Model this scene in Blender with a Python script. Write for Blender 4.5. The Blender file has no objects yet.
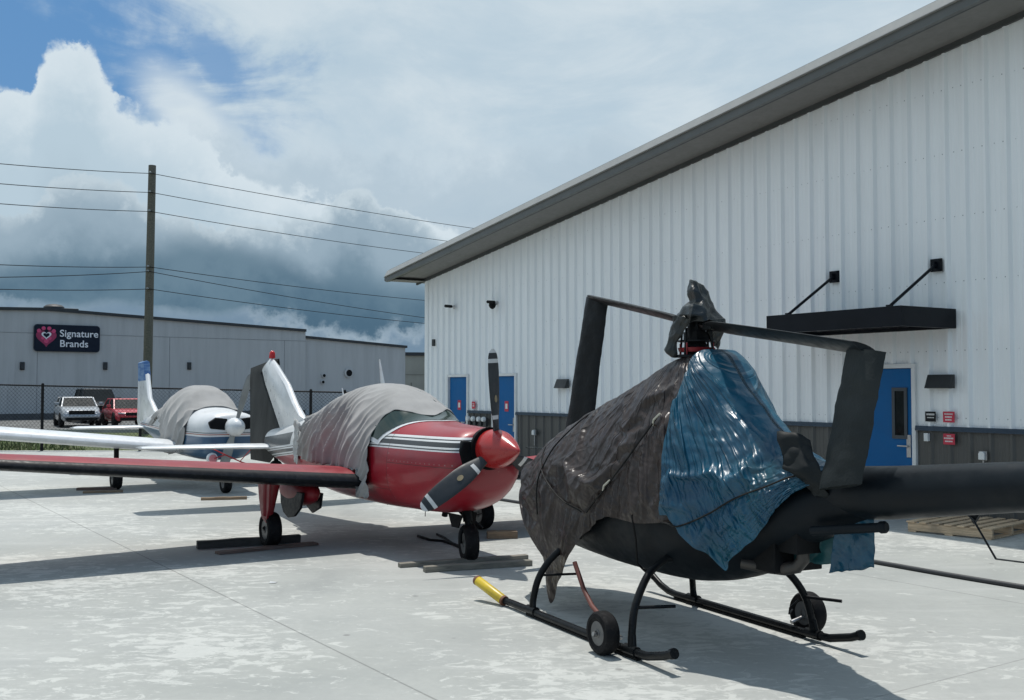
import bpy, bmesh, math, random
from mathutils import Vector, Matrix, noise
R = math.radians
PI = math.pi
S = bpy.context.scene
COL = S.collection
random.seed(7)

# ------------------------------------------------------------------ camera
FPX, CAMH, PITCH = 1050.0, 1.82, math.atan(39 / 1050)
cam_d = bpy.data.cameras.new('camera'); cam = bpy.data.objects.new('camera', cam_d); COL.objects.link(cam)
cam.location = (0, 0, CAMH); cam.rotation_euler = (PI / 2 + PITCH, 0, 0)
cam_d.sensor_width = 36; cam_d.lens = FPX / 1024 * 36; cam_d.clip_end = 5000; cam_d.clip_start = 0.1
S.camera = cam
S.render.resolution_x = 1024; S.render.resolution_y = 700

# ------------------------------------------------------------------ colour management
S.view_settings.view_transform = 'Standard'; S.view_settings.look = 'None'
S.view_settings.exposure = 0.0; S.view_settings.gamma = 1.0
S.render.engine = 'CYCLES'

def ray(px, py):
    u = (px - 512) / FPX; v = (350 - py) / FPX
    return Vector((u, math.cos(PITCH) - math.sin(PITCH) * v, math.sin(PITCH) + math.cos(PITCH) * v))
def gnd(px, py, z=0.0):                       # the ground point seen at a pixel
    r = ray(px, py); k = (z - CAMH) / r.z
    return Vector((r.x * k, r.y * k, z))
def at(px, py, Y):                            # the point at depth Y seen at a pixel
    r = ray(px, py); k = Y / r.y
    return Vector((r.x * k, Y, CAMH + r.z * k))
def lin(c):
    return tuple((x / 255 / 12.92) if x / 255 <= .04045 else ((x / 255 + .055) / 1.055) ** 2.4 for x in c) + (1,)

# ------------------------------------------------------------------ sun
SUN_EL, SH = R(75), Vector((0.22, -0.975)).normalized()       # SH: way the shadows fall on the ground
sun_dir = Vector((SH.x * math.cos(SUN_EL), SH.y * math.cos(SUN_EL), -math.sin(SUN_EL)))
sd = bpy.data.lights.new('sun', 'SUN'); sd.energy = 3.8; sd.angle = R(0.9); sd.color = (1, .96, .9)
sun = bpy.data.objects.new('sun', sd); COL.objects.link(sun)
sun.rotation_euler = sun_dir.to_track_quat('-Z', 'Y').to_euler(); sun.location = (0, 0, 30)

# ------------------------------------------------------------------ sky
W = bpy.data.worlds.new('World'); S.world = W; W.use_nodes = True
nt = W.node_tree; N = nt.nodes; L = nt.links
N.clear()
out = N.new('ShaderNodeOutputWorld'); bg = N.new('ShaderNodeBackground'); L.new(bg.outputs[0], out.inputs[0])
bg.inputs[1].default_value = 0.1
sky = N.new('ShaderNodeTexSky'); sky.sky_type = 'NISHITA'; sky.sun_disc = False
sky.sun_elevation = SUN_EL; sky.sun_rotation = math.atan2(-SH.x, -SH.y)
sky.air_density = 1.0; sky.dust_density = 0.6; sky.ozone_density = 2.0
def M(op, a, b=None, c=None, clamp=False):
    n = N.new('ShaderNodeMath'); n.operation = op; n.use_clamp = clamp
    for i, v in enumerate((a, b, c)):
        if v is None: continue
        if isinstance(v, (int, float)): n.inputs[i].default_value = v
        else: L.new(v, n.inputs[i])
    return n.outputs[0]
def SS(v, a, b):                              # smooth step a..b -> 0..1
    n = N.new('ShaderNodeMapRange'); n.interpolation_type = 'SMOOTHSTEP'
    n.inputs['From Min'].default_value = a; n.inputs['From Max'].default_value = b
    L.new(v, n.inputs['Value']); return n.outputs['Result']
def mixc(f, a, b):
    n = N.new('ShaderNodeMix'); n.data_type = 'RGBA'
    if isinstance(f, (int, float)): n.inputs[0].default_value = f
    else: L.new(f, n.inputs[0])
    for i, v in ((6, a), (7, b)):
        if isinstance(v, tuple): n.inputs[i].default_value = v
        else: L.new(v, n.inputs[i])
    return n.outputs[2]
tc = N.new('ShaderNodeTexCoord'); DIR = tc.outputs['Generated']
sep = N.new('ShaderNodeSeparateXYZ'); L.new(DIR, sep.inputs[0])
AZ = M('ARCTAN2', sep.outputs[0], sep.outputs[1])
EL = M('ARCSINE', sep.outputs[2])
def fbm(scale, detail=8, rough=.55, stretch=(1, 1, 1), dist=0, off=0):
    mp = N.new('ShaderNodeMapping'); mp.inputs['Scale'].default_value = stretch; mp.inputs['Location'].default_value = (off, off * .7, 0)
    L.new(DIR, mp.inputs[0])
    n = N.new('ShaderNodeTexNoise'); n.inputs['Scale'].default_value = scale; n.inputs['Detail'].default_value = detail
    n.inputs['Roughness'].default_value = rough; n.inputs['Distortion'].default_value = dist
    L.new(mp.outputs[0], n.inputs['Vector']); return M('SUBTRACT', n.outputs['Fac'], .5)
def azel(px, py):
    r = ray(px, py); return math.atan2(r.x, r.y), math.atan2(r.z, math.hypot(r.x, r.y))
def curve(pts):                               # sky line: elevation as a function of azimuth
    n = N.new('ShaderNodeFloatCurve'); cm = n.mapping; cm.use_clip = False; c = cm.curves[0]
    q = [azel(*p) for p in pts]
    P = [((a + .8) / 1.6, e / .6) for a, e in q]
    c.points[0].location = P[0]; c.points[1].location = P[-1]
    for p in P[1:-1]: c.points.new(*p)
    cm.update()
    mr = M('DIVIDE', M('ADD', AZ, .8), 1.6, clamp=True)
    L.new(mr, n.inputs['Value']); return M('MULTIPLY', n.outputs[0], .6)
def C(*rgb): return tuple(v * 10 for v in lin(rgb)[:3]) + (1,)      # sky radiance, over the 0.1 background strength
n_big = fbm(3.2, 9, .55); n_mid = fbm(11, 10, .6, off=3.1); n_fine = fbm(34, 8, .62, off=7.7)
n_wisp = fbm(5, 10, .62, (1, 1, 2.6), .6, off=1.9)
billow = M('ADD', M('ABSOLUTE', n_mid), M('MULTIPLY', M('ABSOLUTE', n_fine), .5))
edge = M('ADD', M('MULTIPLY', billow, -.10), M('ADD', .012, M('MULTIPLY', n_fine, .03)))
soft = M('ADD', M('MULTIPLY', n_big, .10), M('MULTIPLY', n_mid, .07))
def ell(px, py, rx, ry, tilt=0, k=1.0):       # soft patch of sky round a direction
    a0, e0 = azel(px, py); rx, ry = rx / FPX, ry / FPX
    da = M('SUBTRACT', AZ, a0); de = M('SUBTRACT', EL, e0); ct, st = math.cos(tilt), math.sin(tilt)
    u = M('ADD', M('MULTIPLY', da, ct / rx), M('MULTIPLY', de, st / rx))
    v = M('ADD', M('MULTIPLY', da, -st / ry), M('MULTIPLY', de, ct / ry))
    d = M('SQRT', M('ADD', M('MULTIPLY', u, u), M('MULTIPLY', v, v)))
    d = M('ADD', d, M('MULTIPLY', n_wisp, 3.0)); d = M('ADD', d, M('MULTIPLY', n_mid, 1.9)); d = M('ADD', d, M('MULTIPLY', n_fine, .7))
    return M('SUBTRACT', 1, SS(d, .30 * k, 1.45 * k))
# high veil with blue left open at the upper left
blue = mixc(.7, sky.outputs[0], C(84, 142, 196))
open_ = M('MAXIMUM', ell(20, 30, 150, 80, -.1, 1.2), M('MULTIPLY', ell(214, 62, 40, 22, -.9), .8))
open_ = M('MAXIMUM', open_, M('MULTIPLY', ell(125, 85, 42, 40), .7))
right = SS(M('ADD', AZ, M('MULTIPLY', n_big, .8)), .95, 1.5); rear = SS(M('ADD', AZ, M('MULTIPLY', n_big, .5)), -2.55, -2.9)
back = M('MULTIPLY', M('MAXIMUM', right, rear), M('ADD', .55, M('MULTIPLY', SS(n_wisp, .05, -.10), .42)))  # clear sky out of view, added so the wall ribs get uneven light
up = M('MULTIPLY', SS(M('ADD', EL, M('MULTIPLY', n_big, .6)), .7, 1.0), M('MULTIPLY', SS(n_wisp, .05, -.12), .7))
open_ = M('MAXIMUM', open_, M('MAXIMUM', back, up))
veil_c = mixc(SS(M('ADD', n_wisp, M('MULTIPLY', n_big, .8)), -.22, .22), C(184, 204, 218), C(208, 221, 229))
c = mixc(open_, veil_c, blue)
c = mixc(M('MULTIPLY', ell(185, 112, 50, 22, -.75), .8), c, C(218, 229, 234))
c = mixc(M('MULTIPLY', M('MULTIPLY', ell(85, 18, 45, 14, -.15), SS(n_mid, 0, .12)), .6), c, C(190, 212, 228))
def layer(c, pts, noise_, hw, top, mid, low, reach, amt=1.0):
    d = M('SUBTRACT', M('ADD', curve(pts), noise_), EL)        # how far under the sky line
    m = M('MULTIPLY', M('MULTIPLY', SS(d, 0, hw), amt), M('SUBTRACT', 1, M('MULTIPLY', back, .7)))
    shade = mixc(SS(M('ADD', d, M('MULTIPLY', n_mid, .05)), 0, reach * .35), top, mid)
    shade = mixc(SS(M('ADD', d, M('MULTIPLY', n_big, .12)), reach * .4, reach), shade, low)
    return mixc(m, c, shade)
c = layer(c, [(-900, 120), (140, 140), (330, 120), (480, 112), (560, 128), (600, 118), (650, 135), (760, 120), (1500, 140)],
          M('ADD', edge, soft), .03, C(196, 212, 223), C(176, 195, 209), C(158, 178, 195), .16, .7)
c = layer(c, [(-900, 90), (-60, 105), (0, 90), (28, 88), (36, 66), (48, 46), (62, 42), (82, 48), (100, 66), (106, 86), (120, 100), (140, 112), (165, 120), (200, 138), (240, 170), (420, 215), (700, 330), (1500, 380)],
          edge, .011, C(212, 225, 233), C(184, 204, 217), C(158, 179, 194), .22)
c = layer(c, [(-900, 190), (0, 205), (90, 180), (180, 215), (290, 222), (330, 200), (342, 180), (362, 182), (378, 200), (410, 212), (445, 238), (500, 260), (1500, 260)],
          edge, .010, C(198, 213, 222), C(152, 173, 188), C(110, 136, 154), .10)
# rain-dark cloud bases low down, then a paler strip above the horizon
dk = M('SUBTRACT', M('ADD', curve([(-900, 240), (0, 258), (100, 250), (200, 238), (330, 262), (440, 275), (1500, 270)]), M('MULTIPLY', soft, .8)), EL)
c = mixc(M('MULTIPLY', SS(dk, 0, .035), .88), c, mixc(SS(n_mid, -.15, .15), C(72, 102, 124), C(100, 127, 145)))
c = layer(c, [(-900, 300), (0, 297), (60, 305), (120, 300), (190, 312), (260, 308), (330, 318), (430, 322), (1500, 310)],
          M('ADD', M('MULTIPLY', edge, .6), M('MULTIPLY', n_mid, .03)), .012, C(168, 186, 200), C(122, 146, 168), C(150, 168, 182), .05, .8)
c = mixc(SS(EL, 0, -.03), c, C(120, 125, 122))
L.new(c, bg.inputs[0])

# ------------------------------------------------------------------ materials
MATS = {}
class NT:
    def __init__(s, name):
        m = bpy.data.materials.new(name); m.use_nodes = True; s.m = m; s.t = m.node_tree; s.n = s.t.nodes; s.l = s.t.links
        s.b = s.n['Principled BSDF']; s.co = s.n.new('ShaderNodeTexCoord'); s.O = s.co.outputs['Object']
    def set(s, k, v):
        if isinstance(v, (int, float)) or isinstance(v, tuple): s.b.inputs[k].default_value = v
        else: s.l.new(v, s.b.inputs[k])
    def math(s, op, a, b=None, c=None, clamp=False):
        n = s.n.new('ShaderNodeMath'); n.operation = op; n.use_clamp = clamp
        for i, v in enumerate((a, b, c)):
            if v is None: continue
            if isinstance(v, (int, float)): n.inputs[i].default_value = v
            else: s.l.new(v, n.inputs[i])
        return n.outputs[0]
    def mp(s, scale=(1, 1, 1), rot=(0, 0, 0), loc=(0, 0, 0), src=None):
        n = s.n.new('ShaderNodeMapping'); n.inputs['Scale'].default_value = scale; n.inputs['Rotation'].default_value = rot
        n.inputs['Location'].default_value = loc; s.l.new(src or s.O, n.inputs[0]); return n.outputs[0]
    def noise(s, scale, detail=5, rough=.55, vec=None, dist=0, typ=None):
        n = s.n.new('ShaderNodeTexNoise')
        if typ: n.noise_type = typ
        n.inputs['Scale'].default_value = scale; n.inputs['Detail'].default_value = detail
        n.inputs['Roughness'].default_value = rough; n.inputs['Distortion'].default_value = dist
        s.l.new(vec or s.O, n.inputs['Vector']); return n.outputs['Fac']
    def vor(s, scale, vec=None, feature='F1', rand=1):
        n = s.n.new('ShaderNodeTexVoronoi'); n.feature = feature; n.inputs['Scale'].default_value = scale
        n.inputs['Randomness'].default_value = rand
        s.l.new(vec or s.O, n.inputs['Vector']); return n.outputs['Distance']
    def ss(s, v, a, b, lo=0, hi=1, typ='SMOOTHSTEP'):
        n = s.n.new('ShaderNodeMapRange'); n.interpolation_type = typ
        n.inputs['From Min'].default_value = a; n.inputs['From Max'].default_value = b
        n.inputs['To Min'].default_value = lo; n.inputs['To Max'].default_value = hi
        s.l.new(v, n.inputs['Value']); return n.outputs['Result']
    def mix(s, f, a, b):
        n = s.n.new('ShaderNodeMix'); n.data_type = 'RGBA'
        if isinstance(f, (int, float)): n.inputs[0].default_value = f
        else: s.l.new(f, n.inputs[0])
        for i, v in ((6, a), (7, b)):
            if isinstance(v, tuple): n.inputs[i].default_value = v if len(v) == 4 else v + (1,)
            else: s.l.new(v, n.inputs[i])
        return n.outputs[2]
    def bump(s, h, strength=.3, dist=.01):
        n = s.n.new('ShaderNodeBump'); n.inputs['Strength'].default_value = strength; n.inputs['Distance'].default_value = dist
        s.l.new(h, n.inputs['Height']); s.l.new(n.outputs[0], s.b.inputs['Normal']); return n
    def xyz(s, src=None):
        n = s.n.new('ShaderNodeSeparateXYZ'); s.l.new(src or s.O, n.inputs[0]); return n.outputs

def _dirs(n, seed):
    rr = random.Random(seed); L_ = []
    for _ in range(n):
        v = Vector((rr.gauss(0, 1), rr.gauss(0, 1), rr.gauss(0, 1))).normalized(); L_.append(tuple(v))
    return L_
def creases(k, freq, n=6, seed=1, warp=.5):        # crumpled sheet: warped triangle waves in several directions
    tot = None
    for i, d in enumerate(_dirs(n, seed)):
        vm = k.n.new('ShaderNodeVectorMath'); vm.operation = 'DOT_PRODUCT'; k.l.new(k.O, vm.inputs[0]); vm.inputs[1].default_value = d
        w = k.noise(freq * .45, 2, .5, k.mp(loc=(i * 3.1, i, 2)))
        t = k.math('ADD', k.math('MULTIPLY', vm.outputs['Value'], freq * (.7 + .16 * i)), k.math('MULTIPLY', w, 2.2 * warp * 2))
        p = k.math('PINGPONG', t, .5)
        m = k.ss(k.noise(freq * .35, 2, .5, k.mp(loc=(7 - i * 2.3, i * 1.7, 5))), .46, .62)
        v = k.math('MULTIPLY', p, m); tot = v if tot is None else k.math('ADD', tot, v)
    return tot
def ridges(k, vec, scale, width=.03, detail=1.5, seed=0):      # thin raised lines, as pressed into a folded sheet
    n = k.noise(scale, detail, .45, k.mp(loc=(seed * 1.7, seed, 3), src=vec) if vec is not None else k.mp(loc=(seed * 1.7, seed, 3)), .2)
    return k.ss(k.math('ABSOLUTE', k.math('SUBTRACT', n, .5)), width, 0.0, 0, 1, 'LINEAR')
_CD = [Vector(d) for d in _dirs(9, 12)]
def crumple(p, freq, n=7, seed=0):
    tot = 0
    for i in range(n):
        d = _CD[(i + seed) % 9]; w = noise.noise(Vector((p.x, p.y, p.z)) * freq * .45 + Vector((i * 3.3, seed, 1)))
        t = d.dot(p) * freq * (.7 + .14 * i) + 1.3 * w
        tri = abs((t % 1) - .5) * 2 - .5
        m = sm(-.12, .22, noise.noise(Vector((p.x, p.y, p.z)) * freq * .38 + Vector((i * 1.9, 4, seed))))
        tot += tri * m
    return tot
def simple(name, col, rough=.5, metal=0, var=.12, scale=3, dirt=None, dirt_amt=.25, bump=0, bscale=40, coat=0, stretch=(1, 1, 1), spec=.5):
    if name in MATS: return MATS[name]
    if max(col) < .03: spec = min(spec, .16)
    k = NT(name); a = tuple(c * (1 - var) for c in col); b = tuple(min(1, c * (1 + var)) for c in col)
    v = k.mp(stretch)
    c = k.mix(k.ss(k.noise(scale, 7, .6, v), .3, .7), a, b)
    if dirt:
        c = k.mix(k.ss(k.noise(scale * 2.3, 8, .68, v), .5, .75, 0, dirt_amt), c, dirt)
    k.set('Base Color', c); k.set('Metallic', float(metal)); k.set('Specular IOR Level', spec)
    k.set('Roughness', k.ss(k.noise(scale * 4, 5, .6), .25, .75, max(0.02, rough - .1), min(1, rough + .1)))
    if coat: k.set('Coat Weight', float(coat)); k.set('Coat Roughness', .08)
    if bump: k.bump(k.noise(bscale, 4, .6), bump, .01)
    MATS[name] = k.m; return k.m

# ------------------------------------------------------------------ mesh helpers
class MB:
    def __init__(s): s.v = []; s.f = []; s.mi = []
    def add(s, vs, fs, mi=0):
        o = len(s.v); s.v += [tuple(v) for v in vs]; s.f += [tuple(i + o for i in f) for f in fs]; s.mi += [mi] * len(fs); return s
    def box(s, c, size, mat3=None, mi=0):
        x, y, z = (k / 2 for k in size)
        vs = [Vector((a * x, b * y, e * z)) for a in (-1, 1) for b in (-1, 1) for e in (-1, 1)]
        if mat3: vs = [mat3 @ v for v in vs]
        c = Vector(c); vs = [v + c for v in vs]
        return s.add(vs, [(0, 1, 3, 2), (4, 6, 7, 5), (0, 4, 5, 1), (2, 3, 7, 6), (0, 2, 6, 4), (1, 5, 7, 3)], mi)
    def box2(s, a, b, mi=0):
        return s.box([(a[i] + b[i]) / 2 for i in range(3)], [abs(a[i] - b[i]) for i in range(3)], None, mi)
    def tube(s, pts, r, n=10, mi=0, cap=True):
        pts = [Vector(p) for p in pts]; rs = r if isinstance(r, (list, tuple)) else [r] * len(pts)
        vs = []; up = None
        for i, p in enumerate(pts):
            t = (pts[min(i + 1, len(pts) - 1)] - pts[max(i - 1, 0)]).normalized()
            if up is None:
                up = Vector((0, 0, 1)) if abs(t.z) < .9 else Vector((1, 0, 0))
            a = t.cross(up).normalized(); b = a.cross(t).normalized(); up = b
            vs += [p + (a * math.cos(2 * PI * k / n) + b * math.sin(2 * PI * k / n)) * rs[i] for k in range(n)]
        fs = [(i * n + k, i * n + (k + 1) % n, (i + 1) * n + (k + 1) % n, (i + 1) * n + k) for i in range(len(pts) - 1) for k in range(n)]
        if cap: fs += [tuple(range(n - 1, -1, -1)), tuple((len(pts) - 1) * n + k for k in range(n))]
        return s.add(vs, fs, mi)
    def loft(s, rings, closed=True, cap=True, mi=0, mif=None):
        n = len(rings[0]); vs = [p for r in rings for p in r]; m = n if closed else n - 1
        o = len(s.v); s.v += [tuple(v) for v in vs]
        for i in range(len(rings) - 1):
            for k in range(m):
                s.f.append((o + i * n + k, o + i * n + (k + 1) % n, o + (i + 1) * n + (k + 1) % n, o + (i + 1) * n + k))
                s.mi.append(mif(i, k) if mif else mi)
        if cap and closed:
            s.f += [tuple(o + k for k in range(n - 1, -1, -1)), tuple(o + (len(rings) - 1) * n + k for k in range(n))]; s.mi += [mi, mi]
        return s
    def lathe(s, prof, c, axis, n=24, mi=0, cap=True):          # prof: (distance along axis, radius)
        ax = Vector(axis).normalized(); t = Vector((0, 0, 1)) if abs(ax.z) < .9 else Vector((1, 0, 0))
        a = ax.cross(t).normalized(); b = ax.cross(a); c = Vector(c)
        return s.loft([[c + ax * d + (a * math.cos(2 * PI * k / n) + b * math.sin(2 * PI * k / n)) * max(r, 1e-4) for k in range(n)] for d, r in prof], True, cap, mi)
    def prism(s, poly, fn, t0, t1, mi=0):                        # polygon (u,v) -> fn(u,v,t)
        n = len(poly); vs = [fn(u, v, t0) for u, v in poly] + [fn(u, v, t1) for u, v in poly]
        return s.add(vs, [tuple(range(n - 1, -1, -1)), tuple(range(n, 2 * n))] + [(k, (k + 1) % n, n + (k + 1) % n, n + k) for k in range(n)], mi)
    def build(s, name, mats, parent=None, smooth=0, bevel=0, solid=0, sub=0, loc=None, rotz=0):
        me = bpy.data.meshes.new(name); me.from_pydata(s.v, [], s.f)
        if not isinstance(mats, (list, tuple)): mats = [mats]
        for m in mats: me.materials.append(m)
        me.polygons.foreach_set('material_index', s.mi)
        bm = bmesh.new(); bm.from_mesh(me); bmesh.ops.recalc_face_normals(bm, faces=bm.faces); bm.to_mesh(me); bm.free()
        if smooth:
            me.polygons.foreach_set('use_smooth', [True] * len(me.polygons))
            if smooth < 170: me.set_sharp_from_angle(angle=R(smooth))
        me.update()
        o = bpy.data.objects.new(name, me); COL.objects.link(o)
        if solid:
            m = o.modifiers.new('solidify', 'SOLIDIFY'); m.thickness = solid; m.offset = 0
        if bevel:
            m = o.modifiers.new('bevel', 'BEVEL'); m.width = bevel; m.segments = 2; m.limit_method = 'ANGLE'; m.angle_limit = R(40); m.harden_normals = False
        if sub:
            m = o.modifiers.new('subsurf', 'SUBSURF'); m.levels = sub; m.render_levels = sub
        if loc is not None: o.location = loc; o.rotation_euler.z = rotz
        if parent is not None: o.parent = parent
        return o
def tag(o, label, cat, group=None, kind=None):
    if kind: o['kind'] = kind
    if label: o['label'] = label
    if cat: o['category'] = cat
    if group: o['group'] = group
    return o
def empty(name, loc=(0, 0, 0), rotz=0, label=None, cat=None, group=None):
    o = bpy.data.objects.new(name, None); COL.objects.link(o); o.location = loc; o.rotation_euler = (0, 0, rotz); o.empty_display_size = .3
    return tag(o, label, cat, group)
def copy_tree(o, parent=None):
    c = o.copy(); COL.objects.link(c)
    if parent is not None: c.parent = parent
    for ch in list(o.children): copy_tree(ch, c)
    return c
def crom(xs, ys, x):                                             # smooth interpolation through stations
    if x <= xs[0]: return ys[0]
    if x >= xs[-1]: return ys[-1]
    for i in range(len(xs) - 1):
        if xs[i] <= x <= xs[i + 1]: break
    h = xs[i + 1] - xs[i]; t = (x - xs[i]) / h
    m = lambda j: 0 if False else ((ys[min(j + 1, len(xs) - 1)] - ys[max(j - 1, 0)]) / (xs[min(j + 1, len(xs) - 1)] - xs[max(j - 1, 0)]))
    m0, m1 = m(i) * h, m(i + 1) * h
    return (2 * t**3 - 3 * t * t + 1) * ys[i] + (t**3 - 2 * t * t + t) * m0 + (-2 * t**3 + 3 * t * t) * ys[i + 1] + (t**3 - t * t) * m1
def lerp(xs, ys, x):
    if x <= xs[0]: return ys[0]
    if x >= xs[-1]: return ys[-1]
    for i in range(len(xs) - 1):
        if xs[i] <= x <= xs[i + 1]: return ys[i] + (ys[i + 1] - ys[i]) * (x - xs[i]) / (xs[i + 1] - xs[i])
def sm(a, b, x):
    t = max(0, min(1, (x - a) / (b - a))); return t * t * (3 - 2 * t)
def text_mesh(body, size, extrude, name, mat, parent, loc, rot, bold=0, shear=0, align='LEFT', space=1.0):
    cu = bpy.data.curves.new(name, 'FONT'); cu.body = body; cu.size = size; cu.extrude = extrude; cu.offset = bold; cu.shear = shear; cu.align_x = align; cu.space_line = space; cu.space_character = 1.02
    t = bpy.data.objects.new(name + '_tmp', cu); COL.objects.link(t)
    dg = bpy.context.evaluated_depsgraph_get(); me = bpy.data.meshes.new_from_object(t.evaluated_get(dg))
    bpy.data.objects.remove(t); me.name = name
    o = bpy.data.objects.new(name, me); COL.objects.link(o); me.materials.clear(); me.materials.append(mat)
    o.parent = parent; o.location = loc; o.rotation_euler = rot
    return o

# common materials
def rubber(): return simple('tyre_rubber', (.009, .009, .010), .75, var=.3, scale=9, dirt=(.07, .068, .062), dirt_amt=.3, bump=.2, spec=.25)
def black_metal(): return simple('black_metal', (.006, .007, .008), .32, var=.2, dirt=(.06, .06, .06), dirt_amt=.15, spec=.4)
def dull_black(): return simple('dull_black', (.006, .007, .008), .6, var=.25, scale=6, spec=.15)
def steel(): return simple('steel', (.45, .45, .45), .4, 1, dirt=(.12, .1, .08), dirt_amt=.4)
def glass_dark(): return simple('dark_glass', (.008, .012, .013), .12, var=.2, spec=.45)
def wood(name, col):
    if name in MATS: return MATS[name]
    k = NT(name); v = k.mp((1.2, 14, 14))
    c = k.mix(k.ss(k.noise(3, 8, .65, v, .4), .3, .7), tuple(x * .65 for x in col), tuple(min(1, x * 1.25) for x in col))
    c = k.mix(k.ss(k.noise(2.2, 5, .6), .55, .75, 0, .5), c, (.12, .115, .105))
    k.set('Base Color', c); k.set('Roughness', .85); k.bump(k.noise(5, 6, .6, v), .5, .004); MATS[name] = k.m; return k.m
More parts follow.
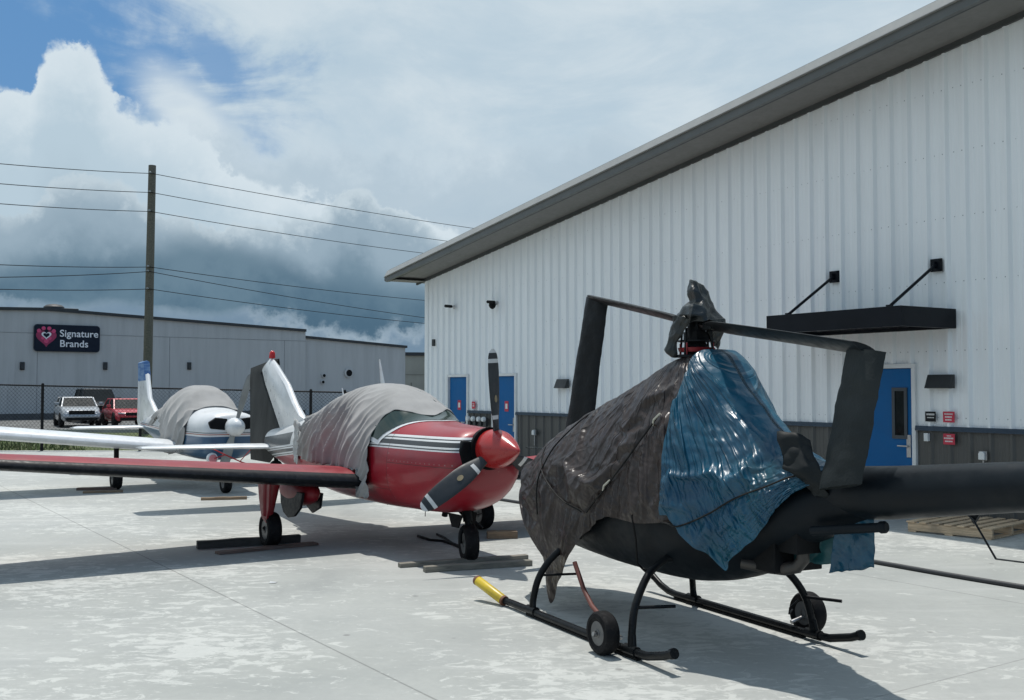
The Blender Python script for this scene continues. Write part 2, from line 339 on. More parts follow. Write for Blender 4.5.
# settled cloth offsets of the tarps in units of 2 mm, row by row: across (every point), then along and up (every third point)
brown_across = [
[2,-4,0,1,0,0,0,0,0,0,1,0,1,0,0,0,1,0,0,0,1,0,-1,0,0,0,0,0,-1,0,-1,0,-1,0,0,0,0,0,0,0,0,0,-1,0,1,0,1,1,0,0,0,0,0,-1,0,0,0,0,0,0,0,0,-1,0,0,0,0,1,0,0,0,0,0,0,-1],
[2,-5,0,1,1,1,0,1,0,-1,3,-1,-5,0,3,-1,4,1,-5,3,2,1,1,-4,0,2,-3,3,1,0,-6,-3,2,-3,1,0,-3,4,-1,4,1,0,-7,-1,3,-3,1,5,4,-3,-1,-1,0,5,2,0,0,-1,-5,4,1,1,0,-6,-3,-2,3,-3,4,2,1,2,1,-4,1],
[2,-4,0,0,0,1,0,0,2,2,2,-5,-2,-1,0,1,3,3,-6,-2,1,1,3,4,-2,3,-3,1,3,-3,1,-3,-8,-2,-1,0,1,-1,5,3,-1,2,-4,-6,2,-2,2,2,4,5,0,-3,-1,1,5,-5,-1,-1,4,1,1,0,1,1,-3,-5,-5,-2,-1,1,1,1,6,4,2],
[1,-2,-1,0,0,0,1,0,0,3,1,3,-6,-1,-1,3,1,2,-1,-7,-1,0,1,3,5,3,0,-2,3,-3,-2,2,-4,-6,-3,-1,-1,0,2,5,0,3,-4,-6,-2,1,2,5,2,3,2,1,0,-2,3,-3,-5,-2,-2,4,2,1,2,1,1,0,-3,-5,-4,-2,-2,-1,2,5,0],
[0,-1,0,0,-1,0,1,0,0,3,-1,4,2,-6,0,0,-2,2,1,-6,-1,0,0,0,5,1,5,2,2,0,-2,-3,1,-4,-5,-4,-2,0,0,3,4,1,-8,-2,0,3,1,2,-3,1,2,2,4,4,1,-4,-3,-3,-3,-3,1,1,1,3,2,2,2,0,-1,-3,-2,-6,-4,-3,1],
[0,0,0,0,-1,0,0,0,1,-1,2,4,-2,5,-6,-2,-1,-1,3,-1,-5,1,-1,2,-2,2,2,6,4,2,1,-1,0,-2,-4,-6,-5,-1,0,-1,5,-3,3,-4,-3,0,1,2,-3,0,0,1,2,5,3,4,-1,-2,-4,-4,-3,-2,0,0,1,2,2,2,3,1,-1,-2,-5,-5,-3],
[-1,2,0,-1,0,-1,0,0,1,-1,4,-3,-1,4,5,-1,-2,-2,-3,2,-1,-5,0,0,2,0,-1,2,6,2,2,-3,4,2,-2,-4,-6,-3,-1,0,-2,2,4,0,-4,-3,-1,-1,2,-2,0,-1,0,0,3,4,4,3,-1,-2,-4,-4,-3,-1,0,-1,1,1,2,2,3,1,-3,-4,-4],
[-1,3,-1,0,-1,0,-1,0,0,0,0,1,-4,3,6,1,2,0,-2,-2,1,-5,-3,-1,0,0,0,0,5,-1,4,2,0,6,1,-2,-5,-5,-2,0,0,0,4,2,-3,-1,-3,-2,-1,0,1,-1,-1,0,-3,0,3,3,4,2,0,-4,-4,-4,0,-1,-1,0,0,1,3,1,2,-4,-4],
[-2,4,0,-1,-1,0,-1,0,0,0,0,-3,1,-1,5,5,1,2,1,0,-1,-2,-3,-4,-2,-1,0,1,-1,4,-2,5,2,6,2,0,-3,-5,-3,0,1,1,1,3,0,-2,-2,-2,-2,-1,1,-3,0,1,-2,-3,-1,0,1,3,5,2,-3,-3,-5,1,-1,-2,0,-1,0,2,3,-1,-5],
[-2,4,0,0,-1,-1,0,-1,0,0,0,0,-3,1,1,5,3,2,0,1,1,0,-1,-2,-2,-2,-2,-4,4,-4,3,1,5,6,1,4,-2,-3,-4,1,2,1,0,1,-1,-1,-1,-1,-1,-1,-2,-3,2,-1,-1,-1,-1,-2,-2,-1,1,1,6,-1,-2,-5,-2,1,0,-1,-1,-1,2,2,-5],
[-2,4,0,0,-1,0,-1,-1,0,0,0,0,2,0,0,-3,3,4,-1,0,1,1,3,0,-2,-6,-4,3,0,-4,4,4,2,6,3,-1,4,-1,-4,2,0,-1,-1,-2,-3,-1,0,0,0,0,-1,0,-3,1,0,-1,0,0,-1,-1,-1,-3,0,5,1,-2,-2,-5,-1,0,-1,0,0,3,-4],
[-1,2,1,0,0,-1,0,-1,-1,0,0,0,4,-3,-1,-1,1,0,5,-3,1,1,2,4,-2,-2,-7,3,-5,0,2,5,4,5,2,-2,4,2,1,-1,-3,-5,-2,-2,-1,-2,0,-1,0,0,0,0,0,-2,-2,0,1,1,0,-2,2,-2,-3,2,5,1,-1,-3,-4,-2,0,0,1,1,-3],
[-1,2,0,1,0,0,-1,-1,0,-1,0,0,4,1,-1,0,0,-4,1,1,4,-1,2,1,-6,3,-1,-7,0,2,-1,6,5,3,-3,1,4,3,-1,1,-4,-3,-2,-2,-1,-2,-2,-1,-1,-1,-1,0,-1,0,1,-1,-1,0,1,3,-2,-1,-1,0,4,2,3,-1,-3,-3,1,0,-1,-1,-3],
[-1,2,0,1,0,-1,0,-1,0,0,-1,0,4,-1,-2,-1,-1,5,2,2,1,-1,0,-2,-6,-1,4,-5,-1,1,-1,5,7,-2,-2,3,4,3,1,0,-1,-1,0,-2,-1,-2,-1,-2,-3,-2,-2,-1,-1,-1,0,0,1,3,-4,-1,0,2,-1,-1,0,4,2,3,-1,-2,-2,-4,-1,0,-1],
[-1,2,0,1,0,-1,-1,0,0,0,-1,1,3,-2,-2,-1,1,0,4,4,-4,-2,-1,1,-2,-3,5,-1,-3,-1,1,4,6,-1,-5,4,1,1,3,-3,-1,0,-1,1,1,0,1,0,-1,-2,-2,-2,-1,0,1,1,0,0,-3,-4,0,0,0,0,-1,2,2,4,-1,-2,-1,-4,-1,0,0],
[-2,4,0,0,-1,0,-1,0,0,0,0,0,3,0,-3,-1,-2,2,3,5,-2,1,-4,-5,-1,3,-3,1,2,-2,4,-1,6,-1,-7,0,1,2,5,-4,-2,-1,-1,0,0,1,1,2,2,0,1,1,0,0,-1,-1,-2,1,-2,-1,-5,0,0,0,0,1,1,4,-2,-3,-2,1,-2,0,1],
[-2,4,0,0,-1,0,-1,0,0,0,0,0,2,0,0,0,0,-3,4,3,3,0,-6,0,-4,-2,-1,1,0,5,-5,5,-3,0,3,-4,3,-3,3,-4,-1,1,2,0,-2,-2,0,0,1,1,1,1,1,3,2,0,-1,-2,-3,3,-1,-2,0,0,1,2,-1,-5,-1,-1,1,0,-2,1,0],
[-2,4,0,0,-1,0,-1,0,-1,1,0,0,-4,0,1,0,1,4,1,-2,3,5,0,0,-2,-2,-3,-4,4,-1,-6,3,4,-3,0,0,3,-6,-2,1,3,1,1,-4,-1,1,0,-1,0,0,1,1,1,2,1,4,-4,-2,1,3,1,0,0,0,0,-1,-4,-2,-1,-1,-1,0,0,0,1],
[-2,4,0,-1,0,-1,0,0,0,0,0,0,1,-1,-1,-2,3,-3,1,2,3,4,6,-2,-7,1,0,-1,0,-7,0,5,1,-6,2,0,0,1,-5,2,1,3,-2,-4,0,2,-2,0,1,0,1,2,2,3,0,-1,-3,0,1,2,3,-1,0,0,-1,1,-2,-2,-1,-2,0,-1,0,0,-1],
[-2,4,0,-1,-1,0,0,0,0,0,0,0,1,-1,0,-1,-2,3,-2,2,4,5,4,0,-9,-3,1,0,-1,-5,3,5,-5,-1,3,3,-5,0,-4,2,2,2,-6,3,0,-3,0,1,1,4,1,2,0,-2,-1,-1,1,1,2,2,1,-1,0,0,-1,0,-1,-1,-1,-1,0,-1,-1,0,-2],
[-2,4,-1,0,-1,0,1,0,-1,0,0,0,1,-1,-1,-2,0,2,-1,3,4,5,3,1,-6,-9,0,-2,-1,2,5,-4,-1,3,5,-2,-2,-3,0,2,1,-5,2,-4,0,0,2,3,3,2,0,-1,-1,0,2,0,1,1,0,0,0,0,-1,-1,-1,-1,-1,-3,-2,-1,0,0,1,2,-1],
[-2,4,-1,0,-1,1,0,0,-1,0,0,1,-3,-2,0,1,0,1,1,5,3,3,1,4,-5,-8,-7,0,5,1,-3,0,3,5,-5,-3,-1,-1,3,0,0,2,-5,2,2,0,3,3,0,1,0,0,0,1,0,0,-1,-1,0,-1,-2,-2,-2,-2,0,-1,0,0,1,2,-1,0,0,0,1],
[-1,2,0,0,0,0,0,0,-1,0,0,3,-1,-2,2,1,1,1,0,-2,2,3,6,-1,-2,-9,-7,3,-1,-1,0,3,5,-3,-1,1,3,-5,-2,3,-1,0,-3,1,5,3,1,-3,2,0,0,-1,0,0,-1,-2,-2,-1,0,-1,-1,0,0,1,2,-2,1,2,1,0,0,0,0,0,-1],
[-1,2,-1,0,0,1,0,0,-1,0,0,3,0,0,0,0,-1,3,-1,1,2,2,5,3,-7,-7,-7,0,3,-4,1,5,-2,1,4,1,-2,4,-3,-5,3,-3,0,3,-1,4,0,-5,-1,-1,-1,0,-1,0,0,0,0,0,0,2,-2,0,1,1,2,-1,2,2,-1,0,0,0,0,-1,-1],
[0,0,0,0,0,1,0,0,-1,-1,0,1,-2,0,0,1,0,4,4,2,2,2,1,4,-5,-7,-7,-3,2,-2,3,-2,1,5,1,-3,2,6,-3,-2,-7,3,-1,0,4,1,-3,2,-1,-2,-4,-1,2,-2,1,1,-1,0,0,0,0,1,1,1,1,1,3,-1,0,-1,0,-1,0,0,-1],
[0,0,0,-1,0,1,1,0,-1,-1,-1,-3,1,0,1,0,1,2,3,3,3,4,3,3,-5,-6,-6,-4,-2,2,-2,1,4,3,-2,-3,5,6,-5,-5,-4,-1,0,4,1,0,3,-1,0,-2,-4,-1,2,3,-2,0,0,0,1,2,0,1,1,0,1,0,0,-1,0,0,-1,0,-1,-2,-1],
[0,0,-1,0,0,1,0,0,-1,-1,0,-3,1,1,0,0,0,3,3,3,3,2,4,5,-5,-6,-5,-3,-3,-1,0,4,3,-2,-4,1,6,5,-1,-3,-4,-4,4,-5,2,0,0,-2,2,-4,0,3,3,2,0,0,0,1,0,0,0,0,0,-1,0,-1,-1,-1,0,-1,1,1,-3,-1,-1],
[0,0,-1,0,0,0,1,-1,0,-1,-1,3,-3,0,0,1,4,3,3,2,3,2,3,2,-2,-5,-5,-4,-4,-1,3,3,-2,-5,0,1,5,6,0,-2,-5,-2,4,-1,-8,4,-2,0,-3,4,2,3,0,0,0,0,0,0,0,-1,-1,0,-1,-1,-1,-2,0,-1,0,0,1,0,3,-1,-2],
[0,0,-1,0,-1,0,1,-1,0,-1,2,1,1,0,1,0,-1,4,-1,2,3,2,4,3,1,-4,-5,-5,-3,1,3,1,-7,-2,0,1,4,7,1,-4,-2,0,3,-1,-6,-5,4,-2,0,1,4,-4,2,0,0,0,0,-2,-1,-1,-1,0,0,0,-1,1,0,1,1,2,1,0,0,-1,-3],
[0,0,-1,0,-1,0,0,0,0,0,-2,0,1,1,1,1,3,2,-1,0,1,3,3,4,3,-1,-5,-5,1,1,0,-1,-7,-2,-1,1,5,6,1,-3,0,2,2,-2,-4,-8,2,-5,4,0,1,1,-5,0,-1,0,0,1,2,-1,1,1,1,0,1,0,1,0,1,-1,0,-1,-1,-2,0],
[0,0,-1,0,-1,0,-1,0,1,3,0,1,0,1,0,0,1,1,0,0,0,-1,3,4,4,3,-5,-1,0,-1,-3,1,-7,-3,-1,1,5,6,0,0,3,-1,2,-2,-3,-6,-8,0,6,-1,0,0,-4,-1,2,-2,0,0,1,0,1,2,2,-1,0,1,2,0,0,-2,-3,-2,0,0,1],
[0,-1,0,0,-1,0,-1,0,1,0,1,2,0,-2,-1,0,0,1,1,0,1,1,2,4,4,4,1,-1,-2,-4,-1,1,-6,-4,-2,1,5,6,3,1,2,1,0,-3,-4,-8,-7,2,3,4,-4,0,0,1,-3,1,2,-1,0,0,0,0,1,1,1,2,-1,-2,-3,-3,-1,0,2,-1,1],
[1,-2,0,0,0,-1,0,0,1,1,0,-2,-1,0,1,0,1,0,2,2,0,1,0,0,4,4,4,1,-4,-2,1,-1,-5,-5,-3,1,5,5,3,1,-1,3,3,-2,-6,-8,-5,4,4,-1,1,-5,0,1,3,1,1,0,0,0,0,0,0,0,0,-4,-2,-3,-2,0,0,3,-3,0,2],
[1,-2,0,0,0,-1,0,1,1,-4,1,1,1,3,0,0,1,0,0,1,-1,-1,0,0,3,4,4,4,-2,2,-2,-3,-5,-4,-4,1,5,4,1,0,1,4,3,-1,-7,-7,-4,1,6,2,-2,0,-6,0,1,-2,1,3,-1,0,-1,0,1,0,1,0,-4,-1,2,2,-1,-1,-3,-1,1],
[1,-2,0,0,0,-1,1,0,-2,1,4,0,0,0,0,0,-2,0,0,1,0,0,2,0,-1,3,4,4,5,1,-5,-5,-4,-3,-2,0,6,2,-1,-1,4,4,4,0,-8,-6,-2,-1,6,1,1,-7,-2,1,0,1,-5,-1,-1,0,0,1,1,0,1,1,2,2,4,-1,-3,-2,-1,-1,0],
[0,0,0,-1,0,0,1,1,-2,1,3,-4,-1,1,0,0,1,2,-2,2,1,0,0,-1,0,0,4,4,4,1,4,-5,-4,-7,-2,4,1,0,-3,5,3,3,4,1,-9,-1,-1,-2,-6,1,2,1,5,-5,-2,0,0,1,-4,3,1,1,1,2,1,1,1,0,-3,2,-1,0,-1,0,-1],
[-1,1,1,0,0,-3,2,1,1,1,-1,-4,2,-1,1,0,0,2,-1,1,0,1,-1,0,2,0,-1,4,2,3,3,4,-5,-7,0,-2,-6,2,5,4,3,1,3,2,-6,-5,-4,-3,-3,3,4,4,5,-1,-4,-7,0,0,4,0,-2,3,1,-1,-2,-3,3,1,1,0,1,1,1,1,1],
[-2,2,1,0,-1,0,-1,2,2,-3,-1,-1,3,-1,0,1,1,-1,1,-1,2,-1,1,1,-2,1,1,-1,4,2,3,3,4,-5,-6,-9,4,3,2,-1,5,4,2,-1,-1,-3,-3,-4,-5,6,4,4,-1,1,-3,-3,-7,0,0,4,1,0,-4,-3,-2,-2,0,0,0,1,0,1,1,1,2],
[-2,2,0,0,0,1,-2,2,1,-4,1,0,2,3,-3,0,0,2,-2,1,0,1,2,-3,0,1,0,0,3,4,1,3,4,-5,-11,2,0,-3,2,3,6,1,-3,-2,-2,-1,-1,-1,1,6,3,5,-1,-2,-6,-4,1,-5,1,0,-2,3,-1,-2,-4,-1,1,0,1,2,1,0,-3,0,0],
[-2,2,-1,0,0,0,1,2,-3,0,3,1,1,0,1,0,-1,-1,2,-2,-1,3,-2,-1,2,0,-1,1,3,4,2,1,2,-5,-10,-1,0,0,1,6,-2,1,0,2,5,0,-1,-3,-3,7,5,2,-2,-3,-6,-3,-5,-2,3,-1,0,-4,-1,0,0,2,3,1,0,0,-1,-1,-1,-2,0],
[-2,2,0,0,0,0,0,2,1,0,0,-1,-1,0,0,1,3,0,1,0,-1,-3,1,2,-3,1,0,2,5,3,2,1,-7,-6,-3,1,0,4,-5,2,1,5,3,-2,4,2,2,0,-1,-7,6,6,-6,-3,-3,-3,-3,-3,-2,-2,4,0,2,0,-2,3,1,0,0,-2,-1,-1,-1,0,0],
[-1,0,0,0,0,0,1,1,2,-3,0,-1,1,2,-1,0,1,2,0,1,-3,0,3,1,-4,2,1,2,5,1,-1,-1,-2,-7,5,2,-4,-1,-2,-1,1,2,3,5,2,-2,4,-2,2,-7,4,6,-1,1,-2,-3,-3,-2,-3,-7,-2,3,0,5,1,0,0,-1,-2,1,-2,-1,0,0,-1],
[0,-2,0,0,0,1,1,1,1,-2,-1,1,2,-1,1,2,0,-2,0,0,1,3,0,-3,5,1,2,1,2,-6,-2,-2,-1,-1,4,3,4,-2,-2,-3,2,1,0,-1,5,-2,4,-3,2,-6,4,6,4,1,-1,-3,-2,-5,-5,-4,2,-5,0,1,-1,3,1,0,0,1,0,1,0,0,1],
[0,-5,2,1,1,0,1,1,-2,3,-2,1,0,1,2,0,1,1,-3,0,2,0,-2,4,3,1,1,0,0,-2,-3,-5,0,3,4,4,-2,2,-1,-1,-1,-2,-4,3,4,-2,5,-4,3,-6,5,6,5,2,0,-3,-4,-1,-4,-3,-5,2,-7,0,0,-4,0,1,0,1,1,2,0,0,1],
[0,-5,1,1,1,1,0,1,-1,1,2,-2,2,2,2,-1,0,2,0,0,-1,-3,4,3,2,-1,-1,-1,-4,-1,-2,0,2,5,3,1,-1,-5,-2,-1,-1,-1,0,2,3,0,5,-3,3,-5,4,6,6,3,3,-5,-5,-1,-3,-4,2,-2,-4,-7,0,-5,0,0,0,1,0,1,2,1,2],
[-1,-4,1,1,1,0,1,2,1,-1,1,2,1,2,0,0,-1,-1,0,1,-3,3,4,0,-5,-2,-1,-1,0,1,1,2,2,4,1,-2,-3,-2,0,2,-4,-1,0,0,2,5,2,-4,3,-3,3,6,6,5,4,-6,-4,-1,-4,3,-3,-7,-4,-5,0,0,2,-3,0,1,1,2,3,2,2],
[-1,-4,1,1,1,1,0,2,4,0,1,0,0,0,0,-3,-1,0,1,0,2,5,-4,-4,-1,0,4,-1,3,1,1,0,1,0,0,-1,-1,-4,2,2,-2,-3,0,-1,2,5,-1,-3,4,-3,4,5,6,4,7,-6,-2,-3,3,-1,-6,-5,-5,-1,-6,0,5,1,0,-1,3,3,2,3,1],
[-1,-4,1,1,1,1,1,2,2,-2,-1,0,0,0,0,0,3,-2,1,4,2,-6,-2,0,0,2,0,3,-4,0,0,0,0,1,0,0,0,1,4,-1,1,-3,-3,0,2,4,-4,0,4,-1,5,3,5,6,3,5,-3,-4,2,-4,-4,-5,-4,-5,-6,0,5,2,1,2,1,0,0,-2,2],
[-1,-4,1,1,1,1,1,2,-2,0,2,-2,1,1,-1,0,1,2,3,1,-7,-1,1,0,2,-2,3,-3,0,1,1,-1,0,1,0,0,3,1,-2,1,2,-3,-2,-1,4,2,-5,0,3,1,5,4,5,7,7,1,-1,-1,-8,-6,-5,-5,-3,-4,-2,0,-1,1,2,4,0,-2,0,0,1],
[-1,-3,0,1,1,1,0,1,3,0,-3,0,2,-1,1,1,3,2,-2,-6,0,1,1,2,-2,-1,0,3,-2,0,0,2,2,0,0,0,-3,0,3,1,-1,0,-3,3,1,-1,-4,2,1,4,5,5,7,6,5,1,-1,-8,-7,-5,-1,-3,-2,-3,-2,-6,0,3,0,-3,-1,0,1,0,1],
[-2,-2,0,0,1,1,1,2,-1,0,1,3,-1,1,1,2,0,-5,-3,1,2,2,1,1,1,0,0,0,-3,-1,0,1,2,-2,-1,0,2,-2,2,0,1,-2,4,0,-2,-4,0,3,2,5,5,6,6,7,4,-1,-8,-7,-3,-3,-3,-6,-3,-4,-3,1,0,-3,-1,1,2,3,1,1,-1],
[-3,-1,1,0,1,1,1,2,3,0,0,2,1,0,1,-4,-3,-1,0,-1,1,0,1,1,3,0,1,1,-1,-1,-1,2,-4,0,0,2,-1,1,-2,1,0,1,4,-5,-2,0,1,3,4,5,6,6,7,6,1,-5,-9,-6,-3,-4,-3,-4,-3,-2,-3,1,0,-2,3,2,1,1,1,0,0],
[-4,2,0,1,0,1,1,2,2,2,2,0,0,-1,0,0,0,0,0,-1,0,-1,0,-1,-3,1,1,2,2,-1,1,-4,0,0,0,0,0,0,1,1,1,2,0,-5,-1,0,2,3,5,6,6,7,7,3,-4,-8,-2,-6,0,-3,-3,-3,-3,-2,-3,-5,0,3,1,0,0,0,-1,0,0],
[-5,3,1,1,0,1,0,0,2,4,-4,-1,0,0,-1,1,0,1,2,0,-2,0,-1,0,0,1,1,0,2,2,-3,1,3,0,1,0,0,0,0,0,0,0,-1,-5,-1,1,3,4,6,6,6,8,5,-2,-8,-3,-1,-5,0,-3,-3,-2,-3,-5,-2,-5,0,-2,2,0,-1,0,0,1,1],
[-6,4,1,1,0,0,0,1,3,-4,0,1,1,0,1,0,0,-2,0,0,1,1,1,3,0,0,-1,-1,0,1,4,1,-1,-1,0,-1,-2,0,-1,0,1,1,1,-5,0,2,5,5,6,6,7,7,0,-7,-3,0,-5,1,-3,-3,-2,-3,-5,-6,-4,-1,0,-2,-1,0,0,1,1,1,1],
[-5,3,1,0,1,1,0,1,-4,1,0,1,0,0,2,-1,0,1,1,2,1,1,1,-1,0,0,0,2,1,1,-1,-2,-2,-1,0,-1,0,1,2,-1,-1,0,2,-4,1,4,5,6,6,7,7,1,-5,2,-6,-3,-1,1,-3,-2,-3,-5,-5,-4,-5,-1,0,-1,1,1,1,2,1,2,1],
[-5,3,1,0,1,0,0,-1,2,-2,0,0,1,2,-1,1,3,1,1,0,1,0,1,0,1,0,0,1,0,-3,-2,-1,-1,0,0,0,0,3,1,-1,-1,-2,0,-1,3,5,6,6,7,7,1,-4,3,0,-3,-5,0,0,-3,-3,-4,-5,-3,-6,1,-5,4,2,1,2,1,1,2,1,1],
[-5,2,1,1,1,0,-2,1,3,1,0,0,1,0,0,1,-1,-2,0,0,0,1,0,0,1,0,0,1,1,2,-1,-3,1,1,-1,-1,4,0,-1,-2,1,-2,0,1,4,6,6,7,7,1,-2,0,4,-1,-3,-4,1,-3,-5,-1,-3,-4,-4,-4,-6,0,1,2,4,2,3,2,2,2,2],
[-5,2,1,1,-1,0,0,1,3,-2,1,1,1,-2,0,0,0,0,0,1,0,1,0,0,1,2,-1,-1,0,0,1,2,0,-2,0,3,0,-1,-3,0,0,-1,1,4,5,6,7,6,0,1,0,3,3,-2,-4,0,-3,-3,-4,-4,-7,-2,-6,-3,0,3,1,1,0,3,2,3,3,3,3],
[-5,2,1,-1,1,0,0,1,2,-1,-1,0,1,3,1,0,1,0,-1,0,-1,0,1,2,1,0,-1,-1,2,0,1,-1,-3,1,4,-1,-3,-1,1,-1,0,0,3,4,6,7,6,5,1,-1,0,4,0,-2,-3,-3,-4,-5,-6,-4,-3,-6,-3,1,3,-1,1,1,2,2,2,2,3,4,3],
[-5,1,0,0,1,1,0,1,2,-2,0,1,-1,1,1,3,1,0,0,0,0,1,1,0,-1,-1,1,0,-1,1,-1,-1,3,2,-1,-3,-1,1,0,-1,-1,3,4,5,7,7,6,2,-3,1,3,1,-2,-2,-3,-5,-5,-6,-5,-3,-5,-3,1,1,-1,4,2,2,1,2,2,2,1,3,4],
[-7,2,0,1,1,0,0,1,4,-3,0,0,0,2,-1,1,1,2,-2,0,0,1,2,-1,-1,1,0,0,1,-1,1,3,1,-2,-2,-1,2,-2,0,-1,2,4,5,6,7,7,4,-4,2,1,3,-2,-3,-3,-6,-5,-6,-5,-4,-4,-1,0,-2,0,1,1,3,3,3,3,2,1,3,2,5],
[-7,2,0,1,0,0,1,2,2,0,0,0,0,-1,0,1,2,-2,0,1,0,0,1,0,2,-2,1,0,1,2,2,0,-2,-2,-1,2,-2,-1,0,2,3,5,6,7,7,5,-3,1,2,2,-2,-3,-4,-4,-4,-4,-4,-6,-3,-5,0,-1,4,0,-1,0,1,2,3,3,3,2,3,3,4],
[-6,0,1,1,0,1,0,2,2,-1,1,-3,1,2,-1,1,-1,1,0,0,1,1,2,2,-1,0,0,2,1,1,-2,-1,-1,0,1,-3,0,1,3,0,3,7,6,8,6,-3,2,2,1,-3,-4,-5,-5,-4,-4,-3,-3,-1,-7,1,-2,4,2,2,1,0,-1,0,2,2,3,4,2,4,4],
[-6,0,1,1,1,0,0,0,2,1,-2,0,3,-1,0,0,1,1,1,2,1,2,1,0,0,0,1,0,0,0,-1,0,0,0,-4,-1,3,3,0,0,6,7,7,7,-1,2,2,0,-5,-5,-4,-4,-4,-3,-1,-5,-1,-7,1,0,3,-1,1,2,3,3,2,-1,0,1,2,3,3,4,4],
[-6,1,1,1,0,0,-1,1,1,-1,1,3,0,2,1,0,1,1,1,0,0,0,0,-2,-1,0,0,-1,0,1,0,0,1,0,1,5,1,-1,-1,5,7,7,7,0,3,0,-1,-2,-3,-4,-5,-2,-3,-6,-4,-1,-7,0,1,4,3,2,1,0,1,2,3,3,0,-1,1,2,3,3,3],
[-6,1,1,0,1,-1,0,0,1,0,4,2,1,0,0,0,1,0,0,-2,-1,0,0,2,-1,0,0,2,-2,1,0,0,1,3,5,0,-3,-1,5,7,7,7,3,1,-1,-2,-2,-2,-3,-4,-3,-2,-3,-4,-5,-7,0,4,2,-1,3,3,4,2,2,1,2,2,3,0,-1,0,2,3,3],
[-6,0,1,0,0,1,0,1,-1,2,4,1,0,-2,-1,0,0,1,0,1,3,-2,-1,0,1,1,2,-1,-2,0,0,4,4,3,-1,-3,-1,5,6,6,7,5,1,-4,-1,-3,-1,-2,-2,-3,-2,-5,-4,-7,-4,0,2,0,1,5,3,3,2,3,3,3,3,2,3,1,0,-1,1,2,2],
[-5,-1,0,0,1,1,1,0,2,2,0,-2,0,1,1,2,-1,1,1,2,0,0,0,0,0,1,-3,-1,0,1,5,4,2,-3,-3,0,4,5,7,7,6,-1,-4,-2,-2,-2,-1,-3,-4,-1,-7,-4,-3,3,-6,2,-2,3,1,0,4,3,4,3,3,4,3,4,4,3,3,0,-1,1,2],
[-5,-1,1,0,1,0,2,0,2,-2,0,1,3,1,1,1,0,1,0,0,0,0,0,0,0,0,-3,1,3,5,3,0,-4,-2,0,4,5,6,7,6,-1,-5,-3,-2,-2,-1,-3,-4,-3,-6,-1,4,-2,-6,2,-2,0,1,1,2,2,3,3,3,4,3,4,4,5,5,4,4,0,0,2],
[-5,0,0,0,1,1,1,1,-2,0,2,3,2,0,0,0,-1,-1,0,0,1,0,2,-2,0,0,3,5,4,1,-2,-4,-1,1,3,4,7,7,6,-2,-4,-6,-2,-1,-2,-6,-4,-4,-3,4,3,-1,-7,4,-2,1,1,2,1,1,2,1,2,3,3,4,4,4,4,5,5,6,6,-1,1],
[-6,1,0,1,1,0,1,1,2,1,1,0,0,-2,0,0,0,2,0,-1,0,2,-1,0,2,5,4,3,-1,-4,-3,0,1,3,4,6,7,6,-5,-6,-1,-3,-2,-3,-5,-5,-3,-3,1,4,4,-6,-1,2,5,2,2,1,2,1,2,1,1,3,1,2,4,4,4,5,6,6,7,4,0],
[-7,3,1,0,1,0,1,1,2,0,0,-3,0,1,1,1,2,-2,0,1,0,0,1,3,5,4,2,-1,-6,-1,0,1,2,3,7,7,5,-8,-6,-3,-3,-2,-3,-3,-1,-6,-2,1,4,6,-6,4,0,1,-2,4,3,2,3,3,2,3,2,2,1,2,2,3,4,5,6,6,8,7,1],
[-6,3,2,0,-1,0,1,0,3,-3,0,2,1,1,0,1,-2,1,-1,0,1,2,4,5,2,1,-5,3,2,1,0,-1,-1,6,7,4,-8,-8,-3,-4,-3,-2,-2,1,-6,-1,1,7,4,-6,4,0,-2,1,0,2,3,2,3,3,3,4,4,4,4,3,4,2,3,1,5,8,7,9,4],
[-5,3,1,0,1,0,-1,0,2,-4,3,-1,1,1,1,1,-2,1,1,3,2,3,4,1,-1,-4,-1,0,3,5,3,-3,4,6,4,-9,-9,-3,-3,-3,-3,-1,0,-4,-1,4,6,3,-6,0,5,-2,1,1,1,1,2,2,3,2,3,3,4,3,4,4,4,8,1,5,8,3,8,9,6],
[-4,2,0,1,0,1,1,0,-4,0,1,1,1,1,0,1,3,3,1,4,2,2,-1,-3,-4,-2,0,2,3,5,6,-1,6,2,-11,-7,-4,-2,-3,-2,-2,-2,-1,2,7,3,0,-5,0,3,2,2,2,2,2,2,1,2,0,3,3,3,3,4,4,4,5,2,8,7,7,7,4,7,10],
[-4,1,1,0,0,1,1,0,2,1,1,1,1,1,-1,3,2,2,2,1,-1,-2,-2,-4,-2,-1,2,3,7,5,4,2,0,-11,-6,-3,-2,-2,-2,-1,-1,0,2,7,1,-2,-4,-3,0,1,2,2,3,4,3,4,3,4,3,3,3,3,3,4,3,4,4,4,1,8,9,10,9,4,11],
[-2,-1,0,1,1,1,1,0,0,3,2,2,2,1,1,1,2,0,-1,-3,-2,-4,-2,-1,0,2,3,7,4,3,1,1,-9,4,-10,-2,-1,-2,0,-1,1,5,2,-5,1,-4,-1,3,-1,-1,1,2,2,2,3,4,4,3,5,5,4,4,4,3,3,3,3,5,11,7,11,10,5,12,6],
[-2,0,1,1,0,1,-1,1,3,0,1,1,0,1,1,2,3,-3,-5,-2,-2,0,1,0,0,2,7,3,2,-1,0,0,8,-10,-1,-1,-1,-1,0,-2,4,-1,-3,-5,0,-1,3,-1,0,1,1,2,1,2,2,3,3,5,4,5,3,6,2,4,4,4,7,12,11,10,8,6,13,6,8],
[0,0,0,0,0,0,0,1,-2,0,1,1,2,3,4,0,-6,-3,-1,1,0,2,-1,0,1,7,-4,2,2,3,3,7,-5,1,-1,-1,-1,-1,-1,-1,-2,-4,-6,0,3,1,-2,1,2,1,2,2,1,1,2,1,4,3,5,4,7,2,6,4,3,8,12,10,8,13,7,13,7,7,6],
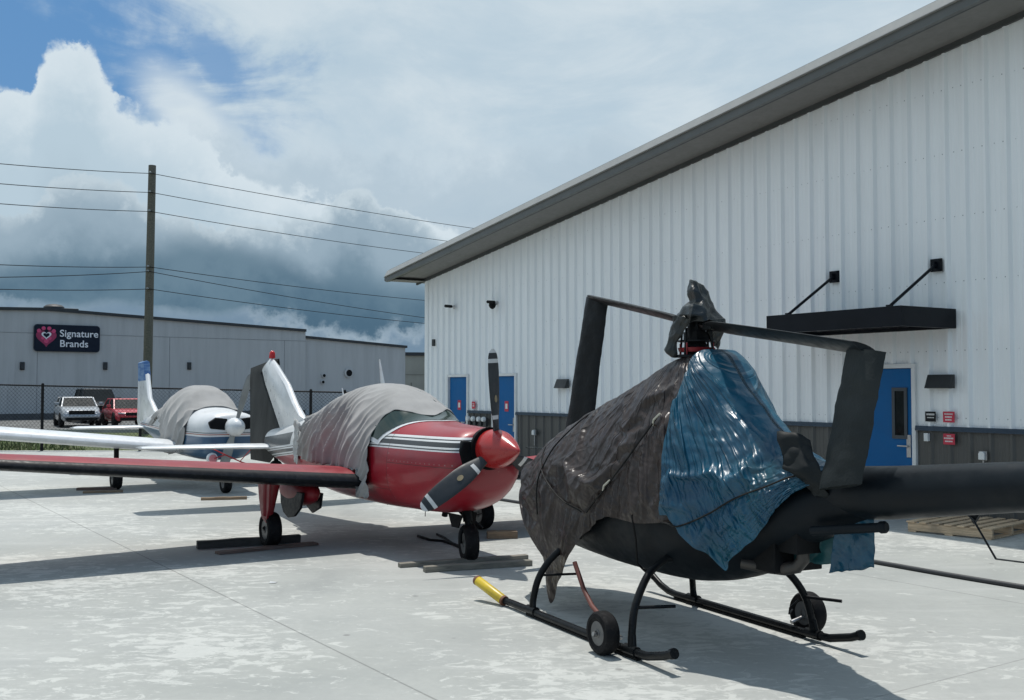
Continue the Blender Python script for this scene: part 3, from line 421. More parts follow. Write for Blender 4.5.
[0,0,0,0,0,0,0,0,2,-4,2,3,4,2,-3,-5,-2,1,1,2,0,-1,0,0,7,-4,4,4,0,4,7,3,-3,-3,-3,-3,-5,1,-1,-5,0,-5,-1,4,-2,4,2,2,1,2,2,2,2,2,2,-1,5,4,2,6,3,6,1,5,11,11,8,9,15,7,15,7,9,6,1],
[0,0,0,0,0,0,-1,1,0,3,2,2,0,-6,-3,1,2,-1,2,-1,0,0,1,7,-3,2,2,7,0,7,5,-7,-3,-3,-3,-6,0,-1,-5,-1,0,3,1,1,-1,-2,1,1,2,2,2,3,2,2,3,6,0,7,5,5,5,0,5,10,11,6,12,15,14,11,7,10,3,-1,7],
[0,-2,1,1,-1,0,0,0,1,3,-2,3,-6,0,3,0,-1,2,-2,0,1,2,7,-2,1,2,3,7,5,4,-6,-8,-3,-2,-7,-2,-2,-1,3,-2,2,1,-2,0,3,1,0,1,-1,2,2,3,3,4,4,1,8,2,4,5,6,10,8,6,12,15,14,12,8,10,10,-4,-1,7,3],
[-2,0,0,0,-1,1,0,1,0,1,3,-6,4,-1,-2,1,2,-2,0,1,3,7,2,2,1,1,1,8,5,-3,-10,-8,-3,-4,-2,1,0,-2,1,0,0,-1,2,-2,1,1,1,1,2,2,3,3,4,2,3,7,4,8,6,3,11,5,10,13,16,15,8,12,10,7,-3,1,-4,4,5],
[-3,0,0,-1,0,0,1,0,4,-2,-1,4,-4,-1,1,2,-1,0,2,3,6,-2,3,1,4,1,5,7,0,-10,-8,-7,-3,-3,-2,1,2,2,-2,-3,-1,1,1,3,2,0,1,1,2,3,2,4,3,3,6,4,8,5,7,10,7,11,16,15,14,11,11,8,1,6,-1,-4,-1,-1,5],
[-4,1,-1,0,1,0,1,0,-2,2,0,5,-6,0,1,1,1,4,3,3,-4,0,3,4,5,2,8,1,-5,-12,-8,-2,-2,-1,-3,3,1,-4,0,0,4,-3,0,1,4,2,1,2,2,3,3,2,4,6,3,6,6,9,10,8,13,17,15,13,10,12,3,9,3,-4,-1,1,4,0,-3],
[-5,2,0,0,0,1,0,-3,3,1,-1,1,4,0,0,0,3,2,-1,-3,-1,3,4,4,4,8,2,-3,-5,-12,-6,-3,-2,-1,3,-3,0,2,4,0,0,1,-2,0,0,2,2,2,3,3,3,3,4,6,2,7,8,9,10,13,16,15,13,12,12,5,7,5,6,-4,1,2,-1,2,-1],
[-6,3,1,-1,1,0,0,0,-3,1,2,1,4,2,1,1,-1,-3,-2,0,1,5,4,5,8,0,1,-5,-3,-12,-5,-3,1,1,1,1,1,2,2,2,0,0,-1,-1,-1,0,2,2,3,3,3,3,4,6,1,7,9,10,11,15,14,16,13,11,12,5,7,4,6,-1,2,0,-2,2,0],
[-5,2,1,0,-1,1,0,0,1,-2,4,-2,0,3,1,-2,-2,0,1,2,6,4,2,7,0,1,0,-2,-5,-13,-3,1,3,-3,1,-3,1,2,2,3,4,2,0,0,-1,-1,0,2,3,3,3,3,4,5,0,7,11,11,12,15,15,15,13,11,11,6,5,5,4,3,1,-1,0,-2,3],
[-4,0,1,0,0,1,-1,0,3,1,-3,1,0,-3,1,1,2,3,-2,5,6,0,6,0,0,0,0,1,-4,-13,0,0,-3,1,-3,-1,0,1,3,3,3,5,3,2,1,-1,-1,0,1,3,4,4,4,2,-1,4,11,11,13,13,15,14,15,11,11,9,5,5,4,3,2,1,0,-1,4],
[-3,-1,0,1,0,-1,1,1,2,3,-3,3,-4,0,3,-2,3,-3,5,6,-3,6,2,-3,-2,0,0,4,2,-11,-5,-2,0,0,2,0,0,0,-2,1,2,3,4,5,3,3,1,0,0,-1,2,3,6,2,0,-1,1,10,11,12,12,14,14,14,12,12,9,7,6,4,4,3,1,0,4],
[-3,-1,0,0,1,-1,2,1,-1,2,5,-5,-3,2,1,4,-3,4,4,2,1,-4,2,4,-5,-2,-1,2,2,4,-10,-2,2,-5,-4,1,2,3,1,0,-1,1,2,3,4,5,4,3,1,0,-1,1,5,-1,4,-1,0,0,8,9,12,12,13,14,14,13,11,10,7,7,5,5,3,4,2],
[-3,-1,0,0,1,0,2,-3,2,3,4,-2,-2,-5,4,0,5,2,1,1,1,-2,-3,3,5,-2,-5,-1,0,7,0,-3,-2,-8,1,-5,1,3,1,1,1,0,0,2,3,3,3,5,6,2,1,1,0,-1,-2,4,0,-1,0,7,8,10,11,13,13,14,15,11,10,7,7,7,5,3,3],
[-3,-1,0,1,0,1,-1,-1,2,2,4,-2,-3,-3,4,1,4,2,-2,1,1,-4,0,2,5,2,-4,0,-6,4,3,0,-2,-7,-1,2,-5,-1,1,1,2,3,0,1,3,4,5,1,3,5,2,-1,-3,-1,0,2,3,1,-1,-1,6,7,8,10,12,12,14,14,14,9,8,4,7,3,4],
[-3,-1,1,0,-1,1,-1,1,1,2,4,-3,-4,0,5,-1,0,4,0,0,-4,0,1,0,6,3,0,-6,-4,0,3,1,2,-8,1,3,1,-2,-6,1,0,1,2,3,4,5,3,2,2,2,-1,3,0,-3,-2,0,2,3,1,-1,-1,4,5,7,9,9,12,12,13,14,10,7,9,3,5],
[-2,-2,1,-2,1,-1,1,1,2,1,4,-5,-2,3,-2,3,-1,1,0,-1,1,4,-2,-3,3,5,3,-7,-4,0,-1,1,5,-7,1,-3,6,2,1,0,0,0,-1,4,4,2,1,0,1,1,0,-1,4,0,-3,-3,1,3,3,1,-2,-1,3,4,5,7,7,10,11,12,13,7,10,12,4],
[-2,-1,-3,1,-1,0,2,1,2,2,3,-5,2,0,-5,2,4,-2,1,0,3,0,-3,2,-3,4,5,-3,-4,2,0,-4,3,-1,-2,0,-4,1,7,2,1,2,1,1,0,-4,0,1,0,1,3,2,2,2,-1,-4,-1,2,3,1,0,-2,2,1,3,3,5,6,7,8,12,11,5,13,11],
[-1,-5,1,0,-2,1,2,2,1,3,-1,3,-1,-6,-1,2,4,-5,1,3,1,0,2,-4,-2,5,4,1,-2,-3,4,-2,-5,-1,1,0,3,-6,4,2,2,2,2,2,-3,-2,-1,-1,0,0,0,2,3,3,4,-4,-3,2,2,1,2,-2,1,0,2,2,2,2,5,7,3,12,5,7,10],
[-5,-1,1,-1,0,1,0,2,3,-1,4,0,-5,-3,3,1,-2,1,5,-3,2,0,0,-1,0,0,4,1,0,1,2,-1,-1,-1,-5,0,1,-6,1,2,5,3,2,-1,-1,-1,0,-4,-1,0,2,3,2,4,-1,-3,-2,3,3,1,-2,0,1,2,2,2,2,3,2,4,10,7,5,5,9],
[-6,1,1,-1,0,1,0,1,2,1,4,-4,-3,-1,-1,1,0,5,4,-2,4,0,0,-5,-1,0,0,0,0,4,-2,-2,0,0,0,2,-6,2,0,-2,2,3,5,1,-1,-1,-1,-4,-3,1,2,4,3,0,-2,-4,2,4,2,-2,1,2,2,2,2,2,3,2,2,7,0,7,5,9,7],
[-6,2,0,0,0,0,0,1,1,4,2,-1,-2,-1,-1,-3,3,0,5,4,0,-3,2,-5,4,-1,-3,-1,0,0,-1,0,3,-3,0,1,-6,0,1,4,-2,2,6,1,-1,0,-5,-2,-3,1,5,3,1,-4,-2,0,4,2,-2,4,2,2,2,2,2,2,3,2,3,0,2,5,7,9,6],
[-7,4,0,-1,0,0,1,1,2,3,1,-3,-2,-1,-1,2,-1,1,5,3,1,-5,4,-3,4,-3,0,1,-7,2,-1,0,0,0,0,-4,3,-2,0,3,-3,5,2,0,-3,2,-5,-2,-1,3,1,0,0,0,0,1,0,0,1,1,2,1,2,2,2,2,2,3,2,3,5,6,8,6,5],
[-8,5,-1,-1,1,1,1,1,2,2,0,-3,-3,-1,2,-1,1,2,4,0,-1,5,-3,1,4,-2,1,-4,-4,4,-1,-4,0,0,0,0,0,-1,0,0,0,0,0,0,0,-1,0,0,0,0,1,0,1,0,0,0,0,0,4,-2,0,1,1,2,2,2,2,3,4,6,5,5,5,3,6],
[-6,2,0,-1,1,1,1,2,1,2,0,-4,-3,0,2,-1,2,4,1,-3,4,2,4,-2,4,-1,-1,-6,1,-1,-4,0,0,-4,4,2,-3,0,0,-1,0,-3,3,3,1,1,-4,0,-4,-1,5,3,1,-2,-4,3,-4,0,4,5,-3,0,1,1,1,2,1,5,5,4,5,4,3,4,7],
[-8,4,-1,1,1,1,1,1,1,1,-1,-2,-4,2,0,3,4,-2,-3,4,5,2,2,1,-1,-1,-5,1,-1,-5,0,1,-5,0,1,3,5,0,0,-5,1,-2,-3,2,2,2,3,-4,-1,-2,-3,5,5,-5,-1,1,-5,2,0,4,5,-2,-1,0,1,2,1,3,4,4,4,4,4,5,6],
[-8,4,1,0,1,0,1,1,1,1,-5,-1,0,1,3,4,-2,-3,4,3,1,-2,1,3,0,-1,-6,-2,1,0,1,-3,0,2,-1,4,3,2,-2,0,-5,0,0,-3,2,2,3,3,-3,-4,-5,4,5,-2,-4,0,-4,0,2,1,5,5,-3,-1,0,2,1,2,2,4,4,4,4,5,6],
[-8,5,0,1,1,0,0,0,2,-1,-5,1,2,3,4,-3,-4,4,3,-2,0,3,-3,0,2,-4,-1,0,0,-3,1,3,2,1,1,1,-2,3,3,-1,0,-3,0,-3,-1,2,2,4,-5,-5,-2,5,3,0,-3,-5,-2,-1,1,2,3,4,6,-3,-1,0,1,2,1,3,3,5,4,5,5],
[-7,5,0,1,0,1,0,-1,1,-4,3,1,2,3,-3,-3,3,1,-1,-1,2,3,-4,1,-4,1,0,0,-2,2,-4,0,1,1,2,3,2,2,3,2,-1,0,-1,-3,-1,0,1,3,-6,-5,3,2,1,1,-1,-4,-2,-2,-3,2,2,5,5,5,-2,-2,-1,1,2,2,2,4,4,5,5],
[-6,5,-1,1,1,0,0,-1,-2,3,3,2,1,-1,-6,2,2,-3,0,2,2,3,-6,-2,1,0,3,0,-1,-4,-1,0,0,0,0,1,2,4,2,3,4,0,0,-2,-1,1,0,0,-6,-2,-5,1,2,2,2,-1,-3,-2,-3,-2,2,4,5,6,4,-1,-2,-2,2,2,3,1,3,5,4],
[-5,4,-1,2,0,0,-1,0,2,2,0,3,-1,0,-1,-3,3,-2,2,-1,3,0,-1,-4,-1,2,-1,-2,2,1,0,0,-1,0,-1,-2,-1,2,3,4,4,4,2,0,-1,0,-1,-2,-6,-1,-3,-5,1,2,2,2,-1,-2,-3,-3,0,4,4,5,6,2,-3,-1,1,2,3,-1,3,4,4],
[-5,5,-1,1,0,1,-2,0,2,4,-1,-2,-2,-1,2,2,2,1,2,0,-1,-6,0,0,1,-4,0,1,-3,1,0,1,2,1,-2,-1,0,-1,3,3,4,4,4,2,1,-3,-2,-1,-5,1,-3,-4,-5,1,2,3,1,-1,-3,-3,-2,5,3,4,6,5,0,-3,1,2,2,-1,2,5,0],
[-6,5,1,-1,1,1,0,1,1,-2,-1,-2,-1,1,0,3,1,2,3,-4,-2,0,0,2,-4,-1,2,0,-3,-1,1,0,0,1,2,-2,-1,0,1,2,4,4,4,5,2,-1,-2,-4,-2,0,-2,-4,-4,-5,1,3,3,0,-2,-3,-3,4,3,4,5,7,2,-3,2,1,1,-1,2,4,-2],
[-6,4,1,1,1,1,0,1,0,-6,-2,1,0,1,0,2,2,5,-5,0,0,-3,0,1,3,0,-3,0,1,-4,0,1,0,0,0,2,-1,-1,0,2,3,3,4,5,5,1,-1,-2,-2,-2,-3,-3,-4,-6,0,-1,3,3,-1,-3,-5,5,2,5,4,7,5,0,-1,-1,2,-1,3,1,-3],
[-5,3,1,2,0,1,1,1,-1,0,-1,-5,0,1,1,2,4,-3,0,-1,-3,1,-2,0,1,2,3,-1,-2,0,-4,0,2,0,0,-1,2,-1,-1,1,2,3,4,4,5,4,1,-2,-2,-2,-3,-3,-3,-5,-6,1,2,1,2,-4,-4,5,2,4,5,5,7,2,-2,-1,2,-1,3,-1,-4],
[-4,2,2,1,1,1,1,-5,-1,1,3,1,1,0,0,1,-3,0,1,-2,0,-4,0,0,0,1,2,2,1,-2,-2,-3,0,1,0,1,-1,1,0,0,1,3,3,5,3,4,5,-2,-2,-4,-2,-4,-4,-1,-4,-5,1,3,3,-4,-4,4,3,5,4,5,6,4,-2,0,2,-1,2,-3,-5],
[-4,2,2,2,1,1,-6,0,2,2,1,-2,3,-4,1,0,1,2,-3,1,1,-4,-3,0,2,1,0,1,2,2,-2,-1,-3,-1,-1,1,0,0,1,0,1,2,3,4,4,4,5,0,-2,-4,-4,-5,-3,1,-3,-6,1,4,-2,-1,-4,4,3,5,4,5,5,6,-1,-1,2,0,-1,-4,-4],
[-3,2,2,1,1,-4,1,0,2,0,-3,3,-2,1,0,0,-2,1,2,-1,1,1,-4,-3,1,2,1,1,1,1,1,-1,-1,-2,-2,0,-1,0,0,1,2,2,4,1,4,5,5,0,-2,-4,-5,-5,-3,1,-1,-5,-1,4,-4,-2,-1,4,4,5,4,5,6,5,0,0,0,-1,-3,-4,-4],
[-3,0,1,2,1,1,1,-1,1,-4,2,0,0,0,0,-4,1,0,1,2,1,1,0,-4,-2,0,0,1,2,-1,2,2,0,1,0,-1,-1,-1,0,0,-1,4,4,0,3,4,5,1,-2,-5,-5,-5,-2,1,0,-5,0,2,-5,-1,0,4,4,5,5,5,6,4,0,-1,0,-1,-5,-4,-4],
[-4,2,1,2,1,2,-1,1,0,-2,-1,0,-4,3,-2,-1,1,-1,2,-1,1,2,1,1,-3,1,-2,-2,0,0,1,3,0,0,0,3,-1,-1,-1,0,2,2,5,-1,2,4,5,1,-3,-3,-6,-6,-2,1,2,-4,1,-1,-6,0,1,4,5,4,5,7,5,2,0,-1,0,-3,-5,-4,-3],
[-2,1,1,1,2,1,-1,0,-1,-1,0,0,0,-3,2,-3,0,0,3,0,-1,-1,1,2,2,1,-1,-2,-2,1,-3,0,0,0,1,2,3,-2,1,1,2,3,4,-2,2,5,3,0,-2,-4,-6,-5,-2,2,-1,3,-2,-4,-5,1,2,4,5,5,5,6,5,0,0,0,-3,-3,-5,-4,-2],
[0,-1,1,0,1,1,0,0,0,1,-5,0,1,0,-1,3,-4,0,3,-2,0,0,0,0,1,2,3,-2,1,-2,-2,0,-3,1,0,1,2,4,1,2,2,2,3,-2,1,5,2,0,-4,-3,-4,-6,-1,0,3,1,-4,-5,-3,2,3,4,5,6,6,5,2,0,0,-3,-4,-1,-5,-2,-4],
[1,-2,0,1,1,2,-1,0,2,-5,-1,-1,0,1,1,0,3,-4,0,1,2,0,0,0,-1,-1,3,2,-1,-1,0,-2,-3,2,0,-1,0,4,1,2,2,3,5,1,-1,5,0,-5,-4,-3,3,-3,-4,3,0,-2,-5,-4,-1,3,3,5,5,6,6,4,0,-1,-2,-4,-3,1,-5,-4,0],
[1,-1,0,0,1,2,-1,1,2,-6,-1,-1,1,1,-1,2,0,3,-4,2,1,-2,-1,-2,0,1,1,1,3,-1,-1,0,-3,3,0,0,-1,-1,3,2,3,4,4,3,-1,2,-3,-5,-4,-1,4,0,0,-1,-5,0,-5,-2,0,3,4,6,5,6,5,1,-1,-3,-3,-4,-2,1,-3,-4,1],
[1,-1,1,0,0,2,1,0,2,-3,-5,-1,0,1,1,-1,3,2,1,-3,-1,0,1,-4,2,0,1,-2,2,0,1,-2,0,3,1,1,-1,-2,2,3,3,3,4,4,0,-4,-4,-5,1,-1,-1,-2,3,2,-2,-3,-6,0,2,3,5,7,4,6,2,-1,-3,-4,-3,-3,5,-4,-4,-4,3],
[0,0,1,0,-1,2,1,1,2,-5,1,-3,-1,0,0,0,1,3,1,2,-1,-1,-4,-2,2,1,-3,-1,1,0,1,0,2,4,-1,2,1,-3,2,3,3,5,4,0,-4,-4,-4,-3,0,-4,-1,1,1,4,1,-5,-2,1,2,4,6,6,5,3,-1,-3,-4,-3,-3,4,1,-4,-4,-5,6],
[-1,1,1,0,-1,1,2,1,1,-5,1,1,1,-1,0,0,0,-3,2,2,2,-4,-2,-2,0,0,1,2,3,1,-2,0,0,2,1,4,-3,-1,2,5,4,3,0,-3,-5,-1,-2,-3,-4,-4,3,-1,1,2,5,-5,1,0,3,6,7,5,3,-1,-4,-2,-4,-3,3,3,-3,-2,-4,-1,-3],
[0,0,1,0,-2,1,1,2,1,-4,-2,1,2,-1,0,1,0,-1,-2,2,2,1,0,1,0,-4,3,3,1,1,1,-1,-1,1,1,2,-4,1,4,3,4,0,-4,-4,-1,-3,-4,-4,-3,2,0,0,0,5,3,0,1,-1,6,6,6,2,-1,-3,-2,-4,-3,2,4,-1,-2,-3,-4,-4,-3],
[0,0,-1,2,-2,1,0,2,0,2,-4,-1,0,2,-2,-1,0,0,1,3,-4,1,1,1,4,1,2,1,1,2,1,0,1,0,0,-4,-1,4,4,3,-2,-3,-5,-1,-4,-3,-4,-2,3,-1,3,1,-4,2,2,2,3,6,5,6,2,-1,-4,-1,-4,-2,2,3,0,-2,-3,-4,-3,-4,-1],
[1,-2,0,2,-2,1,0,2,-2,2,2,-4,1,-1,2,-3,3,0,-1,-3,-1,1,2,2,3,2,0,0,1,2,3,2,1,0,-3,-2,3,4,1,-3,-4,-2,-3,-4,-2,-4,-1,1,4,1,2,-3,4,1,1,2,5,6,5,1,-2,-3,-1,-4,-2,3,3,0,-2,-4,-3,-3,-2,-5,0],
[1,-2,-1,1,0,1,0,2,-1,0,1,2,-1,-1,-2,3,1,-6,-1,1,0,3,2,1,2,-1,-1,2,2,3,3,1,-1,3,-4,4,3,-1,-4,-4,-3,-2,-4,-2,-3,-2,2,6,0,4,-3,3,4,1,0,3,5,5,1,-2,-3,0,-3,-3,2,4,0,-3,-2,-3,-2,-2,-3,-4,-1],
[1,-3,0,1,0,1,1,1,-1,-1,3,0,0,-4,2,-2,2,2,0,0,0,1,-1,-2,1,1,2,3,3,0,2,2,4,-2,3,1,-3,-5,-3,-2,-4,-3,-3,-2,-1,5,1,5,3,-2,3,3,0,3,1,4,4,2,-2,-3,1,-4,-3,4,1,-2,-3,-2,-2,-2,-2,-2,1,-2,-4],
[0,-2,0,1,0,1,1,1,-3,3,-2,-1,0,2,-1,3,-1,3,-5,0,0,0,1,2,2,4,2,2,0,1,3,3,2,1,-2,-5,-4,-2,-4,-3,-4,-3,-1,1,5,2,2,5,0,3,3,-1,3,3,3,2,1,-2,-3,1,-3,-3,3,1,-3,-2,-2,-3,-2,1,0,-1,-2,-3,-3],
[-1,0,-1,0,1,1,1,1,0,-3,0,2,-1,1,3,-3,1,3,0,-5,1,2,2,3,3,3,0,1,3,1,3,1,0,-4,-4,-4,-4,-3,-3,-3,-3,0,4,3,1,1,6,4,2,1,-2,5,2,2,1,1,-1,-2,0,-2,-3,2,1,-3,-2,-2,-3,-2,-1,1,1,-3,-2,-2,-2],
[-1,-1,0,1,0,1,0,1,2,-3,2,2,1,1,0,0,-5,2,2,2,-1,2,3,3,1,3,2,1,1,2,0,-3,-4,-4,-3,-4,-4,0,-4,-4,1,2,2,4,1,5,4,3,0,-2,4,2,3,1,2,-1,-3,1,-2,-3,2,0,-3,-1,-3,-2,-3,0,0,2,1,-3,-2,-1,-1],
[-2,-1,1,0,1,0,2,1,0,0,1,0,0,0,1,1,3,-2,2,3,2,3,2,-1,3,0,1,2,0,0,-3,-5,-4,-3,-4,-4,-2,1,-4,2,3,3,-1,3,5,3,2,0,-2,1,3,4,2,2,-1,-2,0,-2,-2,1,0,-3,-2,-1,-2,-3,3,1,1,-1,0,-1,-1,-1,0],
[-3,0,1,0,0,1,2,1,-3,0,1,0,1,2,3,2,2,2,0,3,3,2,1,0,-2,2,1,0,-1,-3,-5,-3,-4,-4,-3,-3,-1,3,1,-2,2,5,3,3,3,1,0,-2,0,3,4,3,2,-2,-2,0,-1,-2,1,0,-3,-2,-1,-2,-2,2,-1,3,-3,-2,0,-1,-1,0,-1],
[-4,2,0,-1,1,1,2,1,-1,-1,0,2,1,3,2,3,3,2,2,1,0,-2,2,0,0,-1,1,-1,-2,-5,-3,-4,-3,-3,-2,-2,1,1,4,2,-1,4,5,2,1,0,-2,0,2,4,3,2,-2,-2,0,-1,-2,1,0,-2,-1,-2,-2,-2,-1,2,4,-2,-1,0,4,2,1,-1,-1],
[-4,1,0,0,0,1,2,2,-2,2,-1,3,2,2,3,3,1,1,0,1,-2,-1,1,2,-2,1,-1,-1,-4,-4,-4,-2,-4,1,1,-4,1,3,3,3,1,1,3,3,-3,1,2,-1,5,2,2,-1,-2,-1,-2,-2,-1,1,0,0,-2,-2,-2,2,-2,1,5,3,-2,3,3,0,-2,-3,-1],
[-3,-1,0,1,0,2,1,2,-2,2,2,2,2,3,2,1,1,-2,0,1,1,-4,0,2,0,-1,0,-3,-3,-4,-4,1,-4,-1,3,1,-2,3,4,2,-1,-2,3,4,0,-3,4,4,2,2,-2,-2,-2,0,0,-2,-2,3,-2,-1,-2,-1,0,0,5,-1,4,5,2,0,1,1,-3,-3,-3],
[-1,-4,1,1,1,1,1,2,0,3,2,2,1,1,0,2,1,0,-4,0,2,0,-4,0,1,-1,-2,-3,-3,-1,-4,2,0,-4,1,3,3,2,1,-1,-3,3,0,3,3,-3,3,3,1,1,0,-3,-1,2,-2,-2,-2,0,3,-3,1,-2,0,2,4,4,3,2,-1,-1,1,4,-2,-3,-3],
[-2,-3,1,2,1,1,1,2,1,2,1,1,1,2,1,-1,1,1,0,-6,0,1,1,-6,-1,1,-3,-3,1,-2,-3,1,2,1,-4,2,3,3,-2,-3,1,2,2,0,3,3,-2,1,1,3,1,-3,-2,3,-2,-2,-3,1,4,0,-3,-1,1,4,3,4,1,-2,-1,0,3,5,0,-4,-1],
[-2,-2,1,1,1,0,1,1,1,1,2,1,1,1,1,1,-1,1,1,-3,-5,1,2,-4,-5,1,1,-5,0,2,-4,0,2,3,-3,1,2,1,-1,-3,2,4,-2,0,3,2,3,2,-3,1,4,-1,-3,0,-1,-1,-3,2,4,1,-3,-3,3,4,4,2,-1,-2,0,3,4,4,0,-1,-4],
[-3,-1,1,0,1,1,1,1,2,1,0,2,1,1,-3,0,1,2,0,-2,-5,-1,2,-2,-5,0,2,-1,-4,3,1,-4,1,2,2,-4,0,3,0,-3,0,4,2,-3,1,2,2,3,3,-2,2,3,-2,-2,-2,1,-3,-1,3,4,0,-2,-3,4,5,3,-2,-2,-1,3,4,4,3,2,2],
[-3,1,0,0,0,1,2,0,2,1,-1,0,1,1,1,-4,0,2,2,-1,-5,-3,2,1,-5,-2,3,0,-4,0,3,-1,-3,1,2,2,-3,-1,3,1,-3,1,3,-1,-1,4,-1,1,4,1,-2,5,2,-2,-1,-2,-2,-1,1,0,5,1,-2,-3,3,4,4,0,-3,-1,2,5,1,4,1],
[-2,0,1,0,0,1,1,2,-1,2,2,-4,-1,1,2,0,-3,-1,2,1,-3,-5,2,2,-2,-4,-1,2,2,-4,3,1,-4,-1,3,1,0,-3,0,3,-2,0,3,1,-3,3,2,-2,1,2,2,-1,4,2,0,-1,-3,1,-2,-2,2,4,3,-2,-2,3,4,1,-1,-3,0,3,3,3,3],
[-1,0,0,1,1,1,0,0,0,1,1,2,-4,-1,1,1,-1,-4,1,2,-3,-4,1,1,2,0,-2,-4,1,-1,1,3,1,-2,-4,3,2,-1,-3,0,4,-3,0,4,-2,2,2,-1,-2,2,0,-1,2,4,2,1,-2,0,2,-3,-2,1,4,0,-3,0,2,4,2,-3,0,3,2,1,3],
[-1,1,1,1,1,1,-1,0,-1,-1,3,0,-1,-5,2,1,0,-5,1,1,1,-3,-3,2,2,1,0,-2,-4,0,0,2,3,-1,-4,-1,3,2,-1,-4,2,3,-2,1,-2,2,2,2,-2,1,1,-1,-2,2,3,1,-2,0,3,2,-3,-2,3,2,0,-2,-2,1,4,-2,0,3,2,0,2],
[-1,3,1,0,1,1,0,1,-1,-3,2,1,-1,-4,0,1,2,-2,-2,1,1,1,-3,-2,1,0,3,0,-3,-1,1,1,2,1,-1,-3,0,3,0,-3,-2,1,3,0,-1,-4,0,1,-1,4,1,0,-1,-3,1,3,1,-2,-1,4,1,-2,-2,2,3,-1,-1,-2,1,2,1,3,1,0,-1],
[-1,4,0,0,1,-1,0,-1,2,-6,2,1,0,-3,-1,2,1,0,-4,0,2,2,-1,-3,0,2,3,0,-2,-3,1,3,1,0,0,-3,-1,4,0,-3,-3,0,1,3,0,-1,-3,0,1,1,4,1,0,-3,-1,0,2,0,-3,1,3,1,-3,2,0,4,0,-2,-2,0,-1,0,4,1,0],
[1,1,1,2,0,1,0,0,-1,1,-1,2,1,-3,-1,1,2,0,-2,-1,0,2,0,-2,-1,0,3,0,0,-3,0,0,3,0,0,-2,0,1,2,0,-3,-1,0,3,0,1,-2,-2,-1,-1,-1,2,2,-2,-2,0,1,2,1,-3,-1,2,-2,-1,0,1,3,-1,-3,0,1,-1,0,2,2],
[0,1,0,0,0,0,0,0,0,0,0,0,0,0,0,0,1,0,0,0,0,0,0,0,0,0,0,0,0,0,0,0,0,1,0,0,0,0,0,0,0,0,0,0,0,0,0,0,0,0,0,0,0,0,0,0,0,0,0,0,0,0,0,-1,0,0,0,0,0,0,0,0,0,0,0],]
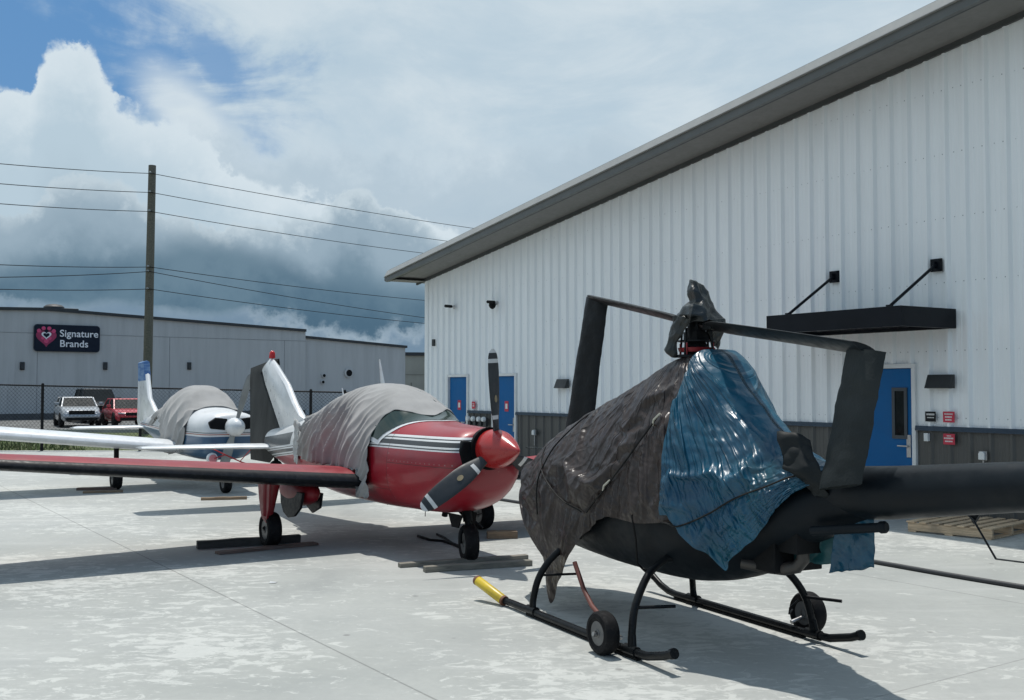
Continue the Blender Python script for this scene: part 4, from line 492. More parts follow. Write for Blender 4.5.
brown_along = [
[0,0,0,0,0,0,0,0,0,0,0,0,0,0,0,0,0,0,0,0,0,0,0,0,0],
[0,0,0,-3,4,1,-1,1,-1,0,-1,2,1,0,0,0,-2,0,-1,0,1,-1,-2,2,-4],
[0,0,0,0,-2,1,5,0,-2,-2,-1,-3,6,3,-4,3,-2,-2,-1,1,-1,0,-2,-1,-2],
[0,0,0,0,1,1,-1,-1,0,2,-3,-1,1,2,-2,-1,0,1,-1,0,-1,0,2,-2,-1],
[0,0,0,0,-1,0,3,0,-1,1,-1,-1,0,1,-1,0,0,-1,0,-1,0,0,1,0,-1],
[0,0,0,0,1,-1,0,-1,4,0,-2,0,-3,0,-2,0,3,0,-1,1,2,0,0,-1,0],
[0,0,0,0,-1,1,-1,0,0,4,0,-2,-1,-1,-1,0,1,0,1,1,0,0,0,1,0],
[0,0,0,0,1,0,1,-1,0,2,-1,-1,-2,1,-1,0,-1,2,1,1,0,-1,1,1,1],
[0,0,0,0,-1,0,3,-1,1,2,-1,-2,-3,2,0,0,-1,0,1,1,2,1,0,1,1],
[0,0,0,0,1,0,-1,2,2,1,-2,-2,-1,0,-1,2,-1,-1,1,2,1,2,0,2,1],
[0,0,0,1,-1,1,-2,-3,9,1,-2,-1,-1,0,-2,0,1,-1,0,3,1,1,1,2,2],
[0,0,0,-2,1,-1,0,-1,0,10,-2,0,-1,-2,-1,2,-2,-2,1,2,1,3,2,-1,5],
[1,0,-1,1,-2,0,0,0,0,2,2,3,-4,1,0,0,-4,-1,-1,3,0,1,3,4,3],
[0,1,1,-2,1,-1,0,1,0,0,2,1,-3,2,-4,-3,3,-2,2,2,-1,1,-1,1,2],
[1,0,0,1,-1,0,1,0,-1,2,-1,-1,-2,1,-4,-1,-1,3,-2,2,1,2,2,1,1],
[4,-2,1,0,0,0,0,0,-2,-1,3,-1,-3,-3,-1,0,-1,-1,1,2,-1,5,-1,4,0],
[3,0,1,-3,1,1,1,-2,0,-1,-1,-1,0,-2,0,-1,-2,-1,1,-1,2,4,1,2,-2],
[1,0,-1,1,3,1,-1,-2,0,0,-1,-1,-1,-1,-1,-1,-1,0,0,2,1,2,0,0,1],
[0,0,1,-3,1,1,1,1,0,0,-1,-1,-1,-1,1,-1,-1,0,0,0,0,2,1,2,1],
[2,0,-3,1,0,2,-2,0,0,1,1,-1,-1,0,0,0,-1,-1,1,-1,1,1,0,1,0],
[3,-3,1,0,0,1,0,1,-1,1,0,0,-1,0,1,-2,-1,1,0,-1,-1,2,1,0,1],
[4,-1,-1,1,-1,2,0,0,0,1,0,-1,0,1,-1,-2,1,-1,-2,0,1,0,2,1,1],
[4,1,-2,1,1,0,0,-2,1,0,1,1,0,0,-2,1,-1,-2,-1,0,1,0,1,1,4],
[4,2,0,-1,-1,1,1,0,0,0,-2,2,2,-2,-1,0,-3,-3,2,1,0,0,1,1,3],
[6,-2,0,2,-1,1,0,1,-2,-1,3,3,-1,-6,-1,-3,0,2,0,1,1,0,2,1,2],
[0,3,2,1,0,2,-1,0,-4,-1,6,3,-9,-1,0,-2,1,2,0,1,1,0,0,4,4],
[3,-2,-2,7,-3,2,-3,-1,1,3,0,-2,-2,1,-2,1,0,0,0,1,1,1,2,6,6],
[1,-1,0,0,4,-3,2,1,-2,0,0,-1,-1,-1,2,0,-1,1,0,3,2,3,4,7,7],
[1,-3,2,0,1,2,2,-3,1,2,-4,-2,1,0,0,1,1,0,1,3,4,8,6,6,9],
[0,1,1,-3,3,3,-2,1,0,1,-3,-2,0,-1,2,2,1,0,1,5,8,7,5,6,3],
[2,0,0,-1,-1,1,2,0,-2,4,-2,-3,-1,1,1,2,2,1,1,3,7,7,6,4,4],
[5,-2,-3,1,0,-1,1,-2,3,0,2,-4,0,1,1,1,1,1,-1,3,2,6,7,6,3],
[6,0,-5,2,-1,-2,0,1,-2,3,0,0,-2,-2,1,-1,1,4,1,-1,3,1,5,5,1],
[7,-4,0,0,-1,-2,1,-1,0,0,0,0,-1,-1,3,-1,-2,3,1,0,1,3,4,3,2],
[8,-4,-2,4,-4,-1,1,-1,1,-1,-1,0,0,0,0,0,0,0,0,0,2,2,2,5,5],
[10,-5,0,2,-3,-2,-1,-2,4,-4,2,-1,1,-1,0,1,-1,1,1,-1,2,3,2,3,4],
[9,-2,0,-2,0,-2,-2,1,-2,1,-1,-2,0,3,1,0,0,0,2,-1,0,4,3,2,3],
[11,-3,-1,-3,-4,2,1,-3,1,-1,0,-1,0,0,4,2,-1,-1,0,3,-1,3,4,3,2],
[16,-3,-3,-12,2,2,-1,-1,0,2,0,-1,0,0,2,3,1,-2,0,2,0,4,4,2,2],
[18,-12,-7,0,1,-1,0,4,-1,1,0,1,0,0,1,3,2,-4,3,1,0,4,3,2,-1],
[1,-1,0,1,-1,1,1,-1,0,4,-1,-1,2,2,2,3,0,-3,2,-1,3,3,3,0,-4],
[3,0,-2,0,0,0,3,-1,0,1,2,0,1,2,4,0,-6,-1,6,0,4,2,1,-8,-1],
[1,4,-6,3,1,0,-1,4,-2,1,1,3,2,2,-1,-5,-7,6,7,3,0,0,-9,4,-6],
[3,1,-2,-2,2,3,-2,1,3,-1,4,3,1,-8,-3,-5,5,5,5,3,-3,-9,4,-1,-2],
[8,-5,2,-3,0,0,3,2,0,4,3,0,-12,-6,1,5,3,3,5,-1,-11,1,-11,3,2],
[9,-4,2,-6,1,4,4,1,1,4,-7,-10,-5,2,5,4,0,6,-2,-12,0,-11,0,-1,4],
[10,-6,3,-2,3,3,-2,0,4,-4,-11,-3,3,4,-1,0,7,-5,-5,-4,-8,-2,2,1,1],
[9,-2,-6,-2,3,6,0,-5,-5,-1,-1,4,1,-6,2,3,-2,2,-5,-5,-1,-2,-1,-1,1],
[5,-2,-4,-1,-2,6,-1,-4,3,-3,2,-4,4,0,-1,-3,0,0,4,-6,-3,-1,3,-4,1],
[6,1,-3,-6,3,1,-4,6,-4,4,-4,5,-3,-1,2,-6,-2,5,-5,4,2,-4,-3,-1,5],
[0,0,0,0,0,0,0,0,0,0,0,0,0,0,0,0,0,0,0,0,0,0,0,0,0],]
brown_up = [
[0,0,0,0,0,0,0,0,0,0,0,0,0,0,0,0,0,0,0,0,0,0,0,0,0],
[0,0,0,4,-1,-2,-1,-3,6,-1,0,-1,-4,3,-1,-2,3,1,0,-2,0,-1,-1,-1,-1],
[0,0,0,0,-2,7,-6,-2,0,-1,6,2,-3,-4,3,-2,-2,-2,-1,3,-2,-2,-1,-1,-1],
[0,0,0,0,-3,5,1,-1,-4,-5,3,9,0,-2,0,-2,-3,-3,-2,-3,-2,2,-2,-1,-2],
[0,0,0,0,3,-3,-3,2,-1,-1,-2,10,1,-1,-3,-3,-3,-2,-3,-3,0,-3,1,-1,-2],
[0,0,0,0,2,-5,1,3,-4,0,1,3,-1,2,-3,-2,-1,-1,-3,-2,-2,-2,-2,0,-2],
[0,0,0,0,0,-5,-1,6,2,-2,-3,3,0,0,-1,-2,-3,-1,-1,-2,0,-3,-2,-1,-3],
[0,0,0,0,-2,-2,-2,9,-1,-3,0,4,-3,0,-1,0,1,-2,-3,-3,-2,-2,-3,-1,-2],
[0,0,0,0,-2,-2,4,2,1,-5,0,2,-2,2,0,1,-2,-2,-2,-3,-2,-1,-1,-3,-2],
[0,0,0,0,-2,-2,6,4,-1,-6,-1,-2,2,3,0,0,-2,1,-2,-2,-3,-2,-2,-2,-2],
[0,0,0,2,-1,-2,-3,-2,9,-3,-3,-3,1,5,1,-3,3,-1,-2,-2,-2,-1,-2,-1,-2],
[0,0,0,-4,0,0,-3,-3,-1,10,-3,-4,3,2,4,-1,2,-2,0,-1,-2,-2,-1,-1,-1],
[5,0,-6,0,-3,-4,-1,-2,-2,0,4,0,-1,6,2,0,-3,3,1,1,-1,0,-1,-2,-1],
[-2,3,1,-8,2,-2,-4,-1,-2,-2,4,0,0,5,-1,3,-3,11,-2,-2,0,-2,0,-2,-1],
[-5,4,-3,0,-4,-1,-3,0,2,1,-3,-3,5,-3,0,2,2,9,1,-1,0,0,0,-2,-2],
[0,-3,1,-3,-1,-1,-4,0,2,-3,-2,2,-2,-2,-3,3,1,4,10,-1,0,2,0,-2,-1],
[2,0,0,-9,-2,-1,3,-3,0,-2,-2,-3,0,-2,-2,1,0,4,15,-1,3,-1,0,0,-2],
[-5,3,-3,3,0,-2,-4,-3,1,-2,-4,-2,-3,-1,0,-3,3,11,10,4,-1,-1,-1,-1,-2],
[-5,1,-1,1,-2,-1,-3,-2,0,-4,1,-3,-4,-2,-1,-2,10,17,0,-1,-1,2,0,-1,-2],
[-6,6,-4,3,-2,-2,-5,-3,-3,-1,-1,-3,-1,-3,-3,6,22,-2,0,-2,0,1,2,-1,-2],
[-5,0,2,-1,-3,0,-1,-3,-4,-2,-4,1,-4,-2,2,20,3,0,-3,2,2,-1,-1,-2,-2],
[-3,-1,-1,2,-4,-1,-3,-2,-1,-2,-2,-4,-2,0,13,12,-1,-1,0,-2,2,-1,-2,-2,-2],
[-7,6,-4,-1,3,-3,-3,-4,-2,-2,-3,-1,2,7,16,-3,-2,-2,0,3,-2,-1,-3,-2,-2],
[-7,7,-2,-3,0,-1,-3,-2,-3,-4,7,-4,3,18,-3,-4,-2,1,1,-2,-2,-2,-1,-2,-2],
[1,-7,3,2,-7,-2,-3,-2,7,1,-4,2,14,-1,-4,-1,-2,3,-2,-2,-2,-3,-3,-2,0],
[-5,5,5,-11,-4,-1,3,4,-5,-3,11,3,3,-3,-3,1,0,-2,-2,-2,-3,-3,-2,0,-1],
[3,0,-8,5,-4,0,-3,-5,-3,13,-1,10,-3,-3,-1,-1,-2,-2,-3,-2,-2,-2,-3,5,-1],
[0,0,0,1,-1,-7,-1,-5,6,7,9,-3,-3,-2,-2,-2,-3,-3,-2,-1,-3,0,0,6,1],
[-1,-1,1,1,-1,-5,-2,4,2,10,-2,-4,-2,-2,-2,-3,-3,-3,-2,-3,0,8,5,-1,1],
[-5,6,6,-8,5,-4,-6,0,13,-3,-1,-3,-2,-2,-3,-2,-3,-4,-3,0,4,7,4,-1,-3],
[-6,4,8,1,-7,-3,2,7,-2,-1,-1,-2,-3,-2,-2,-2,-2,-3,-3,-2,3,6,9,-1,-2],
[-4,-1,5,3,-2,-1,2,-3,4,-2,1,-2,-1,-2,-2,-2,-1,-2,-1,-3,-2,0,7,6,2],
[-8,12,-7,5,1,-4,1,1,-4,6,-1,-1,-2,2,-1,-1,-2,-2,-1,-1,-2,-2,-2,0,5],
[-2,-4,6,2,-1,-4,7,-1,-3,0,2,-2,1,-1,1,-2,0,0,-1,0,-1,-2,-2,-2,-1],
[-4,0,-2,12,-8,-2,6,2,0,-3,0,-1,0,0,0,0,0,0,0,0,-1,-2,-2,-1,-1],
[0,-7,3,6,-6,7,-1,2,0,-3,-1,-1,1,-1,-1,-1,-1,2,2,-1,-1,1,-2,-2,-2],
[-5,-3,4,6,5,-4,-3,3,-3,1,-4,-2,0,2,0,-1,2,1,-1,0,-1,1,0,-1,-2],
[-3,-6,3,10,-6,2,3,-3,-1,-1,-2,-2,-2,-1,3,1,0,0,2,0,1,0,1,0,-2],
[4,-4,4,-8,8,-1,-3,-3,-2,2,-2,-2,-2,-1,0,2,1,1,2,1,2,0,2,1,-2],
[4,-9,7,-3,1,-3,-2,3,-3,-1,0,0,-2,-2,0,1,1,6,-1,2,1,2,3,-1,3],
[-2,2,0,0,-3,1,-2,-3,0,2,-3,-1,-1,2,0,2,0,8,-1,3,0,3,2,0,7],
[1,3,-3,-2,-5,-1,5,-4,-1,-1,-1,2,-1,0,2,2,7,0,1,4,2,5,0,7,6],
[-6,8,-8,2,1,-2,-3,4,-2,2,0,-2,1,3,2,4,6,1,3,-1,8,1,9,0,9],
[-7,5,-3,-4,3,2,-2,1,1,-1,5,1,3,5,2,5,4,2,1,4,3,9,1,1,2],
[0,-7,4,-4,-1,2,4,0,6,2,3,0,10,3,3,1,6,2,0,2,11,1,6,1,1],
[-3,-6,6,-6,-1,8,9,8,-1,1,1,8,1,3,8,2,-1,4,2,10,1,9,2,2,0],
[-4,-5,2,-2,16,4,-1,2,3,1,7,1,3,5,3,5,7,5,1,8,5,-1,6,3,1],
[-1,0,-1,1,2,3,1,3,6,3,2,6,4,3,3,7,3,3,4,7,6,4,7,0,10],
[-6,1,-1,1,0,5,2,3,3,4,4,2,5,5,4,2,4,7,5,6,6,4,6,1,2],
[-8,4,-2,0,0,3,0,5,0,5,0,4,2,3,0,6,1,4,3,3,5,-1,10,1,1],
[0,0,0,0,0,0,0,0,0,0,0,0,0,0,0,0,0,0,0,0,0,0,0,0,0],]
blue_across = [
[2,-4,0,0,0,0,0,0,0,0,0,0,0,0,0,0,0,0,0,0,0,0,0,0,0,0,0,0,0,0,0,0,0,0,0,0,0,0,0,0,0,0,1,0,0,0,0,0,0,0,0,0,0,0,0,0,0,0,0,0,0,0,0,0,0,0,0,0,0,0,0,0,0,0,0,0,0,0,0,0,0,0,0,0,0],
[1,-3,0,1,0,0,0,0,-4,0,0,0,0,2,0,-1,-2,1,0,0,2,0,-1,-2,0,0,3,0,-2,-2,1,0,2,0,0,-1,-1,1,2,1,0,-1,-3,2,0,3,1,0,-2,-1,1,3,0,-1,1,0,-2,-2,0,1,0,0,-2,0,2,1,-4,0,0,3,0,-2,0,2,1,0,-2,1,1,2,2,0,-1,-2,0],
[0,-3,0,1,0,0,0,0,0,0,-1,-1,0,1,2,0,-3,-1,1,-1,2,2,0,-3,-1,1,2,1,-1,-3,0,1,2,1,1,-2,-3,-1,1,4,1,0,-6,0,2,3,0,2,0,-3,-2,2,3,0,1,0,-2,-2,0,1,2,1,0,-4,0,3,0,-4,0,2,3,-1,-3,1,2,1,-2,-1,0,1,4,-1,-1,-2,-1],
[-1,-2,0,0,0,1,0,0,-3,1,-2,-1,0,0,1,2,0,-3,1,0,1,1,1,0,0,-2,-1,2,2,1,-2,-2,1,0,2,2,-1,-4,-1,1,2,2,-1,-4,-1,2,2,0,1,-1,-3,0,3,-2,-1,3,1,-3,0,1,-1,4,-1,-2,-1,1,2,-4,-1,0,3,0,-4,0,1,2,-1,-3,0,0,0,1,2,2,-2],
[1,-2,0,0,0,0,0,-4,1,-1,0,1,0,0,0,2,2,1,-3,0,3,-1,-2,0,2,0,-1,-3,2,2,0,0,-1,-3,-1,2,4,1,-4,-1,0,3,1,0,-4,0,2,1,0,1,0,-4,1,-2,-2,0,2,-2,-1,0,0,1,3,-1,-3,1,3,0,-2,1,3,1,0,-5,2,1,1,0,0,-5,-1,0,1,4,-1],
[2,-4,0,0,-1,0,0,1,0,0,0,0,0,0,-1,1,2,0,-3,1,2,1,0,-3,1,1,1,1,-3,0,2,0,1,-1,-3,0,1,3,1,-5,0,1,3,0,-1,-4,1,1,1,0,0,-3,1,2,-1,0,1,1,-3,-1,0,2,1,0,0,-2,3,0,0,0,0,1,0,1,0,-2,-1,2,0,0,-2,-4,0,4,0],
[2,-5,0,0,0,0,0,0,1,0,0,0,0,0,0,1,0,0,-3,-1,-1,2,1,-3,0,2,1,1,-3,0,0,2,1,-1,-3,-1,0,0,3,-1,-2,1,-1,0,2,0,-2,-1,3,1,1,-2,-1,1,0,-1,1,1,-2,-1,1,1,2,0,-4,-1,-1,4,0,-1,-3,0,-1,1,3,0,-3,1,4,0,0,-5,-1,0,4],
[0,-1,0,-2,0,0,0,0,1,0,0,0,0,0,0,0,0,0,1,0,0,0,1,0,-4,1,2,0,-3,-1,2,0,2,1,0,-1,-2,-2,2,2,0,0,-3,-2,0,2,1,-2,-3,-1,0,1,1,0,0,-1,-1,0,1,1,-1,0,2,-1,-2,0,0,3,0,-2,-3,0,2,0,4,1,-3,-2,1,0,-2,-5,0,-1,0],
[1,-1,-1,-3,0,0,1,0,0,1,0,0,0,0,0,0,0,0,0,0,0,0,0,1,0,0,0,1,0,-3,2,1,-1,0,2,0,0,-2,1,3,0,0,0,-4,0,3,0,-1,-2,-3,0,-3,-1,0,0,1,1,0,3,1,0,-1,-1,-1,-5,1,1,2,0,1,-1,-4,1,0,2,3,-1,-2,0,1,1,0,0,-1,-4],
[0,-2,1,-3,0,0,0,0,1,0,1,0,0,0,0,0,0,0,0,0,0,0,0,0,0,0,0,1,1,-3,0,2,1,0,0,1,1,-2,-3,-1,4,0,-1,-5,-1,1,4,-1,0,1,1,0,0,-3,-1,0,0,2,-1,-2,3,0,-1,-1,-4,-2,0,0,1,2,1,-1,-4,0,-1,0,0,1,0,1,1,1,1,1,1],
[3,-2,0,-5,0,1,0,1,0,1,-2,1,0,0,0,0,0,0,0,0,0,0,0,0,0,0,0,1,0,0,-2,-2,1,0,1,-2,-1,3,-4,-1,1,3,1,-3,-2,0,3,-1,-4,1,1,1,1,0,-4,0,-1,3,1,-4,-1,2,2,1,0,-4,0,1,3,0,-1,0,-4,-2,0,2,-1,0,0,3,-1,0,1,1,1],
[2,-1,1,-5,1,0,0,0,-1,0,-1,0,0,2,0,0,0,0,0,0,0,0,0,0,0,0,0,1,0,0,0,0,-2,1,1,-3,-1,1,3,-2,-3,3,-2,-3,1,1,3,0,-3,-2,1,1,1,2,0,-4,0,3,1,0,-3,-2,0,3,1,-1,-3,-2,0,3,0,-2,-2,0,2,2,-2,-2,0,2,2,-2,1,1,0],
[1,0,-2,0,0,0,1,0,0,0,-2,-1,1,1,1,0,-2,0,0,0,0,0,0,0,0,1,0,0,0,0,0,0,0,1,1,-1,-3,0,2,0,0,0,-1,-2,-3,-1,3,0,-2,-3,0,0,1,1,1,-2,-3,1,4,1,-1,-3,0,3,2,1,-2,-3,1,3,0,1,-4,0,4,-1,-2,-4,0,1,3,-2,-1,2,0],
[2,-2,0,-1,1,0,0,1,0,1,1,-2,-2,0,2,0,-3,1,1,-2,0,0,1,0,0,0,0,0,0,0,1,0,0,0,-1,-3,-1,-1,1,0,-1,1,1,1,-3,-1,3,1,-3,-3,-1,0,2,1,-1,-2,-3,0,3,1,-1,-3,-1,1,3,0,-3,0,0,3,1,-1,-3,0,2,3,-1,-3,-2,0,3,-1,-3,1,3],
[10,-4,-7,1,0,1,0,1,0,0,2,1,-3,-1,2,0,-3,1,1,0,-2,-1,0,0,0,0,1,0,0,0,0,0,0,0,0,-3,-1,1,2,-2,-2,-3,0,2,-1,0,0,3,-1,-1,-2,-1,0,3,0,-1,-4,0,2,2,1,0,-4,2,2,0,-3,-2,0,3,1,-2,-3,-2,0,3,2,0,-3,1,2,-1,-2,-3,-1],
[3,-1,-1,0,0,0,0,1,-1,1,0,1,-4,0,1,1,-3,0,2,1,0,-1,1,-2,1,0,0,0,0,0,0,1,0,0,0,0,-1,-3,2,1,-1,-3,-4,0,0,1,0,3,-1,-1,-4,-1,1,-1,1,3,1,0,-2,-3,0,3,-3,1,3,0,-1,-4,-2,0,3,1,0,-3,-2,1,3,1,-2,-1,1,3,0,-1,-4],
[6,-2,-1,0,0,1,1,0,-1,-2,-1,1,-2,1,1,1,1,-3,-3,1,1,1,-3,1,1,0,0,1,0,0,0,0,0,0,0,0,0,-4,1,3,0,0,-3,-4,-1,-1,2,2,1,-2,-4,0,3,-1,-4,1,2,1,-2,-2,-1,3,0,-4,1,2,2,1,-3,-3,1,3,2,0,-4,-1,1,2,0,-3,0,2,4,0,-1],
[6,-1,0,0,0,1,0,1,1,-2,-2,-1,1,0,0,1,1,1,-4,0,1,0,-3,1,2,0,-3,0,0,0,0,0,0,0,1,0,0,0,-3,3,1,0,0,-1,-2,-5,-3,-1,1,1,-2,2,1,1,-4,-1,1,3,1,-3,-1,2,0,-3,-2,-1,1,3,1,-4,0,1,2,2,-3,-2,2,3,0,0,-5,0,0,1,2],
[6,-1,1,0,0,1,1,0,1,2,0,-5,0,1,-1,-3,0,2,1,-3,0,2,0,-3,1,1,0,-3,0,0,0,0,1,0,0,0,0,0,-3,-1,1,-2,3,1,-1,-1,-1,-2,-4,0,1,1,2,1,-2,-4,-2,2,3,-1,-3,2,2,0,-3,-2,1,3,1,0,-3,0,4,1,-1,-4,0,4,1,0,-2,-3,-2,-1,1],
[6,0,1,0,1,0,1,0,0,1,1,0,-4,1,1,-2,-5,0,2,-4,1,0,3,-5,0,2,1,-1,0,0,0,0,0,1,0,0,0,0,1,0,-3,-5,-1,0,0,1,2,1,1,-4,-3,-1,1,3,0,-2,-4,1,1,0,1,1,2,0,-3,-2,1,2,1,1,-3,-1,1,2,1,2,-1,0,1,2,-1,0,-3,-2,-1],
[7,-1,1,0,0,-1,1,0,1,0,1,1,-1,-2,1,1,-1,-4,2,-1,-4,0,2,1,-4,-2,3,0,0,0,0,0,0,0,0,1,0,0,0,1,-1,-5,-4,-1,1,0,1,3,-1,-2,-5,1,1,2,1,1,1,0,-4,0,0,4,0,1,-3,-3,-1,0,2,1,-3,1,1,2,1,2,-1,-1,0,4,1,0,0,2,0],
[6,0,0,0,0,1,1,1,-1,0,0,1,0,0,-3,2,0,0,-2,2,-1,-4,1,2,-1,-4,-1,2,1,-2,0,0,0,0,0,0,0,1,-5,1,3,0,-5,1,2,-5,-1,-1,2,2,-1,-4,0,0,1,2,2,1,-3,-1,0,4,0,0,-4,-2,1,2,2,0,-3,0,3,2,-2,2,1,-2,-3,2,4,1,-2,3,1],
[7,0,0,1,0,1,0,1,0,0,-2,0,0,1,-4,0,2,-1,0,0,1,0,-4,1,1,-2,-5,0,2,0,1,0,0,0,0,0,0,0,-4,-1,3,2,-4,1,3,-1,-2,-4,0,4,0,-4,-2,-1,0,1,3,1,-4,-3,-1,0,5,0,-1,-3,2,2,3,1,-2,-3,1,4,1,0,-1,-2,0,2,3,3,0,-3,3],
[6,1,0,1,0,0,1,1,0,1,0,-3,0,1,0,-4,-1,1,0,1,-3,0,-2,1,1,2,-1,-4,2,-1,0,0,0,0,0,0,0,0,-4,1,1,3,-3,-5,-1,2,3,0,-5,-1,4,2,0,0,-4,-2,-1,4,2,-4,-3,0,3,2,0,-4,1,2,3,0,-1,-4,0,2,4,2,-2,-4,0,1,3,2,1,-4,0],
[6,1,0,1,1,0,1,1,0,1,0,-1,-2,0,1,0,-4,-2,2,0,0,-3,2,0,-3,1,2,0,0,-1,-3,0,0,0,0,0,0,0,-1,-3,-1,3,0,-2,-4,0,3,2,0,-3,-4,1,3,2,0,0,-3,2,1,0,-1,-2,2,2,1,-4,-1,1,3,2,1,-4,1,4,0,-1,-2,-3,0,1,3,3,1,-1,-4],
[6,2,1,0,1,1,0,1,0,0,1,0,0,-4,0,1,1,-2,-4,1,1,0,-3,2,0,-5,1,2,-2,-3,0,2,0,0,0,0,0,1,-2,-2,-1,2,2,0,-4,-4,-2,0,2,3,0,-5,-1,0,3,0,-4,0,2,2,1,3,1,-2,3,1,-1,0,3,0,0,-4,0,4,0,-1,0,-3,0,0,2,4,1,-1,-3],
[5,3,1,1,0,1,0,0,0,0,1,1,1,-1,-4,-1,2,1,-2,-5,1,1,-3,0,1,-2,-1,1,2,-2,-3,0,2,0,0,0,0,0,0,2,-1,-5,0,2,0,-4,3,-1,-5,0,3,2,-1,-4,-1,3,0,-4,0,0,1,1,2,-2,1,1,4,-2,1,3,3,1,0,2,0,0,-1,-2,-2,-1,-1,1,3,3,1],
[5,4,1,-1,1,0,1,0,0,1,0,1,-2,1,-1,-5,0,1,1,-1,-5,0,0,1,1,0,-4,1,2,1,0,-4,0,1,0,0,0,0,0,0,-2,-5,2,2,0,-4,1,3,0,-5,-1,1,4,-2,-3,4,0,-4,-1,0,0,2,2,1,0,-4,0,0,1,2,0,3,-1,4,3,2,-1,3,0,-3,-2,2,-2,1,-1],
[4,5,1,-1,1,0,1,0,0,0,0,-1,-1,-2,1,-1,-4,1,1,1,-1,-4,1,0,1,1,-3,0,2,1,1,0,0,-1,-4,0,0,0,0,0,0,-4,-1,3,1,-4,0,3,2,-1,-5,-1,2,2,-4,0,3,-1,-3,0,4,-3,0,3,3,1,-1,-3,2,1,-3,0,0,3,4,2,-2,3,2,2,1,0,-1,0,-3],
[4,4,1,0,0,0,0,0,0,0,0,-3,-2,0,0,0,1,-1,-1,2,0,-1,-3,1,2,1,0,-2,1,0,1,0,-3,2,-1,-4,0,0,0,0,0,2,-4,2,2,-1,-5,-1,3,2,0,-4,0,3,-2,1,3,1,-4,0,4,0,-4,-1,0,4,1,-2,0,4,0,-4,0,-1,4,3,-4,-1,4,1,-4,1,4,1,2],
[3,5,0,1,-2,0,0,0,0,-2,-1,0,1,1,0,-1,1,1,0,-4,1,0,0,0,1,1,1,0,-1,2,-1,-2,-4,-3,2,0,-1,0,0,0,0,0,2,-5,3,0,-5,-1,1,0,3,3,-2,3,0,-4,-3,4,0,-5,0,5,0,-5,0,1,4,-4,0,1,5,-4,-1,1,-1,2,-1,1,3,2,-3,1,4,1,2],
[3,4,1,1,0,-1,-2,-1,0,1,-1,0,1,1,1,-1,-2,1,2,0,0,1,-4,0,1,1,0,1,0,-1,-3,-5,-3,-1,1,1,0,2,0,0,0,0,2,0,1,1,-1,-4,3,-2,-4,-1,0,0,2,-3,2,4,1,0,-5,3,3,0,-3,0,5,0,-4,1,5,0,0,0,-3,-2,-2,1,5,-1,-4,0,0,4,1],
[3,4,1,0,1,0,-1,-2,0,1,1,0,1,-2,0,0,1,0,1,1,0,1,-1,-5,-1,2,-1,-1,2,-5,-3,-1,1,2,0,1,0,-2,0,0,0,0,0,-3,2,3,2,0,-4,3,0,-2,-4,-2,3,-1,-3,1,4,1,-4,-1,1,5,0,-3,5,-1,-3,-3,3,4,2,1,0,-1,-3,-2,4,-3,-3,0,0,0,5],
[3,5,0,0,0,-1,1,0,0,1,1,1,0,0,0,0,-2,0,1,0,-1,0,2,-2,-6,-1,1,-2,0,2,0,-3,0,2,0,-4,0,2,-1,-1,0,0,0,1,0,-2,3,0,-4,1,3,1,0,-5,1,3,0,-4,3,0,-3,-2,0,5,-1,-4,1,5,0,-4,-1,3,4,-4,1,5,1,-4,3,-1,-3,-3,-1,1,0],
[3,5,-1,0,1,0,1,0,0,1,1,-2,1,1,1,1,-1,-3,0,1,-1,1,1,-4,1,-1,0,-1,-2,0,2,-1,-4,-1,2,0,-4,-1,2,-1,0,0,0,-3,0,-1,2,2,0,-4,1,2,3,1,-5,-1,4,-2,-2,4,0,-4,0,5,-1,-3,-2,1,5,0,-4,0,5,0,-4,0,3,-3,0,4,1,-3,-3,0,1],
[2,5,0,1,0,0,1,0,1,1,-1,-3,1,2,1,1,1,-1,-3,-1,1,0,2,0,-3,0,1,0,0,-1,-4,2,-1,-4,0,2,-1,-4,0,0,0,0,0,0,-3,0,0,0,2,2,-1,-3,0,4,0,-5,1,3,-3,0,4,0,-4,0,5,0,-4,-1,0,5,-4,0,4,2,-1,-3,4,0,-3,0,3,0,-3,-3,1],
[2,5,1,0,0,1,0,0,1,1,-5,0,0,1,2,1,2,1,-1,-2,-1,0,0,2,0,-1,-1,1,-4,0,0,-2,2,-1,-5,1,2,0,-1,-1,-3,0,0,0,2,1,1,0,-4,0,2,-1,-3,-1,4,0,-3,4,0,-3,0,4,0,-4,0,3,0,-3,-1,5,0,-4,0,4,0,-2,-1,4,0,-4,0,3,1,-3,-1],
[2,6,0,0,1,0,1,0,1,-6,0,-1,1,0,1,2,1,2,2,0,0,0,-4,0,1,1,-2,-2,-3,-2,1,2,1,-4,0,-1,1,2,-4,-2,0,0,0,0,0,-1,2,3,0,1,-1,-1,-4,-1,4,-1,-4,1,4,1,-1,-2,-1,-2,-1,1,4,0,-3,0,4,0,-3,-1,5,-1,-3,0,4,-1,-4,-1,4,0,-1],
[3,4,1,0,1,0,1,0,1,-3,-2,-1,-1,0,1,1,1,2,2,0,1,1,0,-5,-1,2,-5,-1,0,2,-1,0,1,2,0,0,-4,-2,1,1,-4,-1,0,0,0,-2,-1,0,1,3,2,1,0,-5,-1,4,0,-3,-1,-1,0,4,0,-4,0,-1,1,4,0,-4,0,5,-1,-3,-1,4,0,-3,-1,4,0,-4,0,3,1],
[3,4,1,0,0,1,0,1,1,1,-1,-3,-2,-1,0,1,0,1,1,2,0,1,2,-1,-6,-2,1,-2,2,2,1,0,1,0,0,0,-1,-4,2,0,-3,-4,0,0,0,-2,-1,-1,0,0,0,3,3,0,-5,1,4,0,-1,-1,-3,-1,5,-1,-3,-1,0,1,4,-1,-3,0,4,-1,-3,0,4,1,-3,1,4,1,-2,0,-2],
